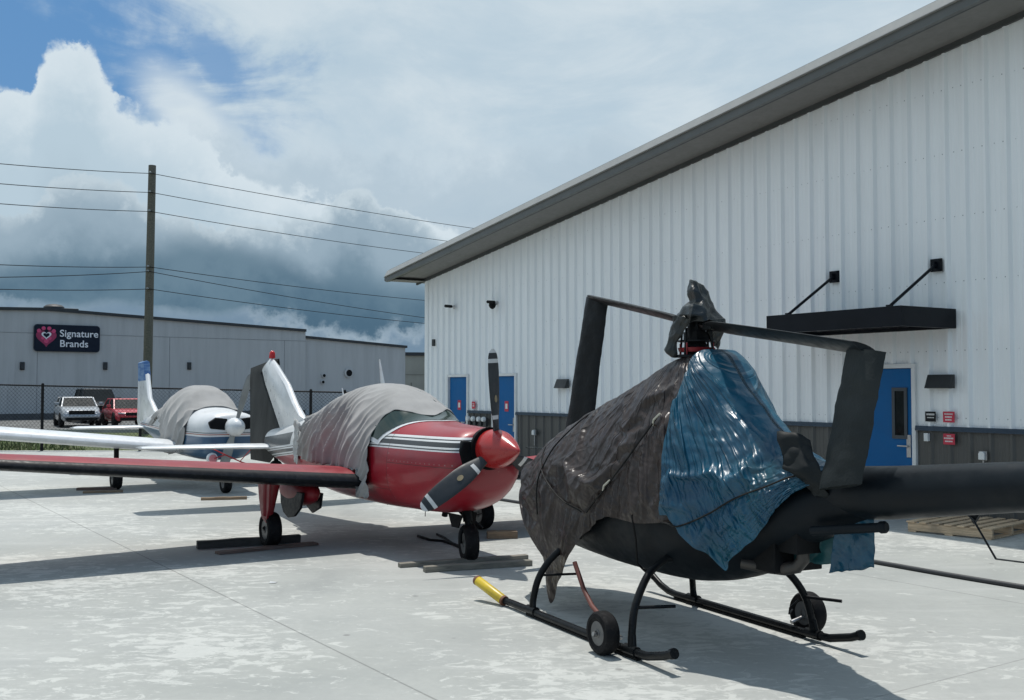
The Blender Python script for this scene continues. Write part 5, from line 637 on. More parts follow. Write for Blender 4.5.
[2,4,0,1,0,0,1,1,1,1,2,1,-2,-3,-2,-2,0,1,1,1,2,0,2,1,-2,-5,-2,1,0,2,1,1,-1,-2,0,0,3,-1,-3,-5,2,-3,0,0,0,2,0,0,0,0,-4,0,0,5,-1,-4,-1,0,1,3,0,-4,0,4,0,-3,-1,0,1,3,0,-4,1,4,3,1,0,-3,2,2,-3,-2,1,-3,2],
[3,3,0,1,0,1,0,1,0,1,2,0,2,0,-1,-4,-2,-1,0,0,2,2,-1,1,1,-1,-5,-1,2,0,0,1,-4,0,1,2,1,-2,-5,-2,2,-1,0,0,0,-2,-1,1,3,2,0,-1,-1,-3,3,-1,-3,0,0,1,4,0,-3,0,4,0,-3,-1,0,1,0,5,1,-2,0,1,4,-1,-4,-1,1,-4,0,4,2],
[3,1,1,0,1,1,0,1,1,0,0,1,2,2,-1,2,-4,0,-1,-3,0,1,2,0,2,1,-3,-5,0,2,-2,1,2,0,-4,-1,2,-5,0,-2,0,3,-2,0,0,1,-1,-3,0,4,-4,0,-1,0,1,1,4,1,0,-3,0,5,0,-3,-1,5,0,-1,2,1,-3,1,3,0,-1,-4,-1,2,-4,-1,5,0,-3,1,5],
[4,0,0,1,1,1,0,1,0,-1,1,1,2,2,1,2,-2,0,-3,-2,-1,0,1,1,2,-1,2,-6,-1,1,1,1,-1,-1,1,-6,-1,-1,0,2,1,0,-5,0,0,-3,0,0,0,1,3,2,1,0,1,-2,1,4,-1,-3,1,4,0,-1,-3,1,4,2,0,1,-1,-2,-5,-2,4,-3,-3,5,-1,-3,0,5,2,-3,0],
[3,1,0,1,0,1,0,1,0,-1,1,2,2,2,2,1,2,-4,0,0,0,-2,-1,1,1,2,-4,2,-1,-2,2,1,1,-4,-3,0,-1,-2,-1,-1,3,-5,-2,0,0,0,3,0,1,0,-3,1,4,2,1,0,0,-1,1,-1,-2,-3,4,3,1,2,1,-2,-2,-4,-2,3,-2,-4,4,0,-4,0,6,1,-3,1,5,1,-2],
[3,1,1,0,1,0,1,-1,0,1,2,2,2,2,2,0,1,0,1,0,-1,-1,-1,0,1,0,0,-1,1,-1,-1,2,1,-2,-4,-1,0,-1,-2,-4,-1,1,-6,0,1,3,0,1,1,1,0,-3,3,1,-4,-2,-1,-1,0,-1,0,0,2,2,1,3,4,-2,-5,-2,-2,0,0,-1,2,5,-1,-3,2,6,1,-3,2,6,3],
[2,2,0,1,1,0,1,0,1,1,1,2,2,2,2,2,1,1,0,0,0,-3,1,1,1,0,0,-2,1,1,-1,-1,0,1,-4,-4,2,-2,-1,-4,-1,-6,-4,1,1,0,3,-2,-2,1,3,3,-3,4,-1,-4,0,1,-3,1,3,2,1,2,-2,-3,-2,-1,4,0,-3,3,0,-2,-1,0,2,5,-4,0,6,2,3,3,-3],
[2,0,1,0,1,0,1,0,1,0,0,1,1,1,2,2,2,2,2,2,1,1,0,-3,-1,3,2,1,1,0,1,-1,0,-1,-2,-5,-3,1,-2,-2,-8,-4,1,-2,0,1,-4,-1,0,0,2,4,1,-1,4,1,-3,1,2,-2,1,0,5,1,-2,-2,-2,-2,-1,5,1,-3,4,-1,-1,-1,5,-1,-2,-2,2,4,-5,1,6],
[4,2,-2,1,0,1,0,1,0,1,1,1,1,0,-2,0,0,1,2,2,2,3,2,1,0,-3,1,3,2,2,1,2,-3,-2,-1,-1,-6,1,-6,-3,-1,-5,-3,2,-3,1,1,-1,-3,-1,0,0,2,2,3,5,1,1,1,0,0,-4,-2,0,4,0,0,-2,-3,0,4,-3,-1,6,2,1,-3,4,-2,-1,-3,-4,7,-3,2],
[3,2,0,1,0,0,1,0,0,-1,0,1,0,3,0,0,0,0,0,-2,2,2,3,2,3,1,0,-2,1,3,2,3,3,-2,0,-4,-4,-3,-1,-4,-3,-2,-5,1,-5,0,1,3,0,-1,-2,1,1,1,1,2,2,3,3,0,-1,-2,-4,-3,-2,2,2,3,-2,-3,5,0,-4,-2,1,5,3,-5,-3,-3,-1,6,4,3,4],
[3,0,0,1,0,1,0,-2,0,3,1,1,-3,-2,0,0,1,0,0,1,0,1,2,3,3,2,3,1,1,-1,3,4,3,2,0,-1,-3,-3,-4,-2,-2,-5,-6,-3,0,-4,0,0,2,4,1,1,1,1,2,1,2,1,0,-1,-3,1,-3,-3,-5,3,3,-3,2,1,0,0,-3,-4,-1,3,5,1,-2,-2,-3,-1,3,3,4],
[4,1,-2,0,0,0,0,1,0,-2,1,2,2,-3,1,1,1,0,1,0,-2,-1,0,1,2,3,3,3,2,0,1,4,3,4,2,-1,0,-2,-2,-3,-4,-6,-3,-4,-8,1,-2,0,4,2,2,1,1,2,1,1,-1,-2,-1,4,1,-5,-3,-3,-3,1,4,-1,-3,-1,0,0,5,-3,-3,0,2,3,5,-2,-3,-2,-1,0,4],
[4,0,0,0,0,0,0,1,-1,1,1,1,-3,1,1,1,1,1,0,1,1,-2,-2,-2,0,1,2,3,3,3,1,3,4,4,3,2,-1,-2,-1,-2,-5,-4,-9,-5,-3,-3,-1,0,1,3,-1,3,0,1,4,-1,-1,-1,0,0,5,0,-2,-4,-3,-3,1,4,-1,-2,-1,-1,6,0,-4,4,2,1,1,0,-1,-1,-2,-3,-1],
[4,0,0,1,0,0,1,0,0,-4,2,0,3,0,0,-3,0,3,0,1,3,1,-1,-3,-1,-1,0,2,2,2,3,4,3,4,4,4,-4,-1,-2,1,-8,-2,-8,-3,0,-4,0,-5,0,-2,1,2,1,4,-1,4,1,1,0,-5,-1,1,4,0,-3,-3,-3,1,4,0,0,-1,-4,5,1,-5,0,0,1,2,-3,-2,0,-1,4],
[4,-1,0,1,0,0,1,0,-4,1,0,2,-1,0,0,1,2,-1,1,2,3,1,0,0,-1,-1,-3,0,1,3,3,3,3,4,4,4,0,0,-2,-3,-6,-8,-2,1,-2,-2,-3,-6,-1,0,3,1,0,0,-1,-1,5,2,1,-1,-4,-3,3,4,1,-3,-3,-4,1,3,-2,2,-4,0,5,1,-1,-4,-2,-2,0,0,2,6,-2],
[5,-3,0,-1,1,0,0,0,1,-2,2,0,1,0,0,1,2,1,0,0,3,-2,-3,2,3,0,0,0,-1,-1,3,4,3,3,4,4,5,-1,-5,-6,-9,3,-1,-1,-5,-6,2,-3,-5,0,0,-2,-1,0,0,1,3,4,-2,1,2,-4,-3,4,5,2,-3,-4,-2,2,-4,1,2,-4,2,5,0,-3,-3,3,0,-2,5,2,-4],
[3,-3,-1,0,1,1,0,0,-2,1,2,1,1,2,1,1,1,2,-2,1,0,-6,-1,3,3,-3,0,2,1,-1,3,3,4,3,3,4,4,3,-9,-7,-7,1,2,0,-7,-2,-2,-5,3,-4,0,-2,1,-2,0,0,1,0,2,5,-1,-1,-3,-4,3,4,6,-2,-2,-2,-4,4,-3,1,-1,2,3,-4,2,-2,3,-2,2,4,-5],
[5,-4,-3,0,1,0,1,1,1,1,1,1,2,1,2,1,1,1,0,-1,-7,-2,1,-2,4,2,-5,1,3,0,3,3,3,3,4,3,4,4,-2,-8,-6,-9,2,0,2,-7,-5,-2,-1,3,-4,1,0,1,0,0,-1,0,0,-2,4,-4,-1,0,4,3,-3,-1,-1,-1,0,1,3,-3,2,2,2,-1,-2,-2,5,-1,3,0,-4],
[4,-3,-3,0,0,1,-1,0,1,1,3,2,2,1,1,2,1,-3,2,1,-1,-2,-5,-2,-1,2,4,-7,4,2,3,3,3,3,4,3,4,3,1,-5,-6,-7,-8,1,2,2,-5,-7,-3,0,3,-1,-3,2,1,-3,-2,-1,0,0,0,2,4,-2,2,4,3,-3,-1,-2,-1,-1,-1,0,0,1,3,-3,-1,2,3,4,1,-5,-2],
[1,-4,1,0,0,-1,0,1,0,0,1,2,4,2,2,2,1,-1,-4,2,-2,2,1,-2,-5,-2,1,4,-6,1,2,2,3,3,4,4,5,4,3,-4,-5,-3,-6,-9,2,1,2,-4,-8,-2,0,0,1,1,2,0,0,-3,0,1,0,-2,1,5,-3,4,5,3,-1,-2,-1,-1,-2,-1,-2,-2,-1,0,0,4,2,3,0,-1,-5],
[2,-3,-1,-1,0,0,0,1,0,0,1,1,1,3,3,-1,2,2,1,-6,-2,1,2,3,1,-7,0,-1,3,-5,0,1,2,3,3,3,5,4,5,4,-7,-5,-5,-3,-8,2,1,2,-4,-8,2,2,1,1,-2,-1,1,1,0,0,-2,2,0,-2,4,-1,4,3,4,1,-1,0,-2,-2,-1,-2,-2,0,-4,2,3,-1,-2,2,-3],
[2,-1,0,-1,0,0,1,0,0,1,1,0,-2,0,0,0,1,2,3,3,-2,-5,0,1,2,4,-7,-1,1,3,-5,-1,0,1,3,3,3,4,5,5,5,-3,-8,-7,-6,-5,2,1,1,-3,-7,3,3,1,2,0,-1,-2,0,0,2,1,1,-1,-3,-1,5,3,3,2,2,1,1,-1,-3,-2,-2,-2,-2,-2,-2,-1,-1,-1,3],
[5,-2,-2,0,0,-1,1,0,1,-3,3,1,2,0,0,-2,-1,0,1,1,2,3,-7,0,2,3,3,-7,-1,2,2,-2,-5,2,0,2,3,3,3,5,5,5,0,-9,-7,-8,-5,1,1,2,-4,-5,3,4,-2,1,1,2,-3,1,0,2,-1,2,3,-1,-3,0,1,2,5,3,3,2,1,-2,-2,-2,-2,-2,-2,-2,-2,1,-5],
[0,-2,1,0,0,1,1,0,1,-4,1,1,1,3,2,1,-3,-1,0,0,3,3,-4,-2,-1,1,3,4,-8,2,1,0,-5,0,1,1,1,2,3,3,3,5,5,3,-7,-8,-9,-5,3,-4,-3,-1,0,4,-2,4,2,2,0,-2,-3,2,0,3,3,2,0,0,-4,-1,0,2,3,3,5,3,1,0,-2,-1,-2,-2,-2,-3,-2],
[2,-3,-1,1,1,1,0,1,-2,1,-2,0,1,1,2,3,2,-1,-3,-1,1,3,2,-3,-3,-1,1,3,4,-7,-3,0,3,-3,1,1,1,2,1,2,2,3,4,5,4,-5,-9,-8,-6,2,-5,2,-4,-1,1,2,4,3,2,-3,-1,-1,0,1,0,4,-2,2,3,0,-1,-1,-2,3,3,5,3,2,2,1,-1,-1,-2,-2,-3],
[1,-3,1,0,1,1,1,0,0,0,1,-2,-1,1,0,2,2,3,1,-3,-1,-1,3,3,-2,-4,-1,-1,4,4,-4,-6,-1,4,1,1,1,1,1,1,2,1,0,3,5,4,-2,-9,-8,-7,1,-5,3,-1,-3,-1,2,2,4,4,1,-1,-3,-2,1,0,2,-2,0,3,1,0,-2,1,2,2,3,3,3,2,5,0,-1,-1,-1],
[0,0,1,0,1,0,-3,0,0,1,2,2,-1,-2,0,1,2,2,3,1,-1,-3,-1,2,3,-1,-5,-1,-1,3,4,-3,-6,1,4,-3,0,0,0,1,3,3,2,3,3,2,2,1,-8,-8,-8,0,-4,3,1,-3,-2,0,1,3,3,4,2,-4,-2,0,0,0,2,-3,0,0,2,1,2,2,3,2,3,3,3,3,0,0,0],
[-2,1,1,1,-1,1,0,-1,0,0,2,-1,0,2,1,0,-1,1,3,1,3,-1,-3,-2,2,4,-1,-5,-1,-2,3,4,-3,-6,3,3,-5,-1,0,0,0,1,2,3,2,2,3,5,3,-7,-7,-8,-4,-2,4,1,-3,0,0,-1,2,4,4,3,-3,0,-4,0,0,2,-3,2,3,1,2,1,3,1,3,3,2,1,1,1,0],
[-2,2,0,0,0,0,0,0,0,1,-1,-1,1,1,1,2,-1,0,1,2,2,3,0,-2,-4,3,3,0,-6,0,-3,3,4,-3,-6,4,2,-5,-2,0,0,0,1,2,2,2,3,4,5,2,-5,-8,-8,-5,-1,3,2,-2,-2,0,0,3,4,3,3,0,-2,-5,0,0,0,3,-1,3,1,4,1,2,3,1,0,1,0,2,1],
[-4,4,1,1,0,-1,-1,0,0,0,1,0,0,0,1,0,2,0,0,1,2,1,2,1,-2,-5,2,4,2,-6,-3,0,3,0,-1,-4,4,2,-7,-1,0,-1,1,1,1,2,2,3,5,3,4,-5,-8,-8,-5,-1,3,2,-1,-2,-1,0,3,4,4,0,3,-5,1,-3,-1,0,3,0,4,2,2,1,1,1,0,0,1,2,3],
[-4,5,1,0,-1,1,-1,0,-3,1,0,1,2,1,-1,0,1,1,1,1,1,1,1,1,1,-6,-1,2,3,3,-4,-5,0,4,-3,-2,0,4,2,-8,-2,0,2,0,0,0,2,3,2,5,5,2,-3,-9,-8,-6,0,3,2,0,-3,-1,0,3,3,4,4,-2,0,1,-4,-3,1,3,-1,3,0,1,3,0,0,2,1,2,3],
[-4,5,1,0,1,-2,-1,-1,-1,-1,1,3,1,1,1,1,1,1,1,1,0,1,1,1,0,-5,-3,0,2,3,4,-4,-6,0,4,-3,-1,0,3,2,-9,0,0,2,0,0,-1,2,3,4,3,3,3,-2,-8,-8,-7,0,2,3,0,-1,-3,1,4,4,3,3,0,0,0,-5,-4,1,3,-2,2,3,-1,0,2,2,1,3,2],
[-3,4,1,1,0,0,-1,0,0,-3,-1,1,0,1,1,1,0,1,2,2,0,1,2,2,-2,0,-4,-2,2,0,3,4,-4,-6,0,4,-3,0,1,3,-1,-8,0,2,1,0,-3,2,1,4,-1,3,3,5,0,-8,-7,-7,0,2,2,0,-1,-3,2,4,4,3,2,0,1,0,-4,-6,1,0,4,2,1,0,0,1,1,2,1],
[-3,4,1,1,1,0,0,0,0,0,-2,-1,0,0,0,1,0,0,2,0,1,2,3,-1,-1,-1,1,-4,0,1,1,4,3,-5,-6,1,4,1,-3,1,3,-2,-8,2,-3,1,0,3,-2,4,-3,2,2,5,4,0,-4,-8,-7,-1,1,2,1,0,-3,4,3,3,1,2,1,1,1,-6,-5,1,0,1,4,2,1,1,1,1,1],
[-3,3,1,2,0,1,0,0,1,1,0,0,0,0,-1,0,0,-1,0,0,1,1,2,3,-3,-2,-1,-1,2,0,-2,3,3,3,-6,-5,3,0,3,-2,0,2,-2,-8,0,3,-1,1,2,-4,0,4,-2,1,6,3,1,-1,-8,-7,-1,1,1,0,1,-2,4,0,2,2,1,2,2,2,-7,-4,1,0,0,5,2,1,2,1,1],
[-3,3,1,1,0,1,0,0,1,1,-3,0,0,2,2,1,0,0,0,0,0,0,0,2,2,-3,-3,1,-2,-1,1,0,3,4,1,-7,-3,2,3,3,-5,-2,2,0,-7,3,3,-2,-1,1,-3,3,-2,-2,2,6,4,2,0,-7,-8,0,1,0,0,0,-2,3,4,2,2,2,2,1,-3,-7,1,-2,0,-1,4,0,1,3,-1],
[-2,1,1,1,0,1,0,1,0,-2,-1,0,0,1,2,2,1,1,1,0,1,1,0,-1,1,1,-6,-1,-1,-1,2,-1,2,3,3,-1,-7,1,2,3,0,-3,-6,-1,4,-3,2,4,-5,-3,-1,4,0,-5,0,3,4,5,5,0,-7,-7,-1,0,0,-1,0,1,3,3,0,2,2,3,2,-7,-2,-4,1,0,-2,1,0,4,-2],
[-3,1,1,1,1,0,1,1,0,1,-2,-1,-1,2,1,-2,0,0,1,1,3,2,2,1,1,-3,-1,0,-1,-5,1,-2,2,2,4,2,-6,-1,2,3,1,-3,-5,-5,0,5,2,0,3,-7,-4,2,3,-6,1,-1,3,6,5,4,0,-6,-6,-1,-1,0,0,0,1,2,3,3,2,2,2,-3,-8,0,-3,0,1,1,0,-3,1],
[-3,1,1,1,1,0,0,1,1,1,2,-1,-4,-1,0,2,-3,0,1,1,1,2,2,3,3,-1,0,-1,-2,-2,-7,1,2,1,3,3,1,-2,-2,2,2,-3,-7,-3,0,0,5,3,2,-5,-6,3,1,-6,2,-3,3,3,4,5,5,0,-4,-5,-1,-1,0,0,0,0,3,3,3,3,1,0,-7,-6,0,-2,-2,3,2,-1,-1],
[-2,0,1,1,1,0,1,0,0,2,3,0,-1,-5,-2,0,1,-1,2,2,0,0,2,1,3,3,-3,-3,-3,2,-6,0,2,1,3,3,3,-4,0,2,1,-3,-8,0,0,-1,1,4,4,-5,-6,3,-1,-4,1,-3,3,2,3,3,5,6,-1,-3,-1,-2,0,-1,-1,0,0,0,1,1,6,0,1,-6,-7,-1,-3,3,1,0,-2],
[-1,0,1,1,0,-1,0,0,1,2,3,3,-1,-5,-3,-1,0,0,2,3,2,-1,0,1,3,-1,1,-3,-5,3,-5,0,1,2,3,3,3,-4,2,1,-1,-3,-7,-3,1,0,-1,4,4,0,-7,2,-4,-2,2,-4,3,4,1,1,3,6,5,1,-1,-1,-1,-1,-1,0,-1,0,0,1,-3,6,-2,2,-6,-7,-4,1,3,1,0],
[0,-1,1,0,1,1,0,-2,0,1,3,2,4,-2,-3,-5,-1,1,2,2,3,1,1,-4,-1,-1,-1,2,-5,4,-1,-3,2,1,3,3,2,0,0,-1,-5,1,-7,-4,0,0,0,4,3,4,-8,-2,-1,-1,1,-3,2,3,4,1,-2,5,5,4,2,0,0,0,0,-1,0,0,-1,0,-5,-2,6,-1,0,-6,-6,-4,-1,5,2],
[2,-2,0,-1,1,1,1,0,0,-1,3,0,2,3,-1,-5,-4,1,2,3,3,1,0,1,-2,-1,-7,-2,0,3,2,-2,2,-1,3,2,2,-3,-3,2,-2,-1,-2,-7,1,2,-3,3,4,4,-4,-2,0,-4,-2,-2,2,3,4,3,-5,1,6,4,2,2,2,2,1,-2,-3,2,0,0,-2,-3,-3,6,0,-3,-5,-6,-2,-4,5],
[3,-5,1,-1,1,1,1,-1,1,1,2,2,-3,0,0,4,-6,0,2,2,0,0,0,3,-4,-4,3,-5,-1,1,1,4,1,2,-4,4,-4,-2,-1,2,-4,-2,-1,1,2,-3,-2,3,3,4,2,-4,-2,0,-5,-2,2,0,4,4,-2,-5,3,5,1,2,2,3,5,0,-1,-4,-1,2,0,-5,-3,5,4,-2,-4,-4,-5,-5,1],
[3,-5,1,-2,1,2,1,-3,0,2,2,3,0,-2,-4,2,4,-2,1,2,2,-3,-2,2,-4,-3,2,3,-3,1,-5,2,3,3,-3,-1,0,3,-6,-2,-2,-1,2,3,2,-3,-3,2,1,4,1,3,-4,0,-4,-4,2,-1,3,4,-3,0,-4,3,4,0,2,5,5,0,-2,1,-5,2,2,-3,-5,2,5,1,-5,-5,-4,-5,2],
[2,-4,0,0,0,0,2,0,1,-2,2,3,-5,-2,2,0,3,4,1,2,-1,0,-6,-3,-3,2,2,3,0,-2,-5,2,2,2,3,-1,-5,3,-1,-4,-1,-4,2,2,3,-4,-1,3,2,-3,4,4,-1,-2,-6,-2,2,1,-1,3,4,-6,-1,-1,1,1,3,5,5,0,-3,3,-2,-3,4,-1,-6,0,5,4,-5,-5,-5,-3,-2],
[1,-3,0,0,0,0,0,1,0,2,2,-5,-1,0,3,-2,3,4,4,-1,1,-3,0,-5,-6,2,3,3,-4,1,-3,3,2,-2,1,4,-6,-1,3,-1,-3,-4,1,2,4,-5,0,3,2,-4,3,2,3,-2,-7,1,0,2,-3,3,4,-2,-5,2,0,-1,3,1,6,1,-1,-2,2,-5,3,2,-5,0,1,5,1,-5,-4,-2,-4],
[1,-2,0,-1,0,0,0,1,0,0,4,-1,0,0,-6,3,3,4,2,0,0,-1,-7,-3,0,0,2,4,-1,-5,2,3,1,0,-3,4,-1,-5,3,0,-5,-2,1,3,3,-6,3,2,1,-5,3,-1,4,-4,2,-4,3,-2,-1,3,1,2,-6,3,-2,-1,4,-3,6,-1,2,-3,3,-4,-1,5,-1,-6,5,3,0,1,-2,-2,-4],
[0,0,-1,0,0,-1,0,1,0,0,0,0,1,0,1,0,0,1,0,0,0,-1,0,0,0,0,0,0,0,0,0,0,0,0,0,0,-1,0,-1,0,-1,0,0,0,1,0,0,0,0,-1,0,0,1,0,0,1,0,0,0,-1,0,0,1,0,-1,0,0,0,0,0,1,0,0,0,0,0,-1,0,0,0,1,0,0,0,0],]
blue_along = [
[0,0,0,0,0,0,0,0,0,0,0,0,0,0,0,0,0,0,0,0,0,0,0,0,0,0,0,0,0],
[2,-1,-1,-1,4,-3,3,-2,0,1,-1,3,-2,2,0,-1,-2,3,-3,1,-4,5,-1,-4,4,-4,-1,-2,3],
[0,0,0,0,0,0,0,1,-2,0,3,-1,-2,3,-6,4,-4,5,-3,-1,2,-3,-2,2,-4,4,-2,5,-1],
[2,-1,0,-1,0,0,0,0,0,0,1,-1,1,-4,-3,3,0,-2,3,-2,4,-3,1,-2,-1,-1,3,-2,-1],
[3,-1,0,-2,1,-1,0,0,0,0,0,-1,1,-2,0,-2,3,-5,4,-4,2,4,-1,1,-2,1,0,0,1],
[1,3,-2,-2,0,1,0,-2,1,0,0,0,-1,-1,3,-2,2,-1,1,-3,3,0,-1,2,-2,4,1,-3,4],
[3,0,-2,-3,3,-2,2,0,-1,0,0,0,0,0,-1,-1,4,-2,3,-3,4,-3,4,-1,0,3,-3,3,3],
[1,1,-2,0,0,0,1,1,-4,2,0,0,0,1,0,0,1,3,-2,1,2,-1,0,2,0,2,-1,1,-1],
[1,0,0,-1,2,-2,1,1,-1,-1,0,0,0,2,0,0,0,0,4,0,-1,0,4,-2,2,-1,3,-1,-1],
[0,1,1,-1,1,0,1,0,0,-2,-2,1,0,0,2,1,-2,2,1,0,1,0,1,-3,2,2,-2,3,-2],
[-1,1,2,0,1,1,-3,3,-4,0,0,0,0,0,1,0,2,-1,1,-1,0,3,-2,0,2,-1,0,-2,5],
[2,-1,1,-4,-1,3,1,0,2,0,-3,0,0,0,0,0,1,-1,1,1,0,-1,0,1,-1,0,0,3,-3],
[5,-1,-1,-2,-1,1,1,2,-2,-1,1,-1,0,-2,1,-1,2,-1,1,1,0,0,-1,0,0,0,-2,0,1],
[-3,2,0,-1,4,1,2,-1,1,-1,-3,-1,-2,0,2,1,1,0,2,-2,2,-1,2,-2,0,2,-1,-4,0],
[-2,1,1,1,-1,-2,5,3,-2,1,-2,-5,3,0,-1,0,2,2,2,-3,3,0,-2,-2,0,5,2,-1,3],
[2,0,-2,3,-4,0,-4,3,4,0,-2,-5,1,5,-1,0,1,2,0,1,2,-3,2,3,2,1,1,2,0],
[-1,-7,-1,-1,0,2,-3,6,-1,-1,-4,1,5,4,2,-1,3,2,-1,-5,-2,4,1,5,2,2,2,3,2],
[-3,-3,3,-1,-3,-3,-2,3,1,2,-3,-2,-1,2,5,5,0,-1,0,-1,0,6,3,1,0,4,-2,1,-7],
[-9,1,0,2,1,-1,-2,-5,2,6,-1,-2,-2,1,6,-1,4,-1,1,0,0,2,5,1,2,-2,0,-4,-4],
[-14,4,-1,1,-2,-2,1,4,1,2,1,-1,-2,1,2,3,2,0,0,1,1,0,-2,7,2,-1,-1,-4,-3],
[-18,9,3,2,-1,-4,-1,1,-2,7,0,-2,-1,0,3,3,2,-1,1,-1,0,2,-6,-5,3,7,6,-3,-4],
[-13,4,1,1,-1,-2,6,-5,5,-3,4,2,-1,-1,-1,2,4,3,-2,-3,1,-3,-1,0,-4,-3,-1,5,3],
[-17,4,6,3,-2,3,-2,2,-3,5,-2,3,-3,1,1,0,-1,8,-1,0,-3,-1,-1,-1,0,-3,-3,-4,-1],
[-10,-1,5,1,3,2,0,-1,-1,0,4,-1,0,1,0,0,-2,0,10,-3,1,-3,-5,1,-2,-3,-1,-2,-2],
[-3,-1,-5,6,3,0,0,0,0,3,-1,3,0,-3,3,-1,1,-4,1,10,-2,0,-6,-4,-2,2,-3,0,-1],
[-4,0,-2,-3,5,-1,2,5,-3,4,1,-1,5,-7,3,2,-2,-3,2,-3,12,-1,-1,-6,-5,2,-1,-1,-1],
[0,-1,-3,-1,3,1,2,0,-3,4,3,1,-4,3,-2,4,-5,2,0,0,-5,12,0,-1,-8,-3,2,-1,0],
[-2,-5,2,8,-7,7,0,-5,4,2,-1,2,-6,4,2,2,-7,3,2,-2,0,-2,-3,-1,2,3,-1,3,-4],
[-1,-2,-1,5,-1,2,1,-3,3,-3,4,-6,3,1,1,1,-1,-4,5,1,-4,2,-3,0,-2,3,-1,2,1],
[0,0,0,0,-1,1,0,0,3,-4,1,-1,0,0,4,-1,-2,0,0,2,-2,0,-1,1,0,0,0,3,-2],]
blue_up = [
[0,0,0,0,0,0,0,0,0,0,0,0,0,0,0,0,0,0,0,0,0,0,0,0,0,0,0,0,0],
[0,-4,-1,10,-7,4,-5,4,-1,-2,2,0,1,-3,4,-6,4,-4,3,1,0,6,-1,-4,-1,3,-2,-2,3],
[0,0,0,0,0,0,-2,4,-5,7,-4,3,-6,3,-2,2,-2,4,2,5,-1,3,-6,4,-6,3,1,1,-3],
[-3,-1,4,0,0,0,0,0,0,0,1,5,1,-4,-1,4,-3,4,-4,1,3,-3,-3,5,-2,0,2,5,-3],
[-5,6,1,0,-4,4,-2,0,0,0,0,3,-2,6,-2,-5,6,-3,4,-2,3,4,-1,1,0,4,-6,3,6],
[2,-6,-1,-1,1,3,-3,0,5,0,0,0,-1,5,-3,0,6,-4,4,4,-1,0,4,-4,5,1,1,4,-2],
[-1,-2,1,3,-4,-1,6,0,-3,1,0,0,0,-2,4,-1,0,4,5,-4,6,3,-3,7,0,3,1,-1,1],
[-2,-4,0,-4,5,-1,3,0,4,-3,2,0,0,5,-1,1,2,-1,0,10,-4,5,-1,5,-2,6,-4,5,4],
[-4,-1,0,3,-4,4,-3,3,0,6,-4,0,0,4,2,-4,5,-2,8,-3,5,2,-3,5,0,0,2,4,-1],
[-1,-5,0,4,-1,-4,4,-3,4,-2,5,-1,0,0,0,2,4,-2,2,2,-2,7,-3,1,3,5,-1,0,0],
[3,0,-6,-2,-1,0,4,-2,6,1,0,-4,1,0,1,0,-1,6,1,1,-1,2,1,-1,1,0,2,-1,6],
[-2,1,5,0,1,-2,2,-2,-2,-3,2,2,-3,1,0,-2,2,3,-1,2,0,2,-1,2,1,0,-1,2,-3],
[-4,0,1,6,-6,7,1,-5,4,-3,-2,1,3,-3,0,2,-2,-1,2,1,-1,1,0,1,-1,0,-1,1,-2],
[-5,3,1,4,-8,-3,5,1,1,-2,6,-1,-1,-1,0,0,-3,0,2,1,0,0,0,0,1,-1,1,0,-1],
[-4,-2,0,2,-2,2,-4,-2,8,-2,0,4,1,-3,2,0,-2,2,-2,1,-1,2,1,-1,1,2,2,0,1],
[-6,2,1,-3,3,1,2,-3,0,0,1,4,0,-2,0,3,-2,-1,2,-1,-2,-1,2,4,-1,1,-1,3,1],
[-1,1,-2,-3,-3,-6,1,9,2,3,3,-1,0,-2,-1,0,0,-2,0,2,-2,2,-1,3,2,1,0,2,1],
[-10,2,-3,-2,1,-3,-2,-4,1,9,1,13,-1,-4,1,2,1,0,-1,-2,-1,4,0,0,0,1,1,0,0],
[-15,2,4,-3,-4,-2,-1,4,-3,-3,3,8,10,-2,3,-2,1,0,-3,1,-1,1,1,0,1,1,0,-2,1],
[-6,-3,3,-2,-2,-1,-1,-5,0,-1,4,5,5,4,1,1,-2,0,-1,-2,-1,0,5,0,-2,0,-2,2,1],
[1,-6,-4,-4,-4,2,1,-5,2,-3,2,2,6,12,-2,1,-1,3,-2,-1,-2,-1,4,-1,-1,0,2,-2,1],
[-8,-3,0,-3,-1,1,-7,5,-6,6,0,-2,-1,2,11,4,5,-2,0,1,-2,0,-1,-1,-1,0,-1,0,0],
[0,-3,-7,-4,0,-4,1,-4,4,-4,5,-2,2,-2,3,2,2,12,1,-3,0,2,-1,-1,-2,-1,-1,-1,-2],
[-5,1,-3,-1,-5,-3,-3,-1,-2,2,-1,2,2,-1,-2,-2,5,3,14,0,-3,2,0,2,-1,-1,-2,-2,-2],
[-8,1,5,-5,-5,-3,-2,-1,0,-5,1,1,1,1,0,-1,-1,5,3,12,-1,-2,3,-1,0,2,-1,-2,-3],
[-6,1,1,3,-7,0,-3,-4,1,-4,-3,3,-2,4,-3,0,1,3,-3,8,9,-3,-2,2,0,5,-1,-1,-2],
[-5,0,4,-1,-3,-3,-4,0,3,-5,-3,0,4,-2,-1,-4,6,0,-1,0,13,1,-3,-2,2,-1,6,-1,-2],
[-4,6,-2,-6,6,-7,-2,4,-4,-3,1,-1,6,-3,-3,-3,7,-1,-2,0,2,10,-1,-3,-2,-1,1,6,-1],
[-1,3,2,-5,0,-6,4,0,-4,1,-3,7,-4,-1,-1,-1,1,4,-3,-1,4,-1,1,3,-1,-2,3,1,0],
[0,0,0,0,1,-2,5,-4,-3,3,-1,0,0,0,-3,2,1,0,0,-1,1,1,-1,1,0,0,1,-1,-1],]

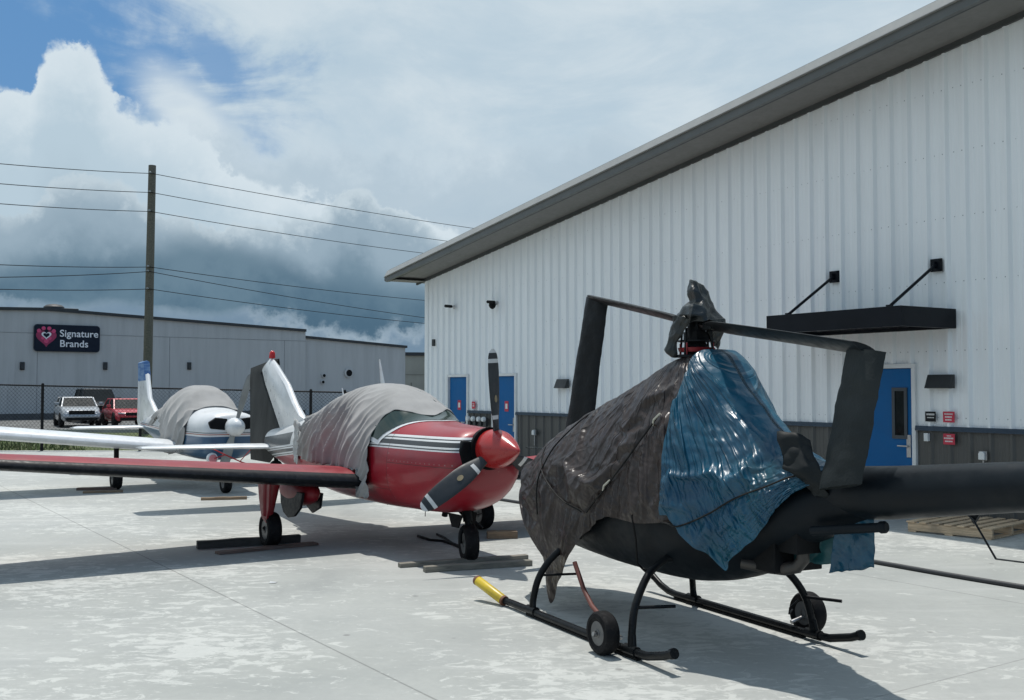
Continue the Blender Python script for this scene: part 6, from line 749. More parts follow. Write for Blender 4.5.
# ================================================================== GROUND
def mat_concrete():
    k = NT('apron_concrete'); ang = math.atan2(-.83, .56)
    v = k.mp(rot=(0, 0, -ang)); X, Y, _ = k.xyz(v)              # X runs along the joints
    big = k.noise(.16, 6, .6); mid = k.noise(1.1, 8, .65); fine = k.noise(14, 6, .7)
    c = k.mix(k.ss(mid, .25, .75), (.280, .293, .278), (.358, .368, .345))
    c = k.mix(k.ss(big, .35, .68, 0, .75), c, (.41, .42, .405))
    c = k.mix(k.ss(fine, .3, .7, 0, .25), c, (.25, .26, .25))
    st = k.noise(.8, 7, .7, k.mp((.35, 2.4, 1), rot=(0, 0, -ang - 1.1)), .5)
    c = k.mix(k.ss(st, .5, .72, 0, .5), c, (.47, .475, .455))
    # pale laitance flakes, denser in some places
    fl = k.noise(6.5, 10, .70, k.mp((.75, 1.25, 1), rot=(0, 0, .25)), .8)
    dens = k.noise(.33, 5, .6, k.mp(loc=(3.2, 1.1, 0)))
    fm = k.ss(k.math('ADD', fl, k.math('MULTIPLY', k.math('SUBTRACT', dens, .5), .75)), .53, .60)
    c = k.mix(k.math('MULTIPLY', fm, .66), c, (.52, .53, .50))
    fl2 = k.noise(13, 8, .7, k.mp((.9, 1.2, 1), loc=(4, 4, 0)))
    fm2 = k.ss(k.math('ADD', fl2, k.math('MULTIPLY', k.math('SUBTRACT', dens, .5), .9)), .56, .64)
    c = k.mix(k.math('MULTIPLY', fm2, .4), c, (.50, .505, .48))
    # damp grey stains
    sn = k.noise(.5, 7, .6, k.mp((1, .45, 1), loc=(9, 2, 0)))
    c = k.mix(k.ss(sn, .56, .74, 0, .55), c, (.2, .212, .208))
    sp = k.ss(k.vor(1.6), .06, .03, 0, .6); c = k.mix(sp, c, (.13, .13, .125))
    # sawn joints
    def joint(val, off, pitch, w):
        d = k.math('ABSOLUTE', k.math('SUBTRACT', k.math('FRACT', k.math('DIVIDE', k.math('SUBTRACT', val, off - pitch / 2), pitch)), .5))
        return k.ss(k.math('MULTIPLY', d, pitch), w, w * .4)
    a = gnd(25, 498); yo = -a.x * math.sin(-ang) * -1; ca, sa = math.cos(-ang), math.sin(-ang)
    y0 = a.x * sa + a.y * ca
    jn = k.math('MAXIMUM', joint(Y, y0, 5.5, .011), k.math('MULTIPLY', joint(X, 2.0, 6.0, .010), .6))
    c = k.mix(k.math('MULTIPLY', jn, .48), c, (.09, .09, .085))
    slab = k.noise(1.0, 0, 0, k.mp((.18, .18, 1)))
    k.set('Base Color', c); k.set('Roughness', k.ss(mid, .3, .7, .62, .85)); k.set('Specular IOR Level', .35)
    k.bump(k.math('ADD', k.math('MULTIPLY', fine, .6), k.math('MULTIPLY', jn, -1.5)), .35, .006)
    return k.m
def sheet(name, pts, z, m, label=None, cat=None):
    b = MB(); n = len(pts); b.add([(p[0], p[1], z) for p in pts], [tuple(range(n))]); o = b.build(name, m); o['kind'] = 'structure'
    if label: o['label'] = label
    if cat: o['category'] = cat
    return o
k = NT('grass_ground'); g1 = k.noise(1.3, 8, .7); g2 = k.noise(18, 6, .7)
cc = k.mix(k.ss(g1, .3, .7), (.045, .075, .022), (.10, .125, .045)); cc = k.mix(k.ss(g2, .4, .7, 0, .6), cc, (.15, .16, .07))
k.set('Base Color', cc); k.set('Roughness', .95); k.bump(g2, 1, .05); MATS['grass_ground'] = k.m
sheet('ground', [(-1500, -1500), (1500, -1500), (1500, 2500), (-1500, 2500)], -0.012, MATS['grass_ground'])
conc = mat_concrete()
sheet('apron', [(-45, -40), (48, -40), (48, 90), (8, 90), (-3.2, 31.2), (-70, 31.2), (-70, -40)], 0.0, conc)
k = NT('parking_asphalt'); g1 = k.noise(.6, 7, .6); g2 = k.noise(30, 4, .6)
k.set('Base Color', k.mix(k.ss(g1, .3, .7), (.10, .102, .10), (.17, .172, .168))); k.set('Roughness', .9); k.bump(g2, .4, .01); MATS['asphalt'] = k.m
sheet('parking_lot', [(-110, 44.5), (-3, 44.5), (30, 150), (-110, 150)], -0.004, MATS['asphalt'])
# kerb along the parking lot
kb = MB(); kb.box2((-110, 44.2, -.01), (-4, 44.42, .13)); o = kb.build('kerb', simple('kerb_concrete', (.36, .36, .34), .85, dirt=(.1, .1, .09), dirt_amt=.5)); o['kind'] = 'structure'
# grass blades (uncountable): strip beyond the apron
gb = MB(); rnd = random.Random(3)
for i in range(9000):
    x = rnd.uniform(-26, -5); y = 31.3 + (rnd.random() ** 1.6) * 12.5
    if x > -.66 * y + 8: continue
    h = rnd.uniform(.05, .16) * (1.6 if noise.noise((x * .5, y * .5, 0)) > .15 else 1); w = .02; a = rnd.uniform(0, PI); dx, dy = math.cos(a) * w, math.sin(a) * w
    lx, ly = rnd.uniform(-.06, .06), rnd.uniform(-.06, .06)
    gb.add([(x - dx, y - dy, -.01), (x + dx, y + dy, -.01), (x + lx, y + ly, h)], [(0, 1, 2)], rnd.randrange(3))
o = gb.build('grass', [simple('grass_blade', (.06, .10, .025), .8, var=.4, scale=.6), simple('grass_blade_light', (.13, .17, .05), .8, var=.4, scale=.6), simple('grass_blade_dry', (.2, .19, .09), .8)])
tag(o, 'short rough grass strip behind the chain link fence', 'grass', kind='stuff')

# ================================================================== HANGAR
HC = Vector((-2.2403, 27.6937, 0)); HX = Vector((.5331, -.8461, 0)); HN = Vector((-.8461, -.5331, 0))
def hw(t, o, z): return HC + HX * t + HN * o + Vector((0, 0, z))   # t along the wall, o out of it
WT = 36.0; PK = 18.0
def ztop(t): return 4.76 + .1185 * (t if t < PK else 2 * PK - t)
def panel_mat(name, col, dirt):
    k = NT(name); v = k.mp((6, 6, .35)); n1 = k.noise(1, 7, .6, v); n2 = k.noise(.5, 5, .6)
    c = k.mix(k.ss(n1, .3, .7), tuple(x * .94 for x in col), col); c = k.mix(k.ss(n2, .4, .7, 0, .25), c, tuple(x * .88 for x in col))
    _, _, Z = k.xyz(); c = k.mix(k.math('MULTIPLY', k.ss(Z, .35, .0), .45), c, dirt)
    k.set('Base Color', c); k.set('Roughness', k.ss(n1, .3, .7, .34, .5)); k.bump(k.noise(2.5, 3, .5, k.mp((1, 1, .4))), .25, .01)
    MATS[name] = k.m; return k.m
m_panel = panel_mat('white_wall_panel', (.84, .87, .88), (.25, .24, .22)); m_wain = panel_mat('grey_wainscot_panel', (.085, .085, .080), (.12, .115, .105))
m_trim = simple('navy_trim', (.022, .045, .075), .4, var=.1); m_fascia = simple('grey_fascia', (.10, .106, .104), .45, var=.06); m_soffit = simple('grey_soffit', (.17, .168, .158), .6, var=.06)
m_rooflight = simple('pale_edge_trim', (.30, .305, .295), .45, var=.05); m_darkgap = simple('shadow_gap_trim', (.05, .055, .055), .6)
m_white = simple('white_frame_paint', (.68, .70, .70), .45, var=.05, dirt=(.3, .28, .25), dirt_amt=.2)
hangar = empty('hangar_building', HC, math.atan2(HX.y, HX.x), 'large white ribbed metal hangar with grey roof edge and dark lower band', 'hangar')
hangar.rotation_euler.z = math.atan2(HX.y, HX.x)
def hl(t, o, z): return Vector((t, -o, z))                          # the same in the hangar's own axes
DOORS = [(1.23, 2.17), (3.43, 4.37), (13.99, 14.97)]; FR = .065; DT = 2.12
def ribbed(t0, t1, z0, z1f, b, depth, base_o=0.0):
    P, r, tp = .3048, .062, .034
    t = math.floor(t0 / P) * P; pts = []
    while t < t1 + P:
        for dt, o in ((0, depth), (tp, depth), (r, 0), (P * .5 - .035, 0), (P * .5 - .03, .004), (P * .5 - .012, .004), (P * .5 - .006, 0), (P * .5 + .035, 0), (P * .5 + .04, .004), (P * .5 + .06, .004), (P * .5 + .066, 0), (P - (r - tp), 0)):
            pts.append((t + dt, o))
        t += P
    q = [(t0, lerp([p[0] for p in pts], [p[1] for p in pts], t0))] + [p for p in pts if t0 < p[0] < t1] + [(t1, lerp([p[0] for p in pts], [p[1] for p in pts], t1))]
    rings = [[hl(a, base_o + o, z0), hl(a, base_o + o, z1f(a))] for a, o in q]
    b.loft(rings, closed=False, cap=False)
def spans(zlo_door_top):                                            # wall stretches between the doors
    s = [-.0] ; e = []
    for a, c_ in DOORS: e.append(a - FR); s.append(c_ + FR)
    e.append(WT); return list(zip(s, e))
wb = MB()
cuts = sorted([x for a, c_ in DOORS for x in (a - FR, c_ + FR)])
for s0, e0 in spans(0): ribbed(s0, e0, 1.30, ztop, wb, .052)
for a, c_ in DOORS: ribbed(a - FR, c_ + FR, DT + FR, ztop, wb, .052)
# screw heads in rows on the panels
for zi, z in enumerate((1.42, 2.35, 3.3, 4.2, 5.1, 6.0)):
    t = .06
    while t < 17.5:
        if z < ztop(t) - .3 and not any(a - .1 < t + .045 < c_ + .1 and z < 2.3 for a, c_ in DOORS):
            for dt in (.075, .20):
                p = (t + dt, z)
                wb.add([hl(p[0] + .009 * math.cos(q * PI / 3), .003 if dt > .1 else .004, p[1] + .009 * math.sin(q * PI / 3)) for q in range(6)] , [tuple(range(6))], 1)
        t += .3048
# side and rear walls, plain behind
wb.add([hl(0, 0, 0), hl(0, -40, 0), hl(0, -40, 4.76), hl(0, 0, 4.76)], [(0, 1, 2, 3)])
wb.add([hl(WT, 0, 0), hl(WT, -40, 0), hl(WT, -40, 4.76), hl(WT, 0, 4.76)], [(0, 1, 2, 3)])
wb.add([hl(0, -40, 0), hl(WT, -40, 0), hl(WT, -40, 4.76), hl(PK, -40, ztop(PK)), hl(0, -40, 4.76)], [(0, 1, 2, 3, 4)])
wall = wb.build('wall', [m_panel, simple('screw_head', (.33, .35, .37), .5)], hangar)
vb = MB()
for s0, e0 in spans(0): ribbed(s0, e0, 0.02, lambda a: 1.235, vb, .036)
vb.build('wainscot', m_wain, hangar)
tb = MB()
for s0, e0 in spans(0):
    tb.box2(hl(s0, -.01, 1.235), hl(e0, .066, 1.262)); tb.box2(hl(s0, -.01, 1.262), hl(e0, .060, 1.300))
tb.build('wainscot_trim', m_trim, hangar)
cb = MB(); cb.box2(hl(-.06, -.10, 0), hl(.10, .045, 4.74)); cb.build('corner_trim', m_panel, hangar, bevel=.006)
fb = MB(); fb.box2(hl(-.05, -39.9, -.005), hl(WT + .05, .018, .025)); fb.build('foundation', simple('kerb_concrete', (.36, .36, .34), .85), hangar)
gb_ = MB()
OV, EV = .97, .50
def rk(t, o, dz): return hl(t, o, ztop(t) + dz)
# roof skin, fascia in three steps, soffit, eave fascia
rb = MB()
for (a, b_) in ((-EV, PK), (PK, WT + EV)):
    rb.add([rk(a, OV - .10, .27), rk(b_, OV - .10, .27), rk(b_, -41, .27), rk(a, -41, .27)], [(0, 1, 2, 3)])
    rb.add([rk(a, OV - .10, .235), rk(b_, OV - .10, .235), rk(b_, -41, .235), rk(a, -41, .235)], [(0, 1, 2, 3)])
    rb.add([rk(a, OV - .10, .235), rk(b_, OV - .10, .235), rk(b_, OV - .10, .27), rk(a, OV - .10, .27)], [(0, 1, 2, 3)])
rb.build('roof', simple('roof_metal', (.20, .205, .21), .45), hangar)
def strip(b, o0, o1, z0, z1):
    for (a, e) in ((-EV, PK), (PK, WT + EV)):
        vs = [rk(t, o, z) for t in (a, e) for o in (o0, o1) for z in (z0, z1)]
        b.add(vs, [(0, 1, 3, 2), (4, 6, 7, 5), (0, 4, 5, 1), (2, 3, 7, 6), (0, 2, 6, 4), (1, 5, 7, 3)])
b = MB()
for (a, e) in ((-EV, PK), (PK, WT + EV)):
    P4 = [(OV - .035, .232), (OV + .045, .082), (OV + .045, .072), (OV - .035, .072)]
    vs = [rk(t, o_, z_) for t in (a, e) for o_, z_ in P4]
    b.add(vs, [(0, 1, 2, 3), (7, 6, 5, 4), (0, 1, 5, 4), (1, 2, 6, 5), (2, 3, 7, 6), (3, 0, 4, 7)])
b.build('rake_cap', m_rooflight, hangar)
b = MB(); strip(b, OV - .055, OV - .002, -.045, .070); strip(b, OV - .06, OV + .01, -.06, -.043); b.build('fascia', m_fascia, hangar)
b = MB(); strip(b, 0.045, OV - .062, -.02, -.0); b.build('soffit', m_soffit, hangar)
b = MB()
strip(b, .034, .078, -.10, -.021); strip(b, OV - .12, OV - .063, -.05, -.022); b.build('soffit_trim', m_darkgap, hangar)
b = MB(); b.box2(hl(-EV - .10, OV + .0, 4.67), hl(-EV - .002, -41, 4.76)); b.box2(hl(-EV - .12, OV + .01, 4.758), hl(-EV + .01, -41, 4.78))
b.build('gutter', m_fascia, hangar, bevel=.02)
b = MB(); b.box2(hl(-EV, OV - .07, 4.66), hl(-.002, -40.5, 4.675)); b.build('eave_soffit', m_soffit, hangar)
m_door = simple('blue_door_paint', (.001, .105, .30), .5, var=.06, scale=1.2, dirt=(.005, .07, .2), dirt_amt=.3, spec=.25)
for i, (a, c_) in enumerate(DOORS):
    b = MB(); b.box2(hl(a + .004, -.06, .02), hl(c_ - .004, -.015, DT - .004)); d = b.build('door', m_door, hangar, bevel=.003)
    b = MB(); b.box2(hl(a - FR, -.05, .02), hl(a, .05, DT + FR)); b.box2(hl(c_, -.05, .02), hl(c_ + FR, .05, DT + FR)); b.box2(hl(a, -.05, DT), hl(c_, .05, DT + FR))
    b.build('door_frame', m_white, d, bevel=.004)
    b = MB(); hx = c_ - .09 if i != 1 else c_ - .09
    b.box2(hl(hx - .035, -.014, .84), hl(hx + .035, .002, 1.16)); b.tube([hl(hx, .0, 1.0), hl(hx, .045, 1.0), hl(hx - .03, .055, 1.0), hl(hx - .15, .055, 1.0)], .012, 8)
    b.build('handle', steel(), d, 40)
    if i == 2:
        b = MB(); x0, x1, z0, z1 = 14.60, 14.86, 1.10, 1.84
        b.box2(hl(x0, -.015, z0), hl(x0 + .05, .004, z1)); b.box2(hl(x1 - .05, -.015, z0), hl(x1, .004, z1)); b.box2(hl(x0 + .05, -.015, z0), hl(x1 - .05, .004, z0 + .05)); b.box2(hl(x0 + .05, -.015, z1 - .05), hl(x1 - .05, .004, z1))
        b.build('window_frame', simple('window_bead', (.05, .06, .07), .5), d)
        b = MB(); b.box2(hl(x0 + .05, -.02, z0 + .05), hl(x1 - .05, -.009, z1 - .05)); b.build('window_pane', glass_dark(), d)
    else:
        b = MB(); cx = (a + c_) / 2 + (.02 if i == 0 else .05)
        b.box2(hl(cx - .08, -.014, 1.30), hl(cx + .08, -.008, 1.54)); 
        b.box2(hl(cx - .045, -.0075, 1.36), hl(cx + .045, -.005, 1.48), 1); b.build('warning_placard', [simple('red_sign', (.50, .03, .06), .4), simple('sign_lettering', (.72, .72, .70), .5)], d)
# entrance canopy over the near door: part of the hangar
m_can = simple('canopy_black', (.006, .008, .012), .38, var=.15)
b = MB(); x0, x1 = 13.30, 15.70
b.box2(hl(x0, 1.14, 2.65), hl(x1, 1.20, 2.92)); b.box2(hl(x0, .035, 2.65), hl(x0 + .06, 1.14, 2.92)); b.box2(hl(x1 - .06, .035, 2.65), hl(x1, 1.14, 2.92)); b.box2(hl(x0 + .06, .035, 2.65), hl(x1 - .06, .095, 2.92))
b.box2(hl(x0 + .06, .095, 2.80), hl(x1 - .06, 1.14, 2.83))
q = x0 + .1
while q < x1 - .1: b.box2(hl(q, .1, 2.70), hl(q + .05, 1.135, 2.795)); q += .155
can = b.build('canopy', m_can, hangar, bevel=.004)
for t in (13.61, 15.41):
    b = MB(); b.tube([hl(t, .07, 3.55), hl(t, 1.06, 2.93)], .022, 10); b.box(hl(t, 1.06, 2.935), (.05, .09, .03)); b.build('rod', m_can, can, 40)
    b = MB(); b.box2(hl(t - .09, .032, 3.46), hl(t + .09, .058, 3.64)); b.box2(hl(t - .012, .045, 3.50), hl(t + .012, .12, 3.60))
    for dx in (-.06, .06):
        for dz in (-.06, .06): b.lathe([(0, .012), (.015, .012)], hl(t + dx, .058, 3.55 + dz), (0, -1, 0), 6)
    b.build('rod_bracket', m_can, can, bevel=.002)
# fixtures on the wall: things of their own
HROT = math.atan2(HX.y, HX.x)
def wl(name, t, z, label, cat, group=None): return empty(name, hw(t, .054, z), HROT, label, cat, group)
m_lamp = simple('bronze_lamp', (.025, .028, .03), .5, var=.1)
def wall_lamp(t, z, label):
    e = wl('wall_lamp', t, z, label, 'lamp', 'wedge lamps on the hangar wall')
    b = MB(); b.prism([(0, -.09), (-.13, -.09), (-.05, .10), (0, .10)], lambda u, v, s: Vector((s, u, v)), -.2, .2); b.build('housing', m_lamp, e, bevel=.006)
    b = MB(); b.box2((-.16, -.115, -.096), (.16, -.02, -.091)); b.build('lens', simple('lamp_lens', (.45, .45, .42), .3), e)
wall_lamp(15.48, 1.92, 'grey wedge lamp on the white hangar wall right of the windowed blue door')
wall_lamp(6.35, 1.93, 'grey wedge lamp on the hangar wall above the wainscot, behind the hanging sleeve')
def plate_sign(t, z, w, h, m, rows, label, name='wall_sign'):
    e = wl(name, t, z, label, 'sign')
    b = MB(); b.box2((-w / 2, -.004, -h / 2), (w / 2, -.012, h / 2)); b.build('plate', m, e, bevel=.003)
    b = MB(); rr = random.Random(int(t * 100 + z * 10))
    for j, (rz, rh, wid) in enumerate(rows):
        x = -wid / 2
        while x < wid / 2 - .004:
            lw = rr.uniform(.006, .014); b.box2((x, -.0125, rz - rh / 2), (x + lw, -.0145, rz + rh / 2)); x += lw + .005
    b.build('lettering', simple('sign_lettering', (.72, .72, .70), .5), e)
rd = simple('red_sign', (.50, .03, .06), .4)
plate_sign(15.29, 1.435, .17, .14, simple('black_sign', (.015, .016, .018), .4), [(.03, .025, .12), (-.015, .012, .10)], 'small black plate sign on white wall beside the windowed blue door')
plate_sign(15.58, 1.435, .18, .15, rd, [(.04, .018, .13), (.0, .022, .11), (-.04, .018, .1)], 'small red sign on the white wall panel, right of the black sign')
plate_sign(15.58, 1.13, .18, .15, rd, [(.045, .014, .06), (.012, .022, .15), (-.03, .018, .12)], 'small red sign on the dark wainscot, below the other red sign')
plate_sign(2.55, 1.43, .16, .17, rd, [(.03, .02, .09), (-.02, .03, .08)], 'small red sign on white wall between the two far blue doors')
e = wl('junction_box', 15.24, 1.145, 'small pale grey box on the dark wainscot under the black sign', 'box')
b = MB(); b.box2((-.035, 0, -.055), (.035, -.05, .055)); b.build('box_body', m_white, e, bevel=.004); b = MB(); b.box2((-.028, -.05, -.04), (.028, -.055, .04)); b.build('box_cover', m_white, e, bevel=.002)
def outlet(t, z, label, cat='outlet', nm='weatherproof_outlet'):
    e = wl(nm, t, z, label, cat)
    b = MB(); b.box2((-.06, 0, -.06), (.06, -.035, .06)); b.build('box_body', steel(), e, bevel=.006)
    b = MB(); b.prism([(-.045, -.05), (.045, -.05), (.045, .03), (.02, .055), (-.02, .055), (-.045, .03)], lambda u, v, s: Vector((u, -s, v)), .036, .07); b.build('flip_cover', m_white, e, bevel=.005)
    b = MB(); b.tube([(0, -.02, -.06), (0, -.02, -.28)], .012, 8); b.build('conduit', steel(), e)
outlet(16.1, .93, 'grey outlet box on the wainscot above the black tail boom')
outlet(5.25, .86, 'grey outlet box on the far wainscot right of the second blue door')
m_cctv = simple('camera_white', (.5, .5, .5), .4)
for t, z, d_, lab in ((1.56, 3.88, .9, 'slim security camera high on hangar wall near the far corner'), (3.63, 3.84, 1.2, 'stubby security camera with dark dome, high above the second blue door')):
    e = wl('security_camera', t, z, lab, 'camera')
    b = MB(); b.lathe([(0, .05), (.03, .05), (.04, .02), (.14, .02)], (.02, 0, 0), (0, -1, 0), 12); b.build('mount', m_cctv, e, 40)
    b = MB(); b.tube([(-.16, -.16, .03), (.12, -.15, .0)], .038, 10); 
    if d_ > 1: b.lathe([(0, .08), (.05, .085), (.1, .06), (.13, .02)], (.0, -.13, -.02), (0, 0, -1), 14)
    b.build('camera_body', dull_black(), e, 40)
e = wl('door_bell', .52, 3.02, 'tiny grey sensor box on white wall near far hangar corner', 'sensor'); e.name = 'wall_sensor'
b = MB(); b.box2((-.05, 0, -.09), (.05, -.06, .09)); b.build('sensor_body', m_lamp, e, bevel=.01)
# row of four round meters between the two far doors
for i, t in enumerate((2.42, 2.66, 2.93, 3.16)):
    e = wl('utility_meter', t, 1.10, ('utility meter nearest the left blue door', 'second round utility meter from the left blue door', 'third round utility meter from the left blue door', 'round utility meter nearest the propeller and right blue door')[i], 'meter', 'round meters between the far blue doors')
    b = MB(); b.box2((-.06, 0, -.16), (.06, -.06, .03)); b.build('meter_base', m_lamp, e, bevel=.006)
    b = MB(); b.lathe([(0, .06), (.05, .06), (.07, .05), (.075, .02)], (0, -.06, .0), (0, -1, 0), 16); b.build('meter_dial', m_white, e, 40)

# ================================================================== WAREHOUSE BEHIND
WH0 = Vector((-30.2, 62, 0)); WD = Vector((.8, .6, 0)); WI = Vector((-.6, .8, 0))
def wp(s, o, z): return Vector((s, -o, z))
k = NT('warehouse_wall_paint'); v = k.mp((1.2, 1.2, .12)); n1 = k.noise(1.6, 7, .65, v); n2 = k.noise(.15, 4, .5)
cc = k.mix(k.ss(n1, .35, .7), (.50, .50, .49), (.43, .43, .42)); cc = k.mix(k.ss(k.noise(4, 6, .7, k.mp((1, 1, .05))), .58, .75, 0, .5), cc, (.24, .24, .24))
cc = k.mix(k.ss(n2, .4, .65, 0, .3), cc, (.47, .47, .45)); k.set('Base Color', cc); k.set('Roughness', .9); m_wh = k.m
wh = empty('warehouse', WH0, math.atan2(.6, .8), 'long pale grey concrete warehouse with dark roof edge and stained walls', 'warehouse')
S1, S2 = 19.6, 27.9
prof = [(-46, 5.2), (-26, 5.75), (2.5, 6.58), (S1, 5.86)]
b = MB()
for (a, za), (c_, zc_) in zip(prof[:-1], prof[1:]):
    b.add([wp(a, 0, 0), wp(c_, 0, 0), wp(c_, 0, zc_), wp(a, 0, za)], [(0, 1, 2, 3)])
b.add([wp(S1, 0, 0), wp(S1, -30, 0), wp(S1, -30, 5.86), wp(S1, 0, 5.86)], [(0, 1, 2, 3)]); b.add([wp(-46, 0, 0), wp(-46, -30, 0), wp(-46, -30, 5.2), wp(-46, 0, 5.2)], [(0, 1, 2, 3)])
b.build('wall', m_wh, wh)
b = MB(); b.box2(wp(S1 + .01, -1.2, 0), wp(S2, -30, 4.0)); b.add([wp(S1, -.25, 0), wp(S2, -.25, 0), wp(S2, -.25, 4.92), wp(S1, -.25, 5.42)], [(0, 1, 2, 3)]); b.add([wp(S2, -.25, 0), wp(S2, -30, 0), wp(S2, -30, 4.92), wp(S2, -.25, 4.92)], [(0, 1, 2, 3)])
b.build('side_wing', m_wh, wh)
b = MB()
for (a, za), (c_, zc_) in zip(prof[:-1], prof[1:]):
    vs = [wp(s, o, z + dz) for (s, z) in ((a, za), (c_, zc_)) for o in (.15, -30) for dz in (-.02, .16)]
    b.add(vs, [(0, 1, 3, 2), (4, 6, 7, 5), (0, 4, 5, 1), (2, 3, 7, 6), (0, 2, 6, 4), (1, 5, 7, 3)])
vs = [wp(s, o, z + dz) for (s, z) in ((S1 + .002, 5.42), (S2 + .1, 4.92)) for o in (-.1, -30) for dz in (-.02, .16)]
b.add(vs, [(0, 1, 3, 2), (4, 6, 7, 5), (0, 4, 5, 1), (2, 3, 7, 6), (0, 2, 6, 4), (1, 5, 7, 3)])
b.build('roof_edge', simple('dark_coping', (.03, .033, .036), .6), wh)
b = MB()
b.box2(wp(-46, .001, 5.17), wp(S1, .012, 5.20))
for s in (-38, -30, -22, -14, -6, 2, 10, 18): b.box2(wp(s, .001, 0), wp(s + .03, .011, 5.16))
b.build('panel_joint', simple('joint_grey', (.26, .26, .26), .9), wh)  # grey lines along the wall panel joints
b = MB(); b.box2(wp(-46, .02, 0.0), wp(S1, .05, .35)); b.build('base_strip', simple('dark_strip_grey', (.10, .10, .10), .9), wh)  # plain dark strip along the foot of the wall
def sof(px, py_h=0):
    u = (px - 512) / FPX; return (u * 62 + 30.2) / (.8 - .6 * u)
def wz(px, py):
    s = sof(px); D = 62 + .6 * s; return CAMH + ray(px, py).z / ray(px, py).y * D
def world_w(s, o, z): return WH0 + WD * s - WI * o + Vector((0, 0, z))
WROT = math.atan2(.6, .8)
for px, lab in ((22, 'small dark lamp on the warehouse wall under left end of sign'), (105, 'small dark lamp on the warehouse wall left of the wooden pole'), (189, 'small dark lamp on the warehouse wall right of the wooden pole')):
    e = empty('wall_lamp', world_w(sof(px), 0.0, wz(px, 366)), WROT, lab, 'lamp', 'small lamps on the warehouse wall')
    b = MB(); b.box2((-.13, 0, -.24), (.13, -.1, .24)); b.build('housing', m_lamp, e, bevel=.02); b = MB(); b.box2((-.1, -.1, -.2), (.1, -.16, .05)); b.build('hood', m_lamp, e, bevel=.02)
for px, py, sz, lab in ((350, 373, .3, 'round fan vent on the lower wing of the warehouse'), (325, 375.5, .14, 'upper small dark vent on the lower warehouse wing'), (324, 382, .13, 'lower small dark vent on the lower warehouse wing')):
    e = empty('wall_vent', world_w(sof(px), -.25, wz(px, py)), WROT, lab, 'vent')
    b = MB(); b.lathe([(0, sz * 1.2), (.12, sz * 1.2), (.14, sz)], (0, 0, 0), (0, -1, 0), 16); b.build('vent_ring', m_wh, e, 40); b = MB(); b.lathe([(0, sz * .8), (.02, sz * .8)], (0, -.135, 0), (0, -1, 0), 14); b.build('vent_hole', dull_black(), e)
e = empty('roof_vent', world_w(sof(57), -1.0, 6.70), WROT, 'low dark hump vent on the warehouse roof peak', 'vent')
b = MB(); b.lathe([(0, .62), (.18, .60), (.3, .45), (.36, .15)], (0, 0, 0), (0, 0, 1), 16); b.build('vent_cowl', simple('dark_coping', (.03, .033, .036), .6), e, 40); b = MB(); b.box2((.5, -.3, -.1), (1.4, .3, .12)); b.build('vent_base', simple('dark_coping', (.03, .033, .036), .6), e, bevel=.05)
# the sign
s0, s1 = sof(33.3), sof(98.3); zc_ = (wz(66, 338.5)); sgn = empty('wall_sign', world_w((s0 + s1) / 2, .05, zc_), WROT, 'dark rounded shop sign with pink heart and white lettering on warehouse', 'sign')
sw, shh = (s1 - s0), 1.58
def rrect(w, h, r, n=6): return [(sx * (w / 2 - r) + r * math.cos(a), sy * (h / 2 - r) + r * math.sin(a)) for sx, sy, a0 in ((1, 1, 0), (-1, 1, PI / 2), (-1, -1, PI), (1, -1, 3 * PI / 2)) for a in [a0 + PI / 2 * i / n for i in range(n + 1)]]
b = MB(); b.prism(rrect(sw, shh, .18), lambda u, v, s: Vector((u, -s, v)), 0, .14); b.build('board', simple('sign_navy', (.008, .014, .028), .4), sgn)
b = MB(); b.prism(rrect(sw + .06, shh + .06, .2), lambda u, v, s: Vector((u, -s, v)), -.02, .10); b.build('sign_rim', simple('sign_rim', (.02, .03, .045), .4), sgn)
m_wt = simple('sign_white', (.80, .80, .82), .5); m_pk = simple('sign_pink', (.62, .06, .17), .5); m_pk2 = simple('sign_dark_pink', (.33, .025, .09), .5)
text_mesh('Signature', .595, .012, 'lettering', m_wt, sgn, (-.50 * sw + sw * .375, -.158, .10), (PI / 2, 0, 0), .007)
text_mesh('Brands', .595, .012, 'lettering', m_wt, sgn, (-.50 * sw + sw * .375, -.158, -.52), (PI / 2, 0, 0), .007)
def heart(cx, cz, sx, sy, n=40): return [(cx + sx * 16 * math.sin(t) ** 3 / 17, cz + sy * (13 * math.cos(t) - 5 * math.cos(2 * t) - 2 * math.cos(3 * t) - math.cos(4 * t)) / 17) for t in [2 * PI * i / n for i in range(n)]]
b = MB(); hx, hz = -sw / 2 + sw * .175, .02
b.prism(heart(hx, hz, .62, .60), lambda u, v, s: Vector((u, -s, v)), .142, .15, 1)
for dx, dz, r_ in ((-.42, .40, .12), (-.16, .55, .12), (.16, .55, .12), (.42, .40, .12), (0, -.2, .14), (-.2, -.05, .1), (.2, -.05, .1)):
    b.lathe([(0, r_), (.008, r_ * .9)], (hx + dx, -.151, hz + dz), (0, -1, 0), 12, 0)
b.prism(heart(hx, hz + .14, .30, .27), lambda u, v, s: Vector((u, -s, v)), .160, .166, 2)
b.prism(heart(hx, hz + .14, .19, .17), lambda u, v, s: Vector((u, -s, v)), .167, .171, 3)
b.build('heart_logo', [m_pk, m_pk2, m_wt, simple('sign_navy', (.008, .014, .028), .4)], sgn)
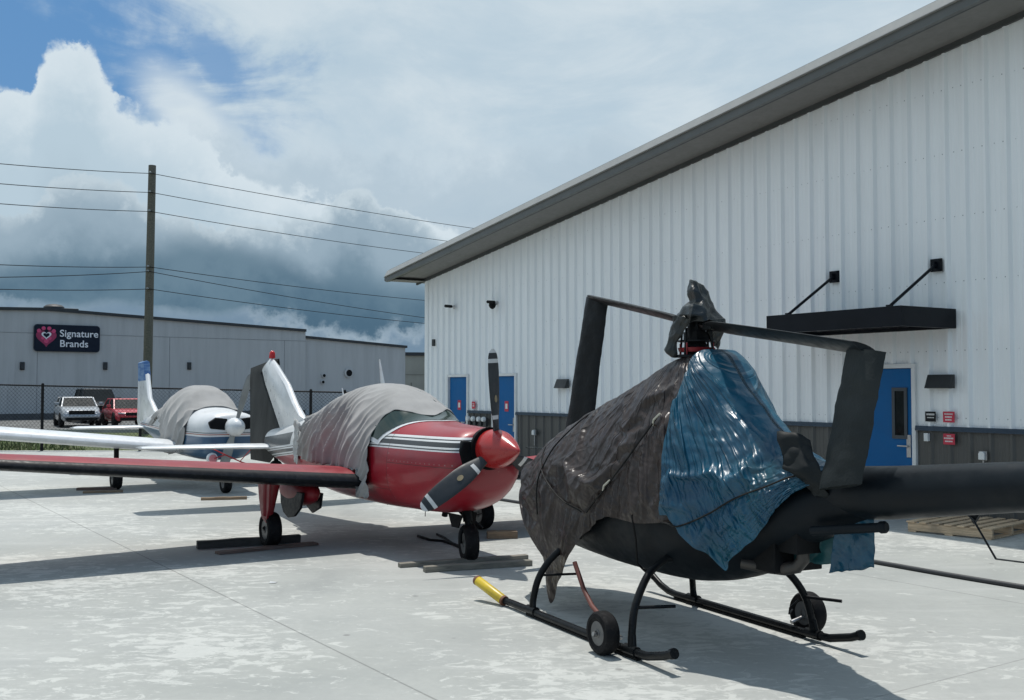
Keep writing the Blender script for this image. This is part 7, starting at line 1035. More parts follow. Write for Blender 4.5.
# beige building farther off
e = empty('beige_building', (-10.6, 95, 0), .25, 'low tan building with dark roof line seen between the warehouse and hangar', 'building')
mb_ = simple('tan_block_wall', (.34, .33, .28), .85, scale=.5)
b = MB(); b.box2((0, 0, 0), (26, 14, 4.85)); b.build('wall', mb_, e); b = MB(); b.box2((-.15, -.2, 4.86), (26.2, 14.2, 5.15)); b.box2((-1.4, 4, 5.2), (.2, 6, 5.9)); b.build('roof_edge', simple('dark_coping', (.03, .033, .036), .6), e)
b = MB(); b.box2((1.45, -.02, 0), (1.55, -.003, 2.4)); b.box2((0, -.03, 3.1), (26, -.003, 3.14)); b.build('wall_joint', simple('tan_joint', (.2, .19, .16), .9), e)

# ================================================================== POWER POLE AND WIRES
m_pole = wood('pole_wood', (.13, .12, .095))
PB = gnd(146.2, 433.5); PY = PB.y; PT = at(152.3, 165.5, PY)
def pole(base, top, label):
    e = empty('utility_pole', base, 0, label, 'utility pole')
    b = MB(); b.tube([(0, 0, -.1)] + [(top - base) * f for f in (.33, .66, 1)], [.19, .18, .165, .15], 14); b.build('shaft', m_pole, e, 50)
    for h in ATT:
        p = (top - base) * (h / (top - base).z); b = MB(); b.lathe([(0, .03), (.06, .05), (.10, .05), (.14, .03)], p + Vector((0, -.16, 0)), (0, -1, 0), 10); b.build('insulator', simple('insulator_grey', (.3, .31, .3), .3), e, 40)
    return e
def zof(py): return at(150, py, PY).z
ATT = [zof(y) for y in (173.5, 192.5, 211.5, 267, 271.5, 289)]
pole(Vector((PB.x, PB.y, 0)), PT, 'tall slightly leaning brown wooden utility pole rising behind the white aircraft tail')
ends = {}
wires = [((0, 161), (152, 173.5), (475, 223.5)), ((0, 181), (151.5, 192.5), (450, 236.5)), ((0, 201), (151, 211.5), (427, 248.5)),
         ((0, 262), (150, 267), (427, 295.5)), ((0, 274.5), (149.5, 271.5), (427, 313)), ((0, 286.5), (149.5, 289), (427, 318.5))]
wl_lab = ['topmost thin black wire crossing the sky at the pole top', 'second thin black wire from the pole top', 'third thin black wire from the pole top', 'fourth wire on the pole, topmost of the lower three', 'fifth wire on the pole, slack and sagging right', 'lowest thin black wire on the utility pole']
m_wire = simple('wire_black', (.012, .012, .013), .7)
YL, YR = 33.0, 62.0
for (a, m_, c_), lab in zip(wires, wl_lab):
    pm = at(m_[0], m_[1], PY - .2); yl = PY + (YL - PY) * .75
    pa = at(a[0], a[1], yl); d = pa - pm; PLE = pm + d * 1.6
    yr = PY + (YR - PY) * .7; pc = at(c_[0], c_[1], yr); d2 = pc - pm; PRE = pm + d2 * 1.75
    b = MB()
    sagL, sagR = .10, .28
    pts = [pm + (PLE - pm) * f + Vector((0, 0, -sagL * 4 * f * (1 - f))) for f in [i / 16 for i in range(16, -1, -1)]]
    pts += [pm + (PRE - pm) * f + Vector((0, 0, -sagR * 4 * f * (1 - f))) for f in [i / 20 for i in range(1, 21)]]
    b.tube(pts, .014, 5); o = b.build('power_wire', m_wire); tag(o, lab, 'wire', 'wires strung across the sky'); ends[lab] = (PLE, PRE)

# ================================================================== CHAIN LINK FENCE
m_fp = simple('fence_black', (.012, .012, .013), .5)
fence = empty('chain_link_fence', (-16, 31, 0), 0, 'black chain link fence with posts and top rail before the parked cars', 'fence')
FX0, FX1 = -26, -4.6
def ftop(x): return 1.93 - (x + 14.5) * .022          # the rail drops a little to the right
def fl(x, z): return Vector((x + 16, 0, z))
posts = [43, 141, 208, 311, 345]
px_posts = [-22.9] + [(p - 512) / FPX * 31 for p in posts]
for x in px_posts:
    b = MB(); b.tube([fl(x, -.05), fl(x, ftop(x) + .03)], .042, 10); b.lathe([(0, .045), (.02, .045), (.05, .02)], fl(x, ftop(x) + .03), (0, 0, 1), 10); b.build('post', m_fp, fence, 50)
b = MB(); b.tube([fl(FX0, ftop(FX0)), fl(FX1, ftop(FX1))], .022, 8); b.build('top_rail', m_fp, fence, 50)
b = MB(); pit = .115; x = FX0 - 2.2
while x < FX1:
    for sgn_ in (1, -1):
        pts = []
        a, c_ = (x, x + 1.9) if sgn_ > 0 else (x + 1.9, x)
        p0 = (a, .03); p1 = (c_, 1.93)
        lo = max(0, 0); f0, f1 = 0, 1
        # clip to the fence run
        for lim, s_ in ((FX0, 1), (FX1, -1)):
            if (p1[0] - p0[0]) != 0:
                f = (lim - p0[0]) / (p1[0] - p0[0]); d_ = (p1[0] - p0[0]) * s_
                if d_ > 0: f0 = max(f0, f)
                else: f1 = min(f1, f)
        if f1 - f0 < .02: continue
        q0 = fl(p0[0] + (p1[0] - p0[0]) * f0, .03 + 1.9 * f0); q1x = p0[0] + (p1[0] - p0[0]) * f1; q1 = fl(q1x, (.03 + 1.9 * f1))
        q1.z = q1.z * ftop(q1x) / 1.93 + (.03 if f1 == 1 else 0)
        off = Vector((0, .006 * sgn_, 0)); b.tube([q0 + off, q1 + off], .0036, 3, cap=False)
    x += pit
b.build('wire_mesh', m_fp, fence)

# ================================================================== PARKED CARS
def car(kind, loc, rot, col, label):
    e = empty('parked_car' if kind != 'pickup' else 'pickup_truck', loc, rot, label, 'car' if kind != 'pickup' else 'pickup truck')
    Lh = {'suv': 2.2, 'pickup': 2.75, 'hatch': 2.1}[kind]; Wd = {'suv': .92, 'pickup': 1.0, 'hatch': .89}[kind]
    paint = simple('car_paint_' + label.split()[0], col, .3, .2 if kind == 'suv' else 0, coat=.6, var=.05); gl = glass_dark(); bk = dull_black(); gl = simple('car_glass', (.02, .026, .028), .5, var=.1, spec=.05)
    bel = {'suv': 1.02, 'pickup': 1.2, 'hatch': .90}[kind]; top = {'suv': 1.44, 'pickup': 1.84, 'hatch': 1.36}[kind]
    # lower body: stations along the length, half width and top height
    st = [(-Lh, .62, .86, bel * .86), (-Lh + .12, .40, .96, bel * .96), (-Lh * .5, .28, 1, bel), (0, .27, 1, bel), (Lh * .38, .28, 1, bel * .99), (Lh * .62, .30, .99, bel * .93), (Lh * .9, .32, .92, bel * .82), (Lh * .98, .36, .84, bel * .72), (Lh, .42, .80, bel * .60)]
    b = MB(); rings = []
    for x, zb, wf, zt in st:
        w = Wd * wf; rings.append([Vector(p) for p in ((x, -w * .9, zb), (x, -w, zb + .1), (x, -w, zt - .22), (x, -w * .93, zt - .04), (x, -w * .8, zt), (x, w * .8, zt), (x, w * .93, zt - .04), (x, w, zt - .22), (x, w, zb + .1), (x, w * .9, zb))])
    b.loft(rings); body = b.build('body', paint, e, 45)
    if kind == 'pickup': cabx = (-.75, -.55, .75, 1.25)
    elif kind == 'suv': cabx = (-Lh + .12, -Lh + .5, .35, 1.05)
    else: cabx = (-Lh + .25, -Lh + .85, .15, .95)
    x0, x1, x2, x3 = cabx; zb = bel - .06
    def cab(f, wob=0):                                    # glasshouse, f=0 base f=1 top
        return [Vector(p) for p in ((x0 + (x1 - x0) * f, -Wd * (.90 - .17 * f), zb + (top - zb) * f), (x3 + (x2 - x3) * f, -Wd * (.86 - .15 * f), zb + (top - zb) * f), (x3 + (x2 - x3) * f, Wd * (.86 - .15 * f), zb + (top - zb) * f), (x0 + (x1 - x0) * f, Wd * (.90 - .17 * f), zb + (top - zb) * f))]
    b = MB(); b.loft([cab(0), cab(.93)]); b.build('windows', gl, e, bevel=.02)
    b = MB(); A, B_ = cab(.90), cab(1.0); T = [p + Vector((0, 0, 0)) for p in B_]
    for r_ in (A,):
        c_ = sum(r_, Vector()) / 4
        A = [c_ + (p - c_) * 1.02 for p in r_]
    b.loft([A, T]); rf = b.build('roof', paint, e, bevel=.04)
    for i in (0, 1, 2, 3):
        b = MB(); a0, a1 = cab(0)[i], cab(.92)[i]; b.tube([a0, a1], .04, 6); b.build('pillar', paint, e, 50)
    for sy in (0, 1):
        m0 = (cab(0)[0 if sy == 0 else 3] + cab(0)[1 if sy == 0 else 2]) / 2; m1 = (cab(.92)[0 if sy == 0 else 3] + cab(.92)[1 if sy == 0 else 2]) / 2; b = MB(); b.tube([m0, m1], .04, 6); b.build('pillar', paint, e, 50)
    for s in (-1, 1):
        for xx in (Lh * .63, -Lh * .60):
            r_ = .36 if kind != 'pickup' else .41
            w = empty('wheel', (xx, s * (Wd - .10), r_)); w.parent = e
            b = MB(); b.lathe([(-.11, r_ * .6), (-.11, r_ * .93), (-.07, r_), (.07, r_), (.11, r_ * .93), (.12, r_ * .62)], (0, 0, 0), (0, s, 0), 22); b.build('tyre', rubber(), w, 40)
            b = MB(); b.lathe([(.09, r_ * .62), (.105, r_ * .6), (.08, r_ * .2), (.11, .05)], (0, 0, 0), (0, s, 0), 14); b.build('rim', steel(), w, 40)
        b = MB(); b.prism([(Wd * .52, bel * .70), (Wd * .86, bel * .72), (Wd * .88, bel * .80), (Wd * .55, bel * .76)] if kind != 'suv' else [(Wd * .60, bel * .55), (Wd * .88, bel * .55), (Wd * .88, bel * .68), (Wd * .60, bel * .64)], lambda u, v, t: Vector((t, s * u, v)), Lh * .92, Lh * .995); b.build('headlight', simple('headlight_glass', (.55, .57, .6), .15), e, bevel=.01)
        b = MB(); b.box((x3 - .25, s * (Wd + .08), bel + .10), (.12, .2, .14)); b.build('side_mirror', paint, e, bevel=.03)
    b = MB(); gw = Wd * (.62 if kind != 'hatch' else .5)
    b.box((Lh * .985, 0, bel * .70), (.1, gw * 2, bel * .18)); b.build('grille', bk, e, bevel=.02)
    b = MB(); b.box((Lh * .985, 0, .40), (.1, Wd * 1.5, .14)); b.build('lower_grille', bk, e, bevel=.02)
    b = MB(); b.box((Lh * .99 + .02, 0, .52), (.07, Wd * 1.72, .10)); b.build('bumper', paint if kind != 'pickup' else steel(), e, bevel=.03)
    if kind == 'pickup':
        b = MB(); b.box((-1.75, 0, 1.22), (1.9, 1.9, .05)); b.build('bed_cover', bk, e, bevel=.02)
    return e
CH = math.atan2(-.88, .47)
car('suv', Vector((-21.3, 51.5, 0)), CH, (.36, .38, .40), 'silver grey suv parked nose first behind the fence, leftmost of three vehicles')
car('pickup', Vector((-23.0, 57.8, 0)), CH + .12, (.012, .013, .016), 'black pickup truck parked behind the silver suv and red car')
car('hatch', Vector((-18.9, 51.6, 0)), CH + .05, (.45, .012, .03), 'red car parked behind the fence next to the silver suv')

# ================================================================== AIRCRAFT
def se(hw_, hz, n, a):                     # superellipse point
    c, s = math.cos(a), math.sin(a)
    return hw_ * math.copysign(abs(c) ** (2 / n), c), hz * math.copysign(abs(s) ** (2 / n), s)
class Fus:
    def __init__(s, st):
        st = sorted(st); s.x = [q[0] for q in st]; s.zb = [q[1] for q in st]; s.zt = [q[2] for q in st]; s.hw = [q[3] for q in st]; s.zc = [q[4] for q in st]; s.n = [q[5] for q in st]
    def p(s, x, a, off=0):
        zb, zt, hw_, zc, n = (crom(s.x, k, x) for k in (s.zb, s.zt, s.hw, s.zc, s.n))
        up = math.sin(a) >= 0; y, z = se(hw_ + off, (zt - zc if up else zc - zb) + off, n, a)
        return Vector((x, y, zc + z))
    def ring(s, x, n=40, off=0): return [s.p(x, 2 * PI * k / n, off) for k in range(n)]
def airfoil(c, t, n=14):                    # closed outline, x from 0 (LE) to -c, list of (dx,dz)
    up, lo = [], []
    for i in range(n + 1):
        b = (1 - math.cos(PI * i / n)) / 2
        y = 5 * t * (.2969 * math.sqrt(b) - .126 * b - .3516 * b * b + .2843 * b**3 - .1036 * b**4)
        up.append((-b * c, y * c * 1.15)); lo.append((-b * c, -y * c * .85))
    return up[::-1] + lo[1:-1]
def wing_mesh(name, side, stations, parent, mats, le_frac=.09, axis='y', smooth=50):
    b = MB(); n = 14; rings = []
    for s, xle, c, z, t in stations:
        af = airfoil(c, t, n)
        rings.append([Vector((xle + dx, side * s, z + dz)) for dx, dz in af] if axis == 'y' else [Vector((xle + dx, dz, s)) for dx, dz in af])
    m = len(rings[0])
    def mif(i, k):
        return 1 if len(mats) > 1 and (n - 2 <= k <= n + 7) else 0
    b.loft(rings, True, True, 0, mif)
    return b.build(name, mats, parent, smooth)
def blade_mesh(R_, root, chord, mats, twist0=.75, twist1=.30, tipw=True, n=16):
    # prop blade along +z, axis +x, returned as MB ; material 1 white marks
    b = MB(); rings = []; segs = 44
    fr = [root + (R_ - root) * i / segs for i in range(segs + 1)]
    for r_ in fr:
        f = (r_ - root) / (R_ - root)
        c = chord * crom([0, .12, .35, .65, .88, .97, 1], [.42, .62, 1, 1, .80, .52, .20], f); t = chord * lerp([0, .15, .5, 1], [.40, .22, .10, .045], f)
        tw = -(twist0 + (twist1 - twist0) * f)
        rg = []
        for k in range(n):
            a = 2 * PI * k / n; y, x = c / 2 * math.cos(a), t / 2 * math.sin(a)
            rg.append(Vector((x * math.cos(tw) + y * math.sin(tw), y * math.cos(tw) - x * math.sin(tw), r_)))
        rings.append(rg)
    def mif(i, k):
        f = i / segs
        if not tipw: return 0
        return 1 if (f > .945 or .835 < f < .885) or (.19 < f < .235 and 5 * n // 16 <= k % n < 8 * n // 16 ) or (.19 < f < .235 and k % n in (n * 3 // 16, n * 4 // 16)) else 0
    b.loft(rings, True, True, 0, mif); return b
def wheel(parent, name, c, r_, w, side=1, steer=0):
    e = empty(name, c, steer); e.parent = parent
    b = MB(); h = w / 2
    b.lathe([(-h * .75, r_ * .55), (-h, r_ * .72), (-h * .92, r_ * .9), (-h * .6, r_ * .985), (-h * .2, r_), (h * .2, r_), (h * .6, r_ * .985), (h * .92, r_ * .9), (h, r_ * .72), (h * .75, r_ * .55)], (0, 0, 0), (0, 1, 0), 30); b.build('tyre', rubber(), e, 35)
    b = MB(); b.lathe([(-h * .8, r_ * .56), (-h * .55, r_ * .5), (-h * .5, r_ * .25), (-h * .85, r_ * .2), (-h * .9, .02), (h * .9, .02), (h * .85, r_ * .2), (h * .5, r_ * .25), (h * .55, r_ * .5), (h * .8, r_ * .56)], (0, 0, 0), (0, 1, 0), 22); b.build('rim', simple('wheel_hub_grey', (.16, .16, .16), .5, .6, dirt=(.04, .035, .03), dirt_amt=.7), e, 35)
    return e

# ---- red aircraft
m_whitep = simple('white_aircraft_paint', (.66, .68, .69), .35, var=.06, dirt=(.36, .35, .32), dirt_amt=.3, coat=.3)
def mat_redplane():
    k = NT('red_plane_paint'); X, Y, Z = k.xyz()
    zz = k.math('SUBTRACT', Z, k.math('MULTIPLY', k.math('MINIMUM', k.math('SUBTRACT', X, .9), 0), .085))
    r1 = k.noise(1.2, 7, .65); r2 = k.noise(6, 6, .7)
    red = k.mix(k.ss(r1, .3, .7), (.235, .005, .015), (.32, .009, .020))
    red = k.mix(k.ss(r2, .58, .8, 0, .3), red, (.22, .03, .035)); red = k.mix(k.ss(k.noise(26, 3, .5), .70, .74, 0, .35), red, (.45, .2, .18))
    whi = k.mix(k.ss(r1, .3, .7), (.60, .61, .61), (.70, .71, .71)); whi = k.mix(k.ss(r2, .5, .75, 0, .4), whi, (.40, .40, .38))
    dk = (.022, .024, .026)
    def band(lo, hi): return k.math('MULTIPLY', k.math('GREATER_THAN', zz, lo), k.math('LESS_THAN', zz, hi))
    up_w = k.math('MAXIMUM', k.math('LESS_THAN', X, 1.02), 0)
    c = k.mix(k.math('MULTIPLY', k.math('GREATER_THAN', zz, 1.325), up_w), red, whi)
    c = k.mix(band(1.175, 1.325), c, whi)
    c = k.mix(band(1.190, 1.203), c, dk); c = k.mix(band(1.222, 1.272), c, dk); c = k.mix(band(1.290, 1.302), c, dk)
    # grey-black field above the stripes on the tail cone
    tl = k.math('MULTIPLY', k.math('LESS_THAN', X, -2.4), k.math('MULTIPLY', k.math('GREATER_THAN', zz, 1.325), k.math('LESS_THAN', zz, 1.50)))
    c = k.mix(tl, c, (.045, .05, .05))
    def line(v, at_, w): return k.ss(k.math('ABSOLUTE', k.math('SUBTRACT', v, at_)), w, w * .5)
    ln = k.math('MAXIMUM', line(X, 1.30, .006), line(X, .92, .004))
    ln = k.math('MAXIMUM', ln, k.math('MULTIPLY', line(Z, 1.02, .005), k.math('GREATER_THAN', X, 1.30)))
    ln = k.math('MAXIMUM', ln, k.math('MULTIPLY', line(Z, .72, .004), k.math('LESS_THAN', X, 1.30)))
    px_ = k.math('PINGPONG', X, .04); pz_ = k.math('PINGPONG', Z, .04)
    dz1 = k.math('ABSOLUTE', k.math('SUBTRACT', Z, 1.045)); dx1 = k.math('ABSOLUTE', k.math('SUBTRACT', X, 1.33))
    dot = k.math('MAXIMUM', k.math('MULTIPLY', k.math('LESS_THAN', px_, .007), k.math('MULTIPLY', k.math('LESS_THAN', dz1, .007), k.math('GREATER_THAN', X, 1.3))), k.math('MULTIPLY', k.math('LESS_THAN', pz_, .007), k.math('LESS_THAN', dx1, .007)))
    c = k.mix(k.math('MULTIPLY', ln, .75), c, (.03, .01, .01)); c = k.mix(k.math('MULTIPLY', dot, .5), c, (.30, .25, .24))
    scr = k.ss(k.noise(2.5, 9, .75, k.mp((1, 1, 3), loc=(2, 0, 1)), 2), .66, .70, 0, .3); c = k.mix(scr, c, (.38, .14, .13))
    k.set('Base Color', c); k.set('Roughness', k.ss(r1, .3, .7, .28, .48)); k.set('Coat Weight', .3); k.set('Coat Roughness', .12); k.bump(k.noise(4, 3, .5), .06, .02); return k.m
m_rp = mat_redplane()
m_redp = simple('red_wing_paint', (.23, .010, .018), .45, var=.14, scale=1.5, dirt=(.30, .12, .11), dirt_amt=.4)
m_boot = simple('black_deice_boot', (.007, .009, .012), .45, var=.3, scale=6, dirt=(.06, .06, .06), dirt_amt=.3)
m_spin = simple('spinner_red', (.36, .018, .018), .32, var=.08, dirt=(.30, .04, .03), dirt_amt=.3, coat=.3)
m_blade = simple('prop_blade_grey', (.028, .032, .036), .5, var=.2, dirt=(.12, .12, .12), dirt_amt=.2)
m_mark = simple('prop_white_mark', (.66, .66, .64), .5, dirt=(.3, .3, .3), dirt_amt=.4)
RH = Vector((.53, -.848, 0)).normalized(); RO = Vector((-1.58, 12.95, 0)); RR = math.atan2(RH.y, RH.x)
red = empty('light_airplane', RO, RR, 'red low wing propeller airplane with black and white stripes under a grey cover', 'airplane')
RF = Fus([(-4.66, .92, 1.12, .03, 1.0, 2), (-4.2, .84, 1.20, .10, .98, 2), (-3.3, .70, 1.26, .21, .93, 2.1), (-2.4, .58, 1.40, .33, .93, 2.2), (-1.5, .50, 1.56, .46, .94, 2.3), (-.7, .46, 1.76, .565, .95, 2.4), (0, .45, 1.87, .60, .95, 2.4), (.55, .45, 1.83, .60, .95, 2.4), (.95, .46, 1.68, .59, .95, 2.5), (1.25, .47, 1.52, .575, .95, 2.5), (1.6, .48, 1.455, .555, .96, 2.6), (2.0, .51, 1.43, .52, .98, 2.6), (2.3, .60, 1.415, .47, 1.0, 2.5), (2.46, .72, 1.39, .42, 1.04, 2.4), (2.52, .80, 1.35, .37, 1.06, 2.3)])
b = MB(); xs = [-4.66 + (2.52 + 4.66) * (i / 90) for i in range(91)]
b.loft([RF.ring(x, 44) for x in xs]); fus = b.build('fuselage', m_rp, red, 60)
# air intakes and shutter-dark gap behind the spinner
b = MB()
for sgn_ in (-1, 1):
    pts = [(.06, .10), (.30, .13), (.345, .02), (.30, -.14), (.10, -.17)]
    b.prism([(sgn_ * u, v) for u, v in pts], lambda u, v, t: Vector((t, u, 1.17 + v)), 2.44, 2.535)
b.build('air_intake', dull_black(), red, bevel=.02)
b = MB(); b.lathe([(0, .215), (.06, .22)], (2.50, 0, 1.21), (1, 0, 0), 28); b.build('prop_backplate', dull_black(), red, 40)
# dark exhaust-side slot behind the spinner on the cowl
b = MB()
rings = []
for x in (2.20, 2.28, 2.36, 2.44, 2.50):
    f = (x - 2.20) / .3; a1 = R(48 - 4 * f); a0 = R(lerp([0, 1], [40, -14], f))
    rings.append([RF.p(x, a0 + (a1 - a0) * q / 7, .004) for q in range(8)])
b.loft(rings, False, False); b.build('cowl_gap', dull_black(), red, 60)
# windscreen with white surround, and side window strip under the cover
def patch(F_, x0f, x1f, a0, a1, off, n1=24, n2=24):
    b = MB(); b.loft([[F_.p(x0f(a0 + (a1 - a0) * j / n2) + (x1f(a0 + (a1 - a0) * j / n2) - x0f(a0 + (a1 - a0) * j / n2)) * i / n1, a0 + (a1 - a0) * j / n2, off) for i in range(n1 + 1)] for j in range(n2 + 1)], False, False); return b
wsf = lambda a: lerp([R(18), R(40), R(90), R(140), R(162)], [1.02, 1.20, 1.50, 1.20, 1.02], a)
wsb = lambda a: lerp([R(18), R(60), R(90), R(120), R(162)], [.62, .55, .60, .55, .62], a)
k = NT('windscreen_glass'); k.set('Base Color', (.018, .035, .030, 1)); k.set('Roughness', .10); k.set('Specular IOR Level', .5); m_ws = k.m
patch(RF, lambda a: wsb(a), lambda a: wsf(a) + .05, R(17), R(163), .005).build('windscreen_frame', m_whitep, red, 60)
patch(RF, lambda a: wsb(a), lambda a: wsf(a), R(21), R(159), .010).build('windscreen', m_ws, red, 60)
# wings
for side in (1, -1):
    dz = -.09 if side == 1 else 0; w = wing_mesh('wing', side, [(.45, .80, 1.75, .75 + dz, .145), (.62, .78, 1.72, .765 + dz, .145), (2.2, .74, 1.52, .90 + dz, .14), (3.9, .68, 1.28, 1.05 + dz, .135), (5.1, .62, 1.10, 1.155 + dz, .13), (5.32, .52, .85, 1.17 + dz, .10), (5.40, .35, .5, 1.175 + dz, .06)], red, [m_redp, m_boot])
    pass
    b = MB()
    for s in (1.3, 2.6): b.box((-.55, side * s, .82 + .085 * (s - .62)), (.5, .02, .012))
    b.lathe([(0, .045), (.05, .05), (.1, .02)], (.72, side * 5.0, 1.15), (1, 0, 0), 12)
    b.build('landing_light', glass_dark(), w, 40)
    # gear: pod bulge, door, leg, wheel
    b = MB(); b.lathe([(x, .17 * math.sqrt(max(0, 1 - ((x - .42) / .52) ** 2))) for x in [i * .06 - .1 for i in range(18)]], (-.66, side * .99, .60), (1, 0, .0), 22)
    b.build('gear_pod', m_redp, red, 60)
    b = MB(); b.prism([(-.52, .62), (.24, .62), (.20, .44), (.04, .335), (-.16, .30), (-.34, .35), (-.46, .46)], lambda u, v, t: Vector((u, side * (1.10 + t + (.62 - v) * .10), v)), 0, .03); b.prism([(-.44, .60), (.16, .60), (.10, .42), (-.14, .34), (-.36, .42)], lambda u, v, t: Vector((u, side * (.84 + t), v)), 0, .03); b.build('gear_well_door', m_boot, red, 40, bevel=.006)
    b = MB(); b.tube([(.04, side * 1.44, .78), (.0, side * 1.44, .45), (-.02, side * 1.42, .22)], [.05, .045, .035], 12); b.tube([(-.02, side * 1.42, .26), (-.02, side * 1.50, .20)], .03, 8); b.tube([(-.12, side * 1.40, .50), (-.20, side * 1.38, .30), (-.02, side * 1.40, .22)], .018, 6)
    lg = b.build('landing_gear_leg', dull_black(), red, 50)
    b = MB(); b.prism([(.24, .80), (-.20, .80), (-.17, .55), (-.10, .33), (.06, .28), (.17, .45)], lambda u, v, t: Vector((u, side * (1.50 + t + (.78 - v) * -.04), v)), 0, .022); b.tube([(.06, side * 1.44, .78), (.02, side * 1.47, .36)], [.11, .06], 12); b.build('gear_fairing', m_redp, red, 40, bevel=.01)
    wh_ = wheel(red, 'main_wheel', (-.02, side * 1.42, .20), .20, .17)
# stabiliser, fin, rudder
for side in (1, -1):
    wing_mesh('stabilizer', side, [(.06, -3.72, .95, .93, .09), (.6, -3.80, .86, .94, .09), (1.75, -3.98, .66, .95, .08), (1.95, -4.10, .46, .95, .06)], red, [m_whitep])
def slab_fin(poly, th0, m, name, parent, yoff=0, tipz=2.25, mats=None, rot=0, hinge=None):
    # flat-sided fin with soft edges: outline polygon in x,z, swelling to th0 in the middle
    b = MB(); n = len(poly); c = sum((Vector(p) for p in poly), Vector((0, 0))) / n
    inner = [c + (Vector(p) - c) * .86 for p in poly]
    def T(p, t):
        v = Vector((p[0], t, p[1]))
        if rot:
            hx = lerp([hinge[0][1], hinge[1][1]], [hinge[0][0], hinge[1][0]], p[1]); d_ = p[0] - hx
            v = Vector((hx + d_ * math.cos(rot), t + d_ * math.sin(rot), p[1]))
        return v
    rings = [[T(p, -.004) for p in poly], [T(p, -th0) for p in inner]]; vs = [T(p, .004) for p in poly] + [T(p, th0) for p in inner] + [T(p, -.004) for p in poly] + [T(p, -th0) for p in inner]
    fs = [(k_, (k_ + 1) % n, n + (k_ + 1) % n, n + k_) for k_ in range(n)] + [tuple(n + k_ for k_ in range(n))] + [(2 * n + k_, 2 * n + (k_ + 1) % n, 3 * n + (k_ + 1) % n, 3 * n + k_) for k_ in range(n)] + [tuple(3 * n + k_ for k_ in range(n))] + [(k_, (k_ + 1) % n, 2 * n + (k_ + 1) % n, 2 * n + k_) for k_ in range(n)]
    b.add(vs, fs); return b.build(name, m, parent, 50)
fin = slab_fin([(-2.65, 1.38), (-2.95, 1.56), (-3.35, 1.90), (-3.99, 2.26), (-4.08, 2.30), (-4.20, 2.29), (-4.55, 2.16), (-4.35, 1.90), (-3.55, 1.12), (-3.0, 1.22)], .05, m_whitep, 'fin', red)
b = MB(); b.tube([(-4.30, .052, 2.02), (-3.56, .058, 1.22)], .006, 5); b.tube([(-4.26, .052, 2.02), (-3.50, .058, 1.22)], .006, 5); b.build('fin_stripe', dull_black(), fin)
k = NT('weathered_rudder'); n1 = k.noise(2, 8, .7, k.mp((3, 3, .4))); k.set('Base Color', k.mix(k.ss(n1, .3, .7), (.008, .009, .009), (.030, .033, .032))); k.set('Roughness', .7); m_rud = k.m
slab_fin([(-4.03, 2.295), (-4.22, 2.285), (-4.95, 2.16), (-4.93, 2.0), (-4.62, .70), (-4.0, .68), (-3.58, .98), (-3.56, 1.13), (-4.36, 1.90), (-4.57, 2.15)], .035, m_rud, 'rudder', red, rot=R(9), hinge=((-3.6, 1.1), (-4.6, 2.2)))
b = MB(); b.lathe([(0, .05), (.04, .05), (.09, .042), (.12, .015)], (-4.10, 0, 2.30), (0, 0, 1), 12); b.build('beacon', simple('beacon_red', (.45, .01, .01), .2), fin, 50)
# antennas on the cabin roof poke through the cover
def antenna(x, h, w, parent, rake):
    b = MB(); z = crom(RF.x, RF.zt, x) - .02
    b.loft([[Vector((x + rake * f * h - math.cos(a) * w * (1 - .75 * f) + 0, .012 * math.sin(a) * (1 - .6 * f), z + h * f)) for a in [2 * PI * q / 10 for q in range(10)]] for f in (0, .15, .5, .9, 1)]); b.build('antenna', m_whitep, parent, 50)
antenna(-.02, .34, .065, red, -.32); antenna(-1.20, .22, .035, red, -.5)
# propeller: spinner and three blades
HUB = Vector((2.66, .02, 1.21)); prop = empty('propeller', HUB); prop.parent = red
b = MB(); b.lathe([(-.12, .195), (-.02, .20), (.08, .185), (.17, .152), (.27, .102), (.36, .05), (.405, .022), (.42, .006)], (0, 0, 0), (1, 0, 0), 40); b.build('spinner', m_spin, prop, 60)
for i in range(3):
    bl = blade_mesh(1.02, .12, .20, None).build('blade', [m_blade, m_mark], prop, 50); bl.rotation_euler = (R(-3 + 120 * i) * -1, 0, 0)
    b = MB(); b.lathe([(0, .032), (.004, .032)], (0, 0, 0), (1, 0, 0), 14); d_ = b.build('blade_decal', simple('tan_decal', (.30, .24, .14), .5), bl)
    tw = -(.75 + (.30 - .75) * .45); d_.location = (.012 * math.cos(tw), -.012 * math.sin(tw), .12 + .87 * .45); d_.rotation_euler = (0, 0, -tw)
    d_.scale = (1, .8, 1.2)
# nose gear
b = MB(); b.tube([(2.06, 0, .60), (2.10, 0, .42)], .05, 12); b.tube([(2.10, 0, .44), (2.12, 0, .33)], .032, 10); b.tube([(2.12, -.10, .20), (2.12, -.10, .30), (2.12, -.06, .37), (2.12, .06, .37), (2.12, .10, .30), (2.12, .10, .20)], .022, 8)
b.tube([(1.82, .0, .55), (2.07, 0, .46)], .02, 8); b.tube([(2.18, .05, .42), (2.24, .10, .36)], .012, 6); b.build('nose_gear_leg', dull_black(), red, 50)
for sy in (-1, 1):
    b = MB(); b.prism([(1.75, .50), (2.05, .50), (1.98, .32), (1.90, .22), (1.84, .26)] if sy > 0 else [(1.9, .5), (2.2, .5), (2.12, .36), (1.98, .36)], lambda u, v, t: Vector((u, sy * .13 + t, v)), 0, .015); b.build('gear_door', dull_black(), red)
wheel(red, 'nose_wheel', (2.12, 0, .195), .195, .15, steer=R(-14))
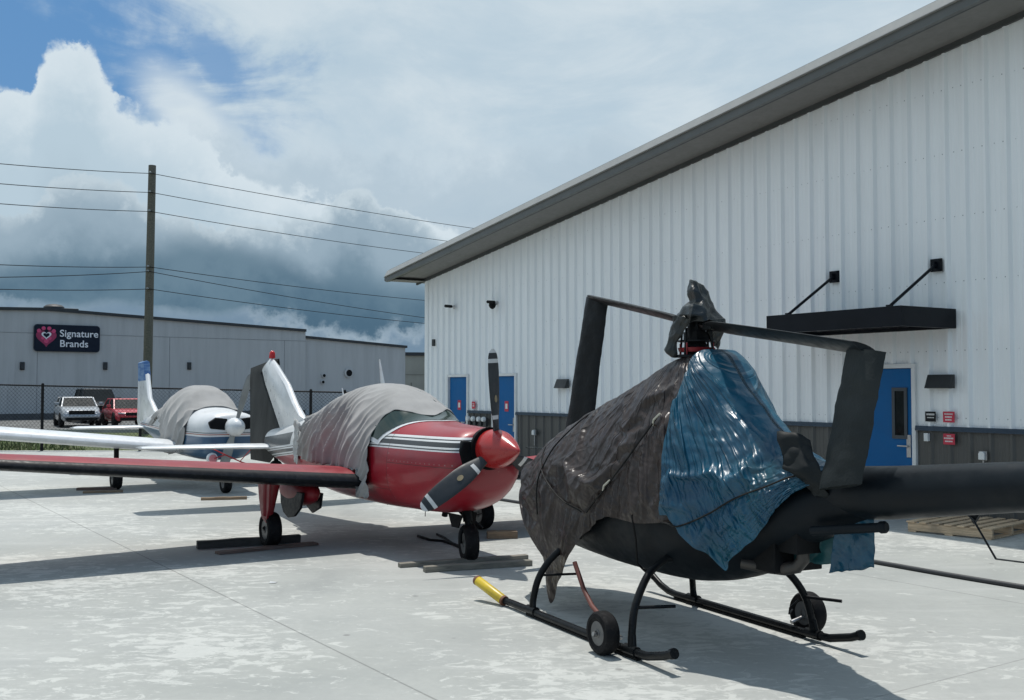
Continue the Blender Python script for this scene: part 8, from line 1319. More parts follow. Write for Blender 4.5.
# exhaust, drains, belly wire
b = MB(); b.tube([(1.15, .26, .50), (1.10, .26, .36)], .035, 10); b.build('exhaust_stub', dull_black(), red, 50)
b = MB(); b.tube([(1.5, .3, .48), (1.45, .3, .38), (1.40, .3, .32)], .006, 5); b.tube([(.45, .35, .46), (.44, .35, .28)], .005, 5); b.tube([(-.3, .2, .45), (-.3, .2, .36)], .008, 5); b.tube([(.1, .3, .45), (.1, .3, .37)], .008, 5); b.build('drain_pipe', dull_black(), red)
b = MB(); b.tube([(.75 + i * .14, .30, .46 - .09 * math.sin(PI * i / 8)) for i in range(9)], .006, 5); b.build('belly_cable', dull_black(), red)

# ---- grey fabric cover over the cabin: a thing of its own
k = NT('grey_canopy_fabric'); n1 = k.noise(1.6, 7, .6); n2 = k.noise(90, 2, .5)
cc = k.mix(k.ss(n1, .3, .7), (.235, .232, .225), (.32, .317, .31)); cc = k.mix(k.ss(k.noise(3, 7, .7, k.mp((1, 1, .4))), .55, .75, 0, .5), cc, (.20, .195, .185))
k.set('Base Color', cc); k.set('Roughness', .85); k.set('Sheen Weight', .2); k.bump(k.math('ADD', n2, k.noise(14, 4, .6)), .25, .004); m_cov = k.m
def rmf(p, sc, o=3): return noise.ridged_multi_fractal(Vector(p) * sc, .9, 2.1, o, 1.0, 2.0)
def drape(F_, x0, x1, amin, amax, n1, n2, base, fold, name, label, m, parent_mat, zmin=None):
    b = MB(); rows = []
    for j in range(n2 + 1):
        row = []
        for i in range(n1 + 1):
            f = i / n1; g = j / n2
            a = amin(f) + (amax(f) - amin(f)) * g
            x = x0(a) + (x1(a) - x0(a)) * f
            p = F_.p(x, a, 0); q = F_.p(x, a, .05); nrm = (q - p).normalized()
            low = min(1, abs(g - .5) * 2.0)
            d = base + fold(x, a, f, low)
            # below the widest point the cloth hangs straight instead of hugging the belly
            if math.sin(a) < .5:
                w = crom(F_.x, F_.hw, x) + .02; bl_w = sm(.5, -.05, math.sin(a)); cs = math.copysign(1, math.cos(a))
                p = Vector((x, p.y * (1 - bl_w) + cs * max(abs(p.y), w) * bl_w, p.z)); nrm = (nrm * (1 - bl_w) + Vector((0, cs, 0)) * bl_w).normalized()
            v = p + nrm * d
            if zmin and v.z < zmin(x, v.y): v.z = zmin(x, v.y) + .01 * math.sin(x * 40)
            row.append(v)
        rows.append(row)
    b.loft(rows, False, False)
    o = b.build(name, m, None, 170, solid=.006); o.matrix_world = parent_mat; tag(o, label, 'cover'); return o
def fold1(x, a, f, low):
    s = 1 if math.cos(a) > 0 else -1
    h = math.sin(a)
    u = x - .62 * h + .10 * noise.noise((x * 2, h * 2, s))            # folds lean forward as they rise
    back = sm(.55, -.2, x)
    v = 0
    v += .085 * back * sm(.05, .6, low) * (.35 + noise.noise((x * 1.5, h, 9)) * .5 + .5) * (1 - abs(math.sin(u * 12 + 1.8 * noise.noise((x * 1.4, h, 5)))) ** .7 - .3) + .04 * (1 - back) * sm(.3, .9, low) * abs(math.sin(u * 10))
    v += .018 * (sm(.05, .6, low)) * (1 - abs(math.sin(u * 25 + 3 * noise.noise((x * 3, h * 2, s * 3)))) - .4)
    v += .006 * noise.noise((x * 7, a * 5, s)) + .006 * crumple(Vector((x, a * .7, s)), 3.0, 4)
    return v
PM = Matrix.Translation(RO) @ Matrix.Rotation(RR, 4, 'Z')
cov_lo = lambda f: R(lerp([0, .08, .3, .80, .88, 1], [2, -6, -7, -8, -40, -62], f))
drape(RF, lambda a: lerp([R(-60), R(0), R(90), R(180), R(240)], [-1.70, -1.62, -2.05, -1.62, -1.70], a), lambda a: lerp([R(-60), R(10), R(20), R(60), R(90), R(120), R(160), R(170), R(240)], [.98, .92, .90, 1.02, 1.30, 1.02, .90, .92, .98], a),
      cov_lo, lambda f: PI - cov_lo(f), 260, 220, .014, fold1, 'aircraft_cover', 'creased grey fabric cover draped over the red airplane cabin and wing root', m_cov, PM,
      zmin=lambda x, y: (.90 if x < .70 else .60) if abs(y) > .45 else -1)
# loose clear plastic and torn edge at the cover's rear
k = NT('clear_plastic_wrap'); k.set('Base Color', (.42, .42, .41, 1)); k.set('Roughness', .25); k.bump(k.noise(12, 6, .7), 1, .03); m_pl = k.m
b = MB(); rows = []
for j in range(22):
    g = j / 21; row = []
    for i in range(14):
        f = i / 13; x = -1.74 - .34 * f * (1 - .3 * g) ; z = 1.36 - .56 * g + .06 * f; y = -crom(RF.x, RF.hw, x) * (.93 + .08 * g) - .03 - .03 * noise.noise((f * 5, g * 6, 2))
        row.append(Vector((x, y, z)))
    rows.append(row)
b.loft(rows, False, False); o = b.build('plastic_wrap', m_pl, None, 170, solid=.004); o.matrix_world = PM; tag(o, 'crumpled clear plastic bunched at the rear edge of the grey cover on the red airplane', 'plastic sheet')

# ---- white and blue aircraft
def mat_whiteplane():
    k = NT('white_blue_plane_paint'); X, Y, Z = k.xyz(); r1 = k.noise(1.2, 7, .6); r2 = k.noise(6, 6, .7)
    whi = k.mix(k.ss(r1, .3, .7), (.58, .60, .61), (.70, .71, .72)); whi = k.mix(k.ss(r2, .55, .8, 0, .4), whi, (.42, .41, .38))
    def band(lo, hi): return k.math('MULTIPLY', k.math('GREATER_THAN', Z, lo), k.math('LESS_THAN', Z, hi))
    c = k.mix(band(.2, 1.00), whi, (.025, .085, .17)); c = k.mix(band(1.03, 1.045), c, (.35, .08, .04)); c = k.mix(band(1.06, 1.073), c, (.05, .05, .05))
    c = k.mix(band(.2, .62), c, (.02, .05, .12))
    k.set('Base Color', c); k.set('Roughness', .4); k.set('Coat Weight', .2); return k.m
m_wp = mat_whiteplane()
BH = Vector((.53, -.848, 0)).normalized(); BO = Vector((-5.9, 19.9, 0)); BR = math.atan2(BH.y, BH.x)
wpl = empty('light_airplane', BO, BR, 'white and blue low wing airplane with two blade propeller parked farther back', 'airplane')
BF = Fus([(-4.75, .95, 1.10, .03, 1.02, 2), (-4.0, .86, 1.20, .12, 1.0, 2), (-3.0, .74, 1.36, .24, 1.0, 2.2), (-1.8, .62, 1.50, .38, 1.0, 2.4), (-.8, .56, 1.74, .50, 1.0, 2.6), (-.1, .54, 1.87, .56, 1.0, 2.6), (.45, .54, 1.80, .56, 1.0, 2.6), (.8, .54, 1.58, .56, 1.0, 2.8), (1.1, .55, 1.45, .55, 1.0, 3), (1.5, .57, 1.43, .53, 1.0, 3), (1.85, .62, 1.42, .50, 1.02, 3), (2.0, .70, 1.39, .46, 1.05, 2.8), (2.06, .80, 1.33, .40, 1.06, 2.6)])
b = MB(); b.loft([BF.ring(-4.75 + 6.81 * i / 70, 40) for i in range(71)]); b.build('fuselage', m_wp, wpl, 60)
b = MB()
for sgn_ in (-1, 1):
    b.prism([(sgn_ * u, v) for u, v in [(.10, .14), (.30, .16), (.42, .08), (.40, -.03), (.14, -.06)]], lambda u, v, t: Vector((t, u, 1.17 + v)), 1.96, 2.075)
b.build('air_intake', dull_black(), wpl, bevel=.02)
for side in (1, -1):
    for x0_, x1_ in ((-1.95, -1.5), (-1.38, -1.0), (-.88, -.2)):
        patch(BF, lambda a, x0_=x0_: x0_, lambda a, x1_=x1_: x1_, R(22) if side == 1 else R(125), R(55) if side == 1 else R(158), .006, 6, 8).build('side_window', glass_dark(), wpl, 60)
    wing_mesh('wing', side, [(.45, .62, 1.6, .74, .15), (3.8, .62, 1.58, 1.085, .15), (4.45, .60, 1.50, 1.15, .14), (4.62, .48, 1.2, 1.17, .08)], wpl, [m_whitep])
    wing_mesh('stabilizer', side, [(.05, -3.95, .76, .98, .09), (1.45, -3.97, .74, .98, .09), (1.56, -4.05, .58, .98, .05)], wpl, [m_whitep])
    b = MB(); b.tube([(-.02, side * 1.5, .84), (-.02, side * 1.5, .22)], .045, 10); b.build('landing_gear_leg', dull_black(), wpl, 50)
    wheel(wpl, 'main_wheel', (-.02, side * 1.5, .21), .21, .17)
fin2 = slab_fin([(-3.3, 1.30), (-3.95, 1.62), (-4.35, 2.42), (-4.95, 2.40), (-4.80, 1.0), (-4.2, 1.1)], .05, m_whitep, 'fin', wpl)
k = NT('blue_tail_cloth'); n1 = k.noise(3, 6, .6, k.mp((1, 1, 6))); k.set('Base Color', k.mix(k.ss(n1, .4, .6), (.04, .12, .30), (.12, .22, .38))); k.set('Roughness', .7); m_bt = k.m
fc = slab_fin([(-4.16, 1.99), (-4.33, 2.46), (-4.99, 2.44), (-4.93, 1.97)], .065, m_bt, 'fin_top', wpl)
slab_fin([(-4.83, .98), (-4.97, 2.38), (-5.05, 2.36), (-5.12, 1.0)], .03, m_whitep, 'rudder', wpl)
p2 = empty('propeller', (2.16, 0, 1.17)); p2.parent = wpl
b = MB(); b.lathe([(-.10, .15), (0, .162), (.10, .145), (.17, .10), (.205, .05), (.215, .01)], (0, 0, 0), (1, 0, 0), 28); b.build('spinner', m_whitep, p2, 60)
for i in range(2):
    bl = blade_mesh(.94, .10, .16, None, tipw=False).build('blade', [simple('prop_weathered_grey', (.26, .27, .26), .5, var=.2), m_mark], p2, 50); bl.rotation_euler = (R(-16 + 180 * i), 0, 0)
b = MB(); b.tube([(1.62, 0, .58), (1.66, 0, .36)], .04, 10); b.tube([(1.66, -.09, .2), (1.66, -.09, .33), (1.66, .09, .33), (1.66, .09, .2)], .02, 8); b.build('nose_gear_leg', m_whitep, wpl, 50)
wheel(wpl, 'nose_wheel', (1.66, 0, .19), .19, .14)
def fold2(x, a, f, low):
    h = math.sin(a); u = x * .8 + .5 * h
    return .05 * sm(.1, .7, low) * (1 - abs(math.sin((x * .8 - .7 * h) * 9 + 2 * noise.noise((x, h * 2, 1)))) ** .7 - .3) + .008 * noise.noise((x * 5, a * 4, 0)) + .008 * crumple(Vector((x, a * .7, 0)), 2.6, 5)
PM2 = Matrix.Translation(BO) @ Matrix.Rotation(BR, 4, 'Z')
lo2 = lambda f: R(lerp([0, .25, .45, .62, .75, .9, 1], [5, 26, 10, -46, -52, -35, 8], f))
drape(BF, lambda a: lerp([0, PI / 2, PI], [-2.7, -2.6, -2.7], a), lambda a: lerp([0, R(50), PI / 2, R(130), PI], [1.15, 1.05, .98, 1.05, 1.15], a), lo2, lambda f: PI - lo2(f), 120, 110, .018, fold2,
      'aircraft_cover', 'pale grey cover draped over the white and blue airplane cabin', m_cov, PM2)
# pink-white round intake plug with red streamers under the white aircraft's nose
e = empty('intake_plug', at(212, 458.5, 17.9), BR, 'round pink and white plug hanging on red straps below the white airplane nose', 'plug')
b = MB(); b.lathe([(-.02, .095), (.0, .10), (.05, .088), (.06, .04)], (0, 0, 0), (1, 0, 0), 18); b.build('disc', m_whitep, e, 50); b = MB(); b.lathe([(0, .07), (.012, .06)], (.06, 0, 0), (1, 0, 0), 14); b.build('disc_center', simple('pink_patch', (.55, .20, .22), .6), e)
b = MB()
m_strap = simple('red_strap', (.38, .02, .025), .7)
b.tube([(.1, -.08, .20), (.1, .2, .06), (.1, .45, -.06), (.1, .72, -.16)], .011, 5); b.tube([(.1, .2, .06), (.1, .05, .02), (.07, .02, .0)], .009, 5); b.tube([(.1, .45, -.06), (.1, .62, .12), (.1, .70, .24)], .008, 5); b.build('streamer', m_strap, e)

# ================================================================== HELICOPTER
HF = Vector((-.45, .893, 0)).normalized(); HO = Vector((1.374, 7.81, 0)); HR = math.atan2(HF.y, HF.x)
heli = empty('helicopter', HO, HR, 'small dark helicopter on skids with drooping rotor, wrapped in brown and blue tarps', 'helicopter')
HM = Matrix.Translation(HO) @ Matrix.Rotation(HR, 4, 'Z'); HMi = HM.inverted()
def loc_at(px, py, Y): return HMi @ at(px, py, Y)
m_hb = simple('helicopter_black_paint', (.005, .008, .011), .42, var=.25, scale=2, dirt=(.02, .023, .026), dirt_amt=.3, spec=.25)
m_hbm = simple('helicopter_dull_skin', (.004, .007, .010), .5, var=.25, scale=3, dirt=(.012, .014, .016), dirt_amt=.4, bump=.15, bscale=9, spec=.2)
BODY = Fus([(2.42, .86, 1.0, .04, .93, 2), (2.28, .70, 1.06, .14, .90, 2), (2.0, .56, 1.16, .28, .90, 2.1), (1.6, .47, 1.28, .42, .90, 2.2), (1.0, .43, 1.42, .50, .92, 2.2), (.4, .42, 1.48, .52, .92, 2.2), (-.2, .44, 1.42, .495, .92, 2.2), (-.7, .56, 1.34, .40, .96, 2.2), (-1.1, .78, 1.28, .28, 1.02, 2), (-1.5, .95, 1.30, .165, 1.14, 2), (-1.85, 1.10, 1.33, .11, 1.20, 2)])
b = MB(); b.loft([BODY.ring(2.5 - 4.35 * i / 60, 36) for i in range(61)]); b.build('fuselage', m_hbm, heli, 60)
# tail boom, fin and tail rotor
b = MB(); b.loft([[Vector((x, r_ * math.cos(a), z + r_ * math.sin(a))) for a in [2 * PI * q / 32 for q in range(32)]] for x, z, r_ in [(-1.45, 1.175, .168), (-1.92, 1.222, .154), (-2.7, 1.318, .130), (-3.4, 1.38, .115), (-4.6, 1.50, .09), (-4.65, 1.505, .05)]])
boom = b.build('tail_boom', m_hb, heli, 40)

slab_fin([(-4.3, 1.55), (-4.75, 2.05), (-4.95, 2.05), (-4.72, 1.5), (-4.95, 1.0), (-4.78, 1.0), (-4.35, 1.42)], .02, m_hb, 'tail_fin', heli)
b = MB(); b.tube([(-4.6, 0, 1.5), (-4.6, .16, 1.5)], .025, 8); b.box((-4.6, .17, 1.5), (.07, .015, 1.0)); b.build('tail_rotor', m_hb, heli, bevel=.004)
# guard wire looped beneath the boom
wa = loc_at(967, 514, 6.0); wbk = loc_at(981, 514, 5.9); w2 = loc_at(996, 559, 5.85); w3 = loc_at(1036, 564, 5.2)
b = MB(); b.tube([wa, loc_at(974, 521, 5.93), w2], .006, 6); b.tube([w2, w3], .005, 6); b.prism([(0, 0), (-.10, 0), (-.05, -.07)], lambda u, v, t: wa + Vector((u, t, v + .02)), -.01, .01); b.build('guard_wire', m_hb, heli)
# skids, cross tubes, toe grip
bm_ = black_metal(); YL_, YR_ = .79, -.65
def skid(y, near):
    b = MB()
    xr = .20 if near else 0.04
    pts = [(-1.0 + xr, y, .14), (-.91 + xr, y, .105), (-.70 + xr, y, .055), (-.45 + xr, y, .045), (.5, y, .045), (1.2, y, .045)]
    pts += [(1.5, y, .045), (1.56, y + .005, .045), (1.61, y + .015, .048)] if near else [(1.30, y, .055), (1.42, y, .09), (1.58, y, .17), (1.64, y, .20)]
    b.tube(pts, .029, 12); b.lathe([(0, .036), (.03, .036)], (-.98 + xr, y, .132), (-.9, 0, .3), 12)
    s = b.build('skid', bm_, heli, 60)
    b = MB(); b.box2((-.4, y - .02, .004), (1.2, y + .02, .018)); b.build('wear_plate', dull_black(), s)
    return s
sk = skid(YL_, True); skid(YR_, False)
k = NT('yellow_foam_grip'); n1 = k.noise(9, 6, .65); k.set('Base Color', k.mix(k.ss(n1, .35, .75), (.62, .45, .02), (.42, .30, .03))); k.set('Roughness', .38); m_yel = k.m
g0, g1 = Vector((1.60, YL_ + .015, .045)), Vector((1.95, YL_ + .10, .165))
b = MB(); d = g1 - g0; b.tube([g0 + d * f for f in (0, .03, .5, .97, 1)], [.036, .042, .042, .042, .036], 18); gr = b.build('toe_grip', m_yel, heli, 40)
b = MB(); b.lathe([(0, .043), (.02, .044), (.035, .034)], g1 - d.normalized() * .012, d, 16); b.build('grip_end_ring', simple('rusty_ring', (.16, .07, .04), .8), gr, 40); b = MB(); b.lathe([(0, .044), (.022, .044)], g0 - d.normalized() * .006, d, 16); b.build('grip_end_ring', simple('rusty_ring', (.16, .07, .04), .8), gr, 40)
def xtube(x0_, dxf, y0, y1, r_=.027):
    b = MB(); xc_ = x0_ - .1
    for y, s in ((y0, 1), (y1, -1)):
        x = x0_ if s > 0 else x0_ - .19
        yi = .12 * 0 + (.07) + s * .27
        pts = [(x, y, .05), (x + dxf * .1, y - s * .012, .17), (x + dxf * .3, y - s * .045, .31), (x + dxf * .6, y - s * .12, .44), (x + dxf, y - s * .23, .55), (x + dxf, y - s * .38, .64)]
        P = []
        for i in range(len(pts) - 1):
            for q in range(4): P.append(Vector([crom(list(range(len(pts))), [p[j] for p in pts], i + q / 4) for j in range(3)]))
        P.append(Vector(pts[-1])); b.tube(P, r_, 12)
        b.tube([(x - .07, y, .052), (x + .07, y, .052)], .037, 12)
        b.tube([(x - .04, y, .05), (x - .015, y - s * .01, .16)], .016, 8)
    b.tube([(x0_ + dxf, y0 - .36, .63), (x0_ - .19 + dxf, y1 + .36, .63)], r_, 12)
    o = b.build('cross_tube', bm_, heli, 60); return o
xtube(1.13, -.10, YL_, YR_); xtube(-.31, .10, YL_, YR_)
b = MB(); b.tube([(-.29, YL_ - .05, .33), (-.37, YL_ - .32, .33)], .012, 8); b.build('step_peg', bm_, heli); 
b = MB(); b.tube([(1.11, YL_ - .05, .33), (1.03, YL_ - .35, .33)], .010, 8); b.build('step_peg', bm_, heli)
b = MB(); b.tube([(-.48, YR_ + .06, .32), (-.72, YR_ - .06, .32)], .012, 8); b.tube([(-.46, YR_ + .10, .30), (-.43, YR_ + .16, .24), (-.40, YR_ + .14, .19), (-.37, YR_ + .08, .21)], .006, 6); b.build('step_peg', bm_, heli)
# ground handling wheels
w = wheel(heli, 'handling_wheel', (-.14, YL_ + .12, .148), .148, .115); w = wheel(heli, 'handling_wheel', (-.30, YR_ - .13, .155), .155, .12)
for o in w.children: pass
b = MB(); b.tube([(-.14, YL_ - .03, .10), (-.14, YL_ + .2, .148)], .016, 8); b.build('wheel_axle', steel(), heli, 50)
b = MB(); b.tube([(-.30, YR_ + .03, .10), (-.30, YR_ - .2, .155)], .016, 8); b.build('wheel_axle', steel(), heli, 50)
b = MB(); lv = simple('rusty_red_lever', (.12, .035, .025), .6, dirt=(.05, .02, .02), dirt_amt=.5)
b.tube([(-.04, YL_ + .0, .15), loc_at(592, 606, 7.75), loc_at(584, 590, 7.95), loc_at(574.5, 562, 8.05)], .018, 10); b.build('wheel_lever', lv, heli, 50)
# engine underside: exhaust, struts, frame tube
b = MB(); P = [loc_at(*p) for p in ((742, 562, 7.0), (760, 566, 6.95), (785, 569, 6.8), (797, 567, 6.75), (803, 560, 6.72), (803, 545, 6.72), (801, 535, 6.75))]
b.tube(P, .042, 14); b.build('exhaust_pipe', simple('exhaust_steel', (.07, .066, .062), .5, .6, dirt=(.16, .10, .07), dirt_amt=.5), heli, 50)
b = MB(); b.lathe([(-.14, .04), (-.12, .075), (.22, .075), (.26, .04)], (-.72, .0, .67), (-1, .05, 0.05), 18); b.build('muffler', simple('exhaust_steel', (.07, .066, .062), .5, .6), heli, 40)
b = MB()
for a_, c_ in (((736, 560, 7.1), (748, 568, 7.0)), ((755, 540, 6.9), (776, 553, 6.8)), ((776, 535, 6.8), (776, 560, 6.8)), ((790, 545, 6.8), (840, 515, 6.4))): b.tube([loc_at(*a_), loc_at(*c_)], .012, 8)
b.box((-.80, 0, .76), (.55, .40, .24)); b.box((-1.1, .05, .86), (.3, .24, .16)); b.build('engine_frame', dull_black(), heli, bevel=.01)
b = MB(); A = loc_at(812, 531, 6.45); B_ = loc_at(879, 527.5, 6.12); b.tube([A, B_], .029, 14); b.lathe([(0, .029), (.012, .036), (.04, .036), (.05, .028)], B_, B_ - A, 14); b.build('support_tube', m_hbm, heli, 50)

# rotor mast, swash plate, hub and blades
HZ = 2.31
b = MB(); b.tube([(0, 0, 1.6), (0, 0, HZ + .02)], .045, 14); b.lathe([(0, .09), (.05, .09), (.10, .06), (.18, .07), (.24, .06)], (0, 0, 2.08), (0, 0, 1), 18); b.box((.0, .0, 2.21), (.16, .12, .07)); b.build('rotor_mast', dull_black(), heli, 50)
b = MB(); b.lathe([(0, .17), (.015, .17), (.02, .15)], (0, 0, 2.055), (0, 0, 1), 24); b.build('mast_plate', m_hbm, heli, 40)
m_rr = simple('swash_red', (.25, .015, .02), .5)
b = MB(); b.lathe([(0, .13), (.03, .14), (.035, .10)], (0, 0, 2.095), (0, 0, 1), 24)
for a in (0, PI / 2, PI, 3 * PI / 2): b.tube([(.14 * math.cos(a + .4), .14 * math.sin(a + .4), 2.07), (.14 * math.cos(a + .4), .14 * math.sin(a + .4), 2.16)], .007, 6)
b.build('swash_plate', m_rr, heli, 40)
b = MB()
for a in (.3, 1.9, 3.4, 5.0): b.tube([(.15 * math.cos(a), .15 * math.sin(a), 2.07), (.13 * math.cos(a), .13 * math.sin(a), 2.27)], .009, 6)
b.lathe([(0, .14), (.012, .14)], (0, 0, 2.17), (0, 0, 1), 20); b.build('control_rod', black_metal(), heli, 50)
hub = loc_at(697, 324, 7.81)
tipR = loc_at(866, 349, 6.15); tipL = loc_at(597, 300, 9.9)
m_bl = simple('rotor_blade_grey', (.014, .017, .019), .42, var=.15, dirt=(.05, .05, .05), dirt_amt=.3, spec=.35)
def rotor_blade(a, c_, w, th, sag):
    b = MB(); rings = []; d = c_ - a; side = d.cross(Vector((0, 0, 1))).normalized(); up = side.cross(d).normalized(); n = 18
    s_cam = 1 if side.y > 0 else -1; side, up = (side * math.cos(R(22)) + up * s_cam * math.sin(R(22))), (up * math.cos(R(22)) - side * s_cam * math.sin(R(22)))
    for i in range(13):
        f = i / 12; p = a + d * f + up * sag * 4 * f * (1 - f); ww = w * (sm(-.05, .12, f) * .6 + .4); rg = []
        for q in range(n):
            t = 2 * PI * q / n; y = math.cos(t); z = math.sin(t)
            rg.append(p + side * y * ww / 2 + up * z * th / 2 * (1 - .45 * (y > 0) * y))
        rings.append(rg)
    b.loft(rings); return b.build('rotor_blade', m_bl, heli, 50)
dR = (tipR - hub).normalized(); dL = (tipL - hub).normalized()
rotor_blade(hub + dR * .18, tipR, .23, .05, .004); rotor_blade(hub + dL * .18, tipL, .22, .05, .004)
b = MB(); b.tube([hub - dR * .12, hub + dR * .24], .035, 12); b.tube([hub, hub + dL * .24], .035, 12); b.lathe([(-.03, .07), (.05, .07), (.08, .04)], hub, (0, 0, 1), 16)
for d_ in (dR, dL): b.box(hub + d_ * .20, (.10, .10, .055)); 
b.build('rotor_hub', bm_, heli, bevel=.006)
# dark sleeves that hang from the blade tips: separate cloth things
k = NT('dark_sleeve_fabric'); n1 = k.noise(2, 6, .6); k.set('Base Color', k.mix(k.ss(n1, .35, .7), (.008, .012, .013), (.016, .021, .022))); k.set('Specular IOR Level', .3); k.set('Roughness', .6); k.bump(k.math('ADD', k.noise(5, 5, .6), k.math('MULTIPLY', k.noise(60, 2, .5), .3)), .35, .02); m_sl = k.m
k = NT('black_sleeve_fabric'); n1 = k.noise(4, 6, .6); k.set('Base Color', k.mix(k.ss(n1, .35, .7), (.002, .003, .004), (.006, .008, .010))); k.set('Specular IOR Level', .25); k.set('Roughness', .5); k.bump(k.noise(8, 5, .6), .5, .03); m_sl2 = k.m
def sleeve(tl, tr, bl, br, th, m, label, seed):
    b = MB(); n1_, n2_ = 12, 44; front, back_ = [], []
    nrm = (tr - tl).cross(bl - tl).normalized()
    if nrm.y > 0: nrm = -nrm
    for sgn_, L_ in ((1, front), (-1, back_)):
        for j in range(n2_ + 1):
            g = j / n2_; row = []
            for i in range(n1_ + 1):
                f = i / n1_; p = tl.lerp(tr, f).lerp(bl.lerp(br, f), g)
                bulge = th / 2 * (1 - abs(2 * f - 1) ** 3)
                w_ = .010 * noise.noise((f * 2.5, g * 7, seed)) + .006 * noise.noise((f * 5, g * 18, seed + 4))
                row.append(p + nrm * (sgn_ * bulge + w_) + (tr - tl).normalized() * .008 * noise.noise((g * 6, seed, 1)))
            L_.append(row)
    rings = [front[j] + back_[j][::-1] for j in range(n2_ + 1)]
    b.loft(rings); o = b.build('blade_sleeve', m, None, 60); tag(o, label, 'sleeve'); return o
sleeve(at(847, 348, 6.30), at(886, 352, 6.02), at(819, 490, 6.32), at(862, 484, 6.0), .075, m_sl, 'wide dark grey fabric sleeve hanging from the right rotor blade tip to tail boom', 1)
b = MB(); q0, q1 = at(845, 346.5, 6.28), at(886.5, 353, 6.02); q2 = at(888, 366, 6.02); 
o = sleeve(at(586.5, 296.5, 9.95), at(608, 302.5, 9.75), at(562, 450, 10.0), at(591, 445, 9.75), .08, m_sl2, 'long narrow black sleeve hanging from the left rotor blade tip behind the brown tarp', 5)

# ---- black cover knotted over the rotor hub
k = NT('black_plastic_cover'); n1 = k.noise(6, 6, .6); k.set('Base Color', k.mix(k.ss(n1, .3, .7), (.004, .006, .006), (.014, .019, .018))); k.set('Roughness', .30); k.set('Specular IOR Level', .5); k.bump(k.noise(16, 6, .65), .6, .02); m_hc = k.m
def hoodpatch(rows_px, name='x'):
    # rows of (px, py, depth offset toward the camera); smoothed by subdivision afterwards
    return [[at(px, py, 7.81 - dz) for px, py, dz in r] for r in rows_px]
b = MB()
def cp(x, y, dz): return (640 + x * .1286, 275 + y * .1286, dz)
front = [[cp(385, 110, .0), cp(395, 45, .03), cp(430, 60, .07), cp(482, 88, .0)],
         [cp(382, 150, .02), cp(420, 130, .11), cp(470, 130, .10), cp(515, 125, -.02)],
         [cp(388, 205, .03), cp(430, 200, .14), cp(490, 190, .12), cp(545, 170, -.02)],
         [cp(330, 265, .05), cp(410, 250, .19), cp(500, 240, .15), cp(585, 235, -.03)],
         [cp(288, 305, .05), cp(400, 310, .22), cp(520, 300, .18), cp(615, 300, -.03)],
         [cp(270, 350, .03), cp(385, 375, .18), cp(540, 350, .20), cp(640, 365, -.02)]]
back_f = [[(px, py + 1, -.10 - .6 * dz) for px, py, dz in r] for r in front]
F1 = hoodpatch(front); F2 = hoodpatch(back_f)
b.loft([F1[i] + F2[i][::-1] for i in range(len(F1))])
lf = hoodpatch([[cp(270, 320, .05), cp(330, 330, .15), cp(400, 345, .19), cp(450, 338, .20)],
                [cp(255, 390, .05), cp(300, 385, .12), cp(345, 385, .15), cp(385, 378, .17)],
                [cp(235, 460, .04), cp(275, 460, .09), cp(310, 455, .11), cp(338, 440, .12)],
                [cp(215, 530, .03), cp(245, 540, .07), cp(270, 540, .08), cp(292, 520, .08)],
                [cp(203, 578, .02), cp(225, 597, .05), cp(245, 610, .05), cp(268, 622, .05)]])
lb = [[p + Vector((0.0, .035, 0)) for p in r] for r in lf]
b.loft([lf[i] + lb[i][::-1] for i in range(len(lf))])
rf_ = hoodpatch([[cp(540, 350, .12), cp(580, 350, .10), cp(610, 350, .06), cp(642, 362, .0)],
                 [cp(520, 410, .09), cp(565, 430, .09), cp(600, 430, .05), cp(638, 430, .0)],
                 [cp(540, 480, .06), cp(570, 490, .05), cp(605, 490, .03), cp(634, 500, .0)],
                 [cp(555, 545, .03), cp(575, 555, .03), cp(595, 560, .02), cp(612, 590, .0)]])
lb = [[p + Vector((0.0, .035, 0)) for p in r] for r in rf_]
b.loft([rf_[i] + lb[i][::-1] for i in range(len(rf_))])
o = b.build('hub_cover', m_hc, None, 50, sub=3); o.modifiers['subsurf'].subdivision_type = 'SIMPLE'; tag(o, 'shiny black plastic cover knotted to a peak over the rotor hub', 'cover')
tx = bpy.data.textures.new('cover_creases', 'VORONOI'); tx.noise_scale = .11; tx.distance_metric = 'DISTANCE'; tx.weight_1 = 1; tx.weight_2 = 0; mo = o.modifiers.new('creases', 'DISPLACE'); mo.texture = tx; mo.strength = .05; mo.mid_level = .5; mo.texture_coords = 'GLOBAL'

# ---- tarps: tent-like sheets over the cabin
TX = [-1.75, -1.42, -1.08, -.86, -.55, -.32, .0, .5, 1.0, 1.55, 1.96, 2.2, 2.34, 2.41]
TZT = [1.30, 1.33, 1.39, 1.52, 1.79, 2.00, 2.035, 1.87, 1.70, 1.49, 1.31, 1.17, 1.06, .97]
TWT = [.06, .07, .08, .09, .11, .14, .15, .15, .16, .18, .20, .18, .12, .04]
THW = [.17, .23, .33, .40, .49, .54, .56, .57, .56, .51, .40, .28, .17, .05]
TZM = [1.2, 1.15, 1.08, 1.0, .98, .95, .95, .95, .95, .95, .93, .92, .92, .92]
def tarp_pt(x, z):                           # half width of the tent at height z
    zt, wt, hw_, zm = (crom(TX, k_, x) for k_ in (TZT, TWT, THW, TZM))
    if z >= zm:
        f = max(0, min(1, (z - zm) / max(.01, zt - zm))); return wt + (hw_ - wt) * (1 - f ** 1.7) ** .85
    return hw_ * (1 - .20 * min(1, (zm - z) / .6) ** 2)
def unroll(rows_):                             # rows hold steps from one point to the next
    out_ = []
    for r_ in rows_:
        q = []; t = 0
        for v in r_: t += v; q.append(t * .002)
        out_.append(q)
    return out_
